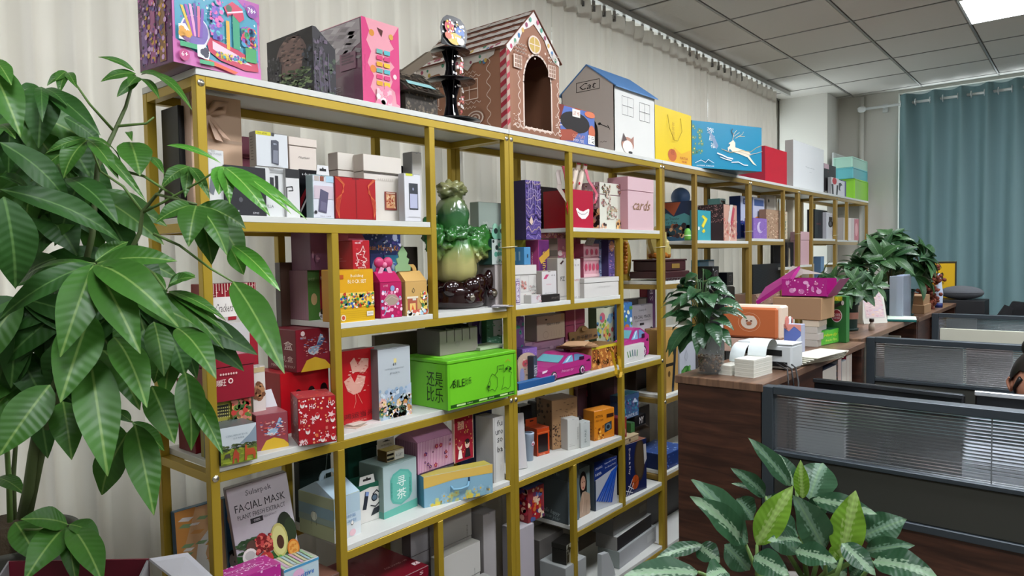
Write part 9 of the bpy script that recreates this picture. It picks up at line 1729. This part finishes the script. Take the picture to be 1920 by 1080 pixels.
for pts in [[(1.1203, 1.9878, 0.6819), (1.0569, 1.7466, 0.8165), (1.0394, 1.7351, 0.8703)], [(1.1357, 1.9369, 0.7059), (1.0782, 1.7117, 0.8076), (1.0844, 1.6956, 0.8895)], [(1.1357, 1.9369, 0.7059), (1.2448, 1.7999, 0.8225), (1.2533, 1.8095, 0.864)], [(1.1248, 1.9916, 0.6818), (1.1415, 2.0111, 0.7758), (1.1211, 2.0028, 0.9268)], [(1.1203, 1.9878, 0.6819), (1.1094, 1.9492, 0.8479), (1.1051, 1.9273, 0.9827)], [(1.1203, 1.9878, 0.6819), (1.0455, 1.9342, 0.8371), (1.0236, 1.9217, 0.9379)], [(1.1401, 1.9405, 0.7058), (1.2493, 1.9079, 0.8175), (1.2714, 1.9299, 0.8769)], [(1.1315, 1.9326, 0.6945), (1.1995, 1.8647, 0.7914), (1.2111, 1.8137, 0.8701)], [(1.1272, 1.9284, 0.6831), (1.019, 1.6488, 0.8031), (0.973, 1.615, 0.8836)], [(1.1272, 1.9284, 0.6831), (1.0631, 1.6206, 0.8053), (1.0121, 1.5161, 0.8658)], [(1.1404, 1.9398, 0.6886), (1.2834, 1.87, 0.7969), (1.3122, 1.8582, 0.8522)]]:
    b=MB(); b.tube([Vector(p)-Vector(aorg) for p in pts],[.008,.006,.004],stm,8); b.build('stem',ag)
az=ao[2]-.02
t=empty('plant_pot','white floor planter under the aglaonema, below the picture edge','pot',aorg)
b=MB(); b.lathe([(0,0),(.11,0),(.12,.01),(.14,az-.02),(.145,az),(.13,az),(.128,az-.03)],mat('#b8b4ac',.4),36); b.build('pot_body',t)
b=MB(); b.lathe([(0,az-.03),(.127,az-.035)],mat('#2a2018',.95),24); b.build('soil',t)
# ---- peace lily ----
lo=(.742,2.195,1.2205)
ll=empty('peace_lily','dark glossy peace lily in the glass vase on the walnut cabinet','plant',lo)
rl2=random.Random(12)
lst=[((0.7158, 2.19, 1.3419), (0.6124, 2.13, 1.2879), 46), ((0.7158, 2.19, 1.3419), (0.6183, 2.17, 1.2755), 40), ((0.7158, 2.19, 1.3419), (0.6734, 2.11, 1.2895), 62), ((0.7158, 2.19, 1.3419), (0.5851, 2.15, 1.3978), 60), ((0.7158, 2.19, 1.3419), (0.5613, 2.19, 1.4322), 45), ((0.7158, 2.19, 1.3419), (0.5855, 2.22, 1.4753), 50), ((0.7158, 2.19, 1.3419), (0.5847, 2.27, 1.4951), 50), ((0.7158, 2.19, 1.3419), (0.6639, 2.17, 1.5197), 50), ((0.7158, 2.19, 1.3419), (0.6159, 2.25, 1.5104), 60), ((0.7158, 2.19, 1.3419), (0.682, 2.21, 1.5129), 52), ((0.7158, 2.19, 1.3419), (0.6859, 2.27, 1.5131), 48), ((0.7158, 2.19, 1.3419), (0.7378, 2.23, 1.4835), 44), ((0.7158, 2.19, 1.3419), (0.7879, 2.19, 1.4554), 55), ((0.7158, 2.19, 1.3419), (0.7897, 2.25, 1.4359), 40), ((0.7158, 2.19, 1.3419), (0.8645, 2.17, 1.4337), 48), ((0.7158, 2.19, 1.3419), (0.8141, 2.27, 1.4009), 40), ((0.7158, 2.19, 1.3419), (0.8413, 2.15, 1.3736), 42), ((0.7158, 2.19, 1.3419), (0.8498, 2.11, 1.3229), 56), ((0.7158, 2.19, 1.3419), (0.8222, 2.09, 1.3232), 54), ((0.7158, 2.19, 1.3419), (0.7845, 2.21, 1.3912), 40), ((0.7158, 2.19, 1.3419), (0.7642, 2.09, 1.3141), 50), ((0.7158, 2.19, 1.3419), (0.7245, 2.22, 1.3126), 40), ((0.7158, 2.19, 1.3419), (0.6364, 2.12, 1.4395), 44), ((0.7158, 2.19, 1.3419), (0.5348, 2.27, 1.4487), 40), ((0.7158, 2.19, 1.3419), (0.7096, 2.11, 1.4891), 50), ((0.7158, 2.19, 1.3419), (0.7993, 2.09, 1.447), 60), ((0.7158, 2.19, 1.3419), (0.7462, 2.09, 1.4605), 56), ((0.7158, 2.19, 1.3419), (0.6857, 2.09, 1.4484), 56), ((0.7158, 2.19, 1.3419), (0.6482, 2.13, 1.3915), 60), ((0.7158, 2.19, 1.3419), (0.8102, 2.24, 1.4687), 40), ((0.7158, 2.19, 1.3419), (0.8167, 2.16, 1.4836), 44), ((0.7158, 2.19, 1.3419), (0.5855, 2.23, 1.3524), 50), ((0.7158, 2.19, 1.3419), (0.7534, 2.22, 1.5054), 40), ((0.7158, 2.19, 1.3419), (0.7744, 2.11, 1.4093), 44), ((0.7158, 2.19, 1.3419), (0.7241, 2.09, 1.4087), 46)]
lst=lst+[(b_,(t_[0]+rl2.uniform(-.03,.03),t_[1]+rl2.uniform(-.04,.06),t_[2]+rl2.uniform(-.03,.03)),w_*.9) for b_,t_,w_ in lst[::2]]
for (B,T,w_) in lst:
    B=Vector(B);T=Vector(T); dd=T-B; rise=Vector((B.x+dd.x*.3,B.y+dd.y*.3,max(B.z+.01,T.z)+.012+.03*rl2.random()))
    mid=B+(rise-B)*.98
    c_=Vector((0,0,1.3))
    b=MB(); b.tube([Vector((B.x*.6+.4*lo[0],B.y*.5+.5*lo[1],1.30))-Vector(lo),(B+(rise-B)*.6+Vector((0,0,.02)))-Vector(lo),mid-Vector(lo)],[.0022,.0018,.0014],mat('#3a5a30',.4),6); b.build('petiole',ll)
    v=(CAMP-(mid+T)/2).normalized(); up=(v*.5+Vector((0,0,1))+Vector((dd.x,dd.y,0))*1.5).normalized()
    put_leaf(ll,mid,T,None,w_*2.3/(3.375*1306)*1.75,lily[rl2.randint(0,1)],up,name='leaf',origin=lo,bend=.3,fold=.12,ripple=.04,fat=.42,nu=10)
# ---- two leafy plants on the far counter ----
rnd_={}
def bushy(label,c,stem_h,crown,n,Lf,wd,seed,mats):
    t=empty('potted_foliage',label,'plant',c); r=random.Random(seed)
    for i in range(n):
        a_=r.uniform(0,2*PI); e=r.uniform(-.25,1.45); rr_=r.uniform(.55,1)
        cx_=crown[0]*rr_*math.cos(a_)*math.cos(e); cy_=crown[1]*rr_*math.sin(a_)*math.cos(e); cz_=stem_h+crown[2]*rr_*math.sin(e)
        if i<n*.5: b=MB(); b.tube([(r.uniform(-.01,.01),r.uniform(-.01,.01),.02),(cx_*.3,cy_*.3,stem_h*.7),(cx_,cy_,cz_)],[.004,.003,.0015],mat('#5c5a34',.6),5); b.build('stem',t)
        k=r.randint(5,7); out=Vector((cx_,cy_,max(.05,cz_-stem_h))).normalized()
        u=out.cross(Vector((0,0,1))); u=u.normalized() if u.length>.05 else Vector((1,0,0)); w_=u.cross(out)
        for j in range(k):
            q=2*PI*j/k+r.uniform(-.2,.2); dr=(u*math.cos(q)+w_*math.sin(q)+out*.25-Vector((0,0,rnd_.get('d',.18)))).normalized(); L=Lf*r.uniform(.75,1.15)
            put_leaf(t,Vector((cx_,cy_,cz_)),Vector((cx_,cy_,cz_))+dr*L,None,wd*r.uniform(.8,1.15),r.choice(mats),(out+Vector((0,0,.4))).normalized(),name='leaflet',bend=.22,fold=.12,nu=6)
    return t
fm=[leaf_mat('#2a4a28','#3c6436','#5c8250',.38,sp=.4),leaf_mat('#1c3a20','#2c5230','#4c7044',.4,sp=.4)]
bushy('smaller leafy potted plant in the dark green pot before the calendar',(.805,3.66,CT+.12),.09,(.17,.16,.15),24,.085,.036,3,fm)
bushy('larger leafy umbrella plant in the teal pot before the teal curtain',(.76,4.78,CT+.15),.13,(.19,.25,.22),30,.15,.062,8,fm)
# ---- open carton in the near left corner ----
q0=(0.0918, 0.5561, 0.9871); q1=(0.1693, 0.621, 0.9853); q2=(0.1333, 0.7196, 0.9549)
t=empty('open_carton','open maroon carton with grey lid flap at the bottom left edge','carton',(q1[0],q1[1],0))
def R3(p): return (p[0]-q1[0],p[1]-q1[1],p[2])
a_=Vector(q1)-Vector(q0); a_.z=0; a_.normalize(); nb=Vector((-a_.y,a_.x,0)) 
if nb.dot(CAMP-Vector(q1))<0: nb=-nb
zt_=q1[2]; w_=.30; d_=.16
def quad(name,pts,c,th=.004,parent=t):
    b=MB(); n_=(Vector(pts[1])-Vector(pts[0])).cross(Vector(pts[2])-Vector(pts[0])).normalized()*th
    ps=[Vector(p) for p in pts]; k=len(ps); b.add(ps+[p+n_ for p in ps],[tuple(range(k)),tuple(range(k,2*k))[::-1]]+[(i,(i+1)%k,k+(i+1)%k,k+i) for i in range(k)],mat(c,.5)); return b.build(name,parent)
O=Vector((0,0,0))
P0=-a_*w_; P1=O
quad('back_wall',[P0+nb*d_,P1+nb*d_,P1+nb*d_+Vector((0,0,zt_-.10)),P0+nb*d_+Vector((0,0,zt_-.10))],'#6a1428')
quad('side_wall',[P1,P1+nb*d_,P1+nb*d_+Vector((0,0,zt_-.1)),P1+Vector((0,0,zt_))],'#8a888a')
quad('front_wall',[P0,P1,P1+Vector((0,0,zt_)),P0+Vector((0,0,zt_))],'#6a1428')
quad('left_wall',[P0,P0+nb*d_,P0+nb*d_+Vector((0,0,zt_-.1)),P0+Vector((0,0,zt_))],'#8a888a')
quad('lid_flap',[R3(p) for p in [(0.1693, 0.621, 0.9853), (0.1134, 0.7286, 0.9466), (0.1696, 0.7717, 0.8784), (0.2686, 0.6373, 0.9577)]],'#a8a8ac')
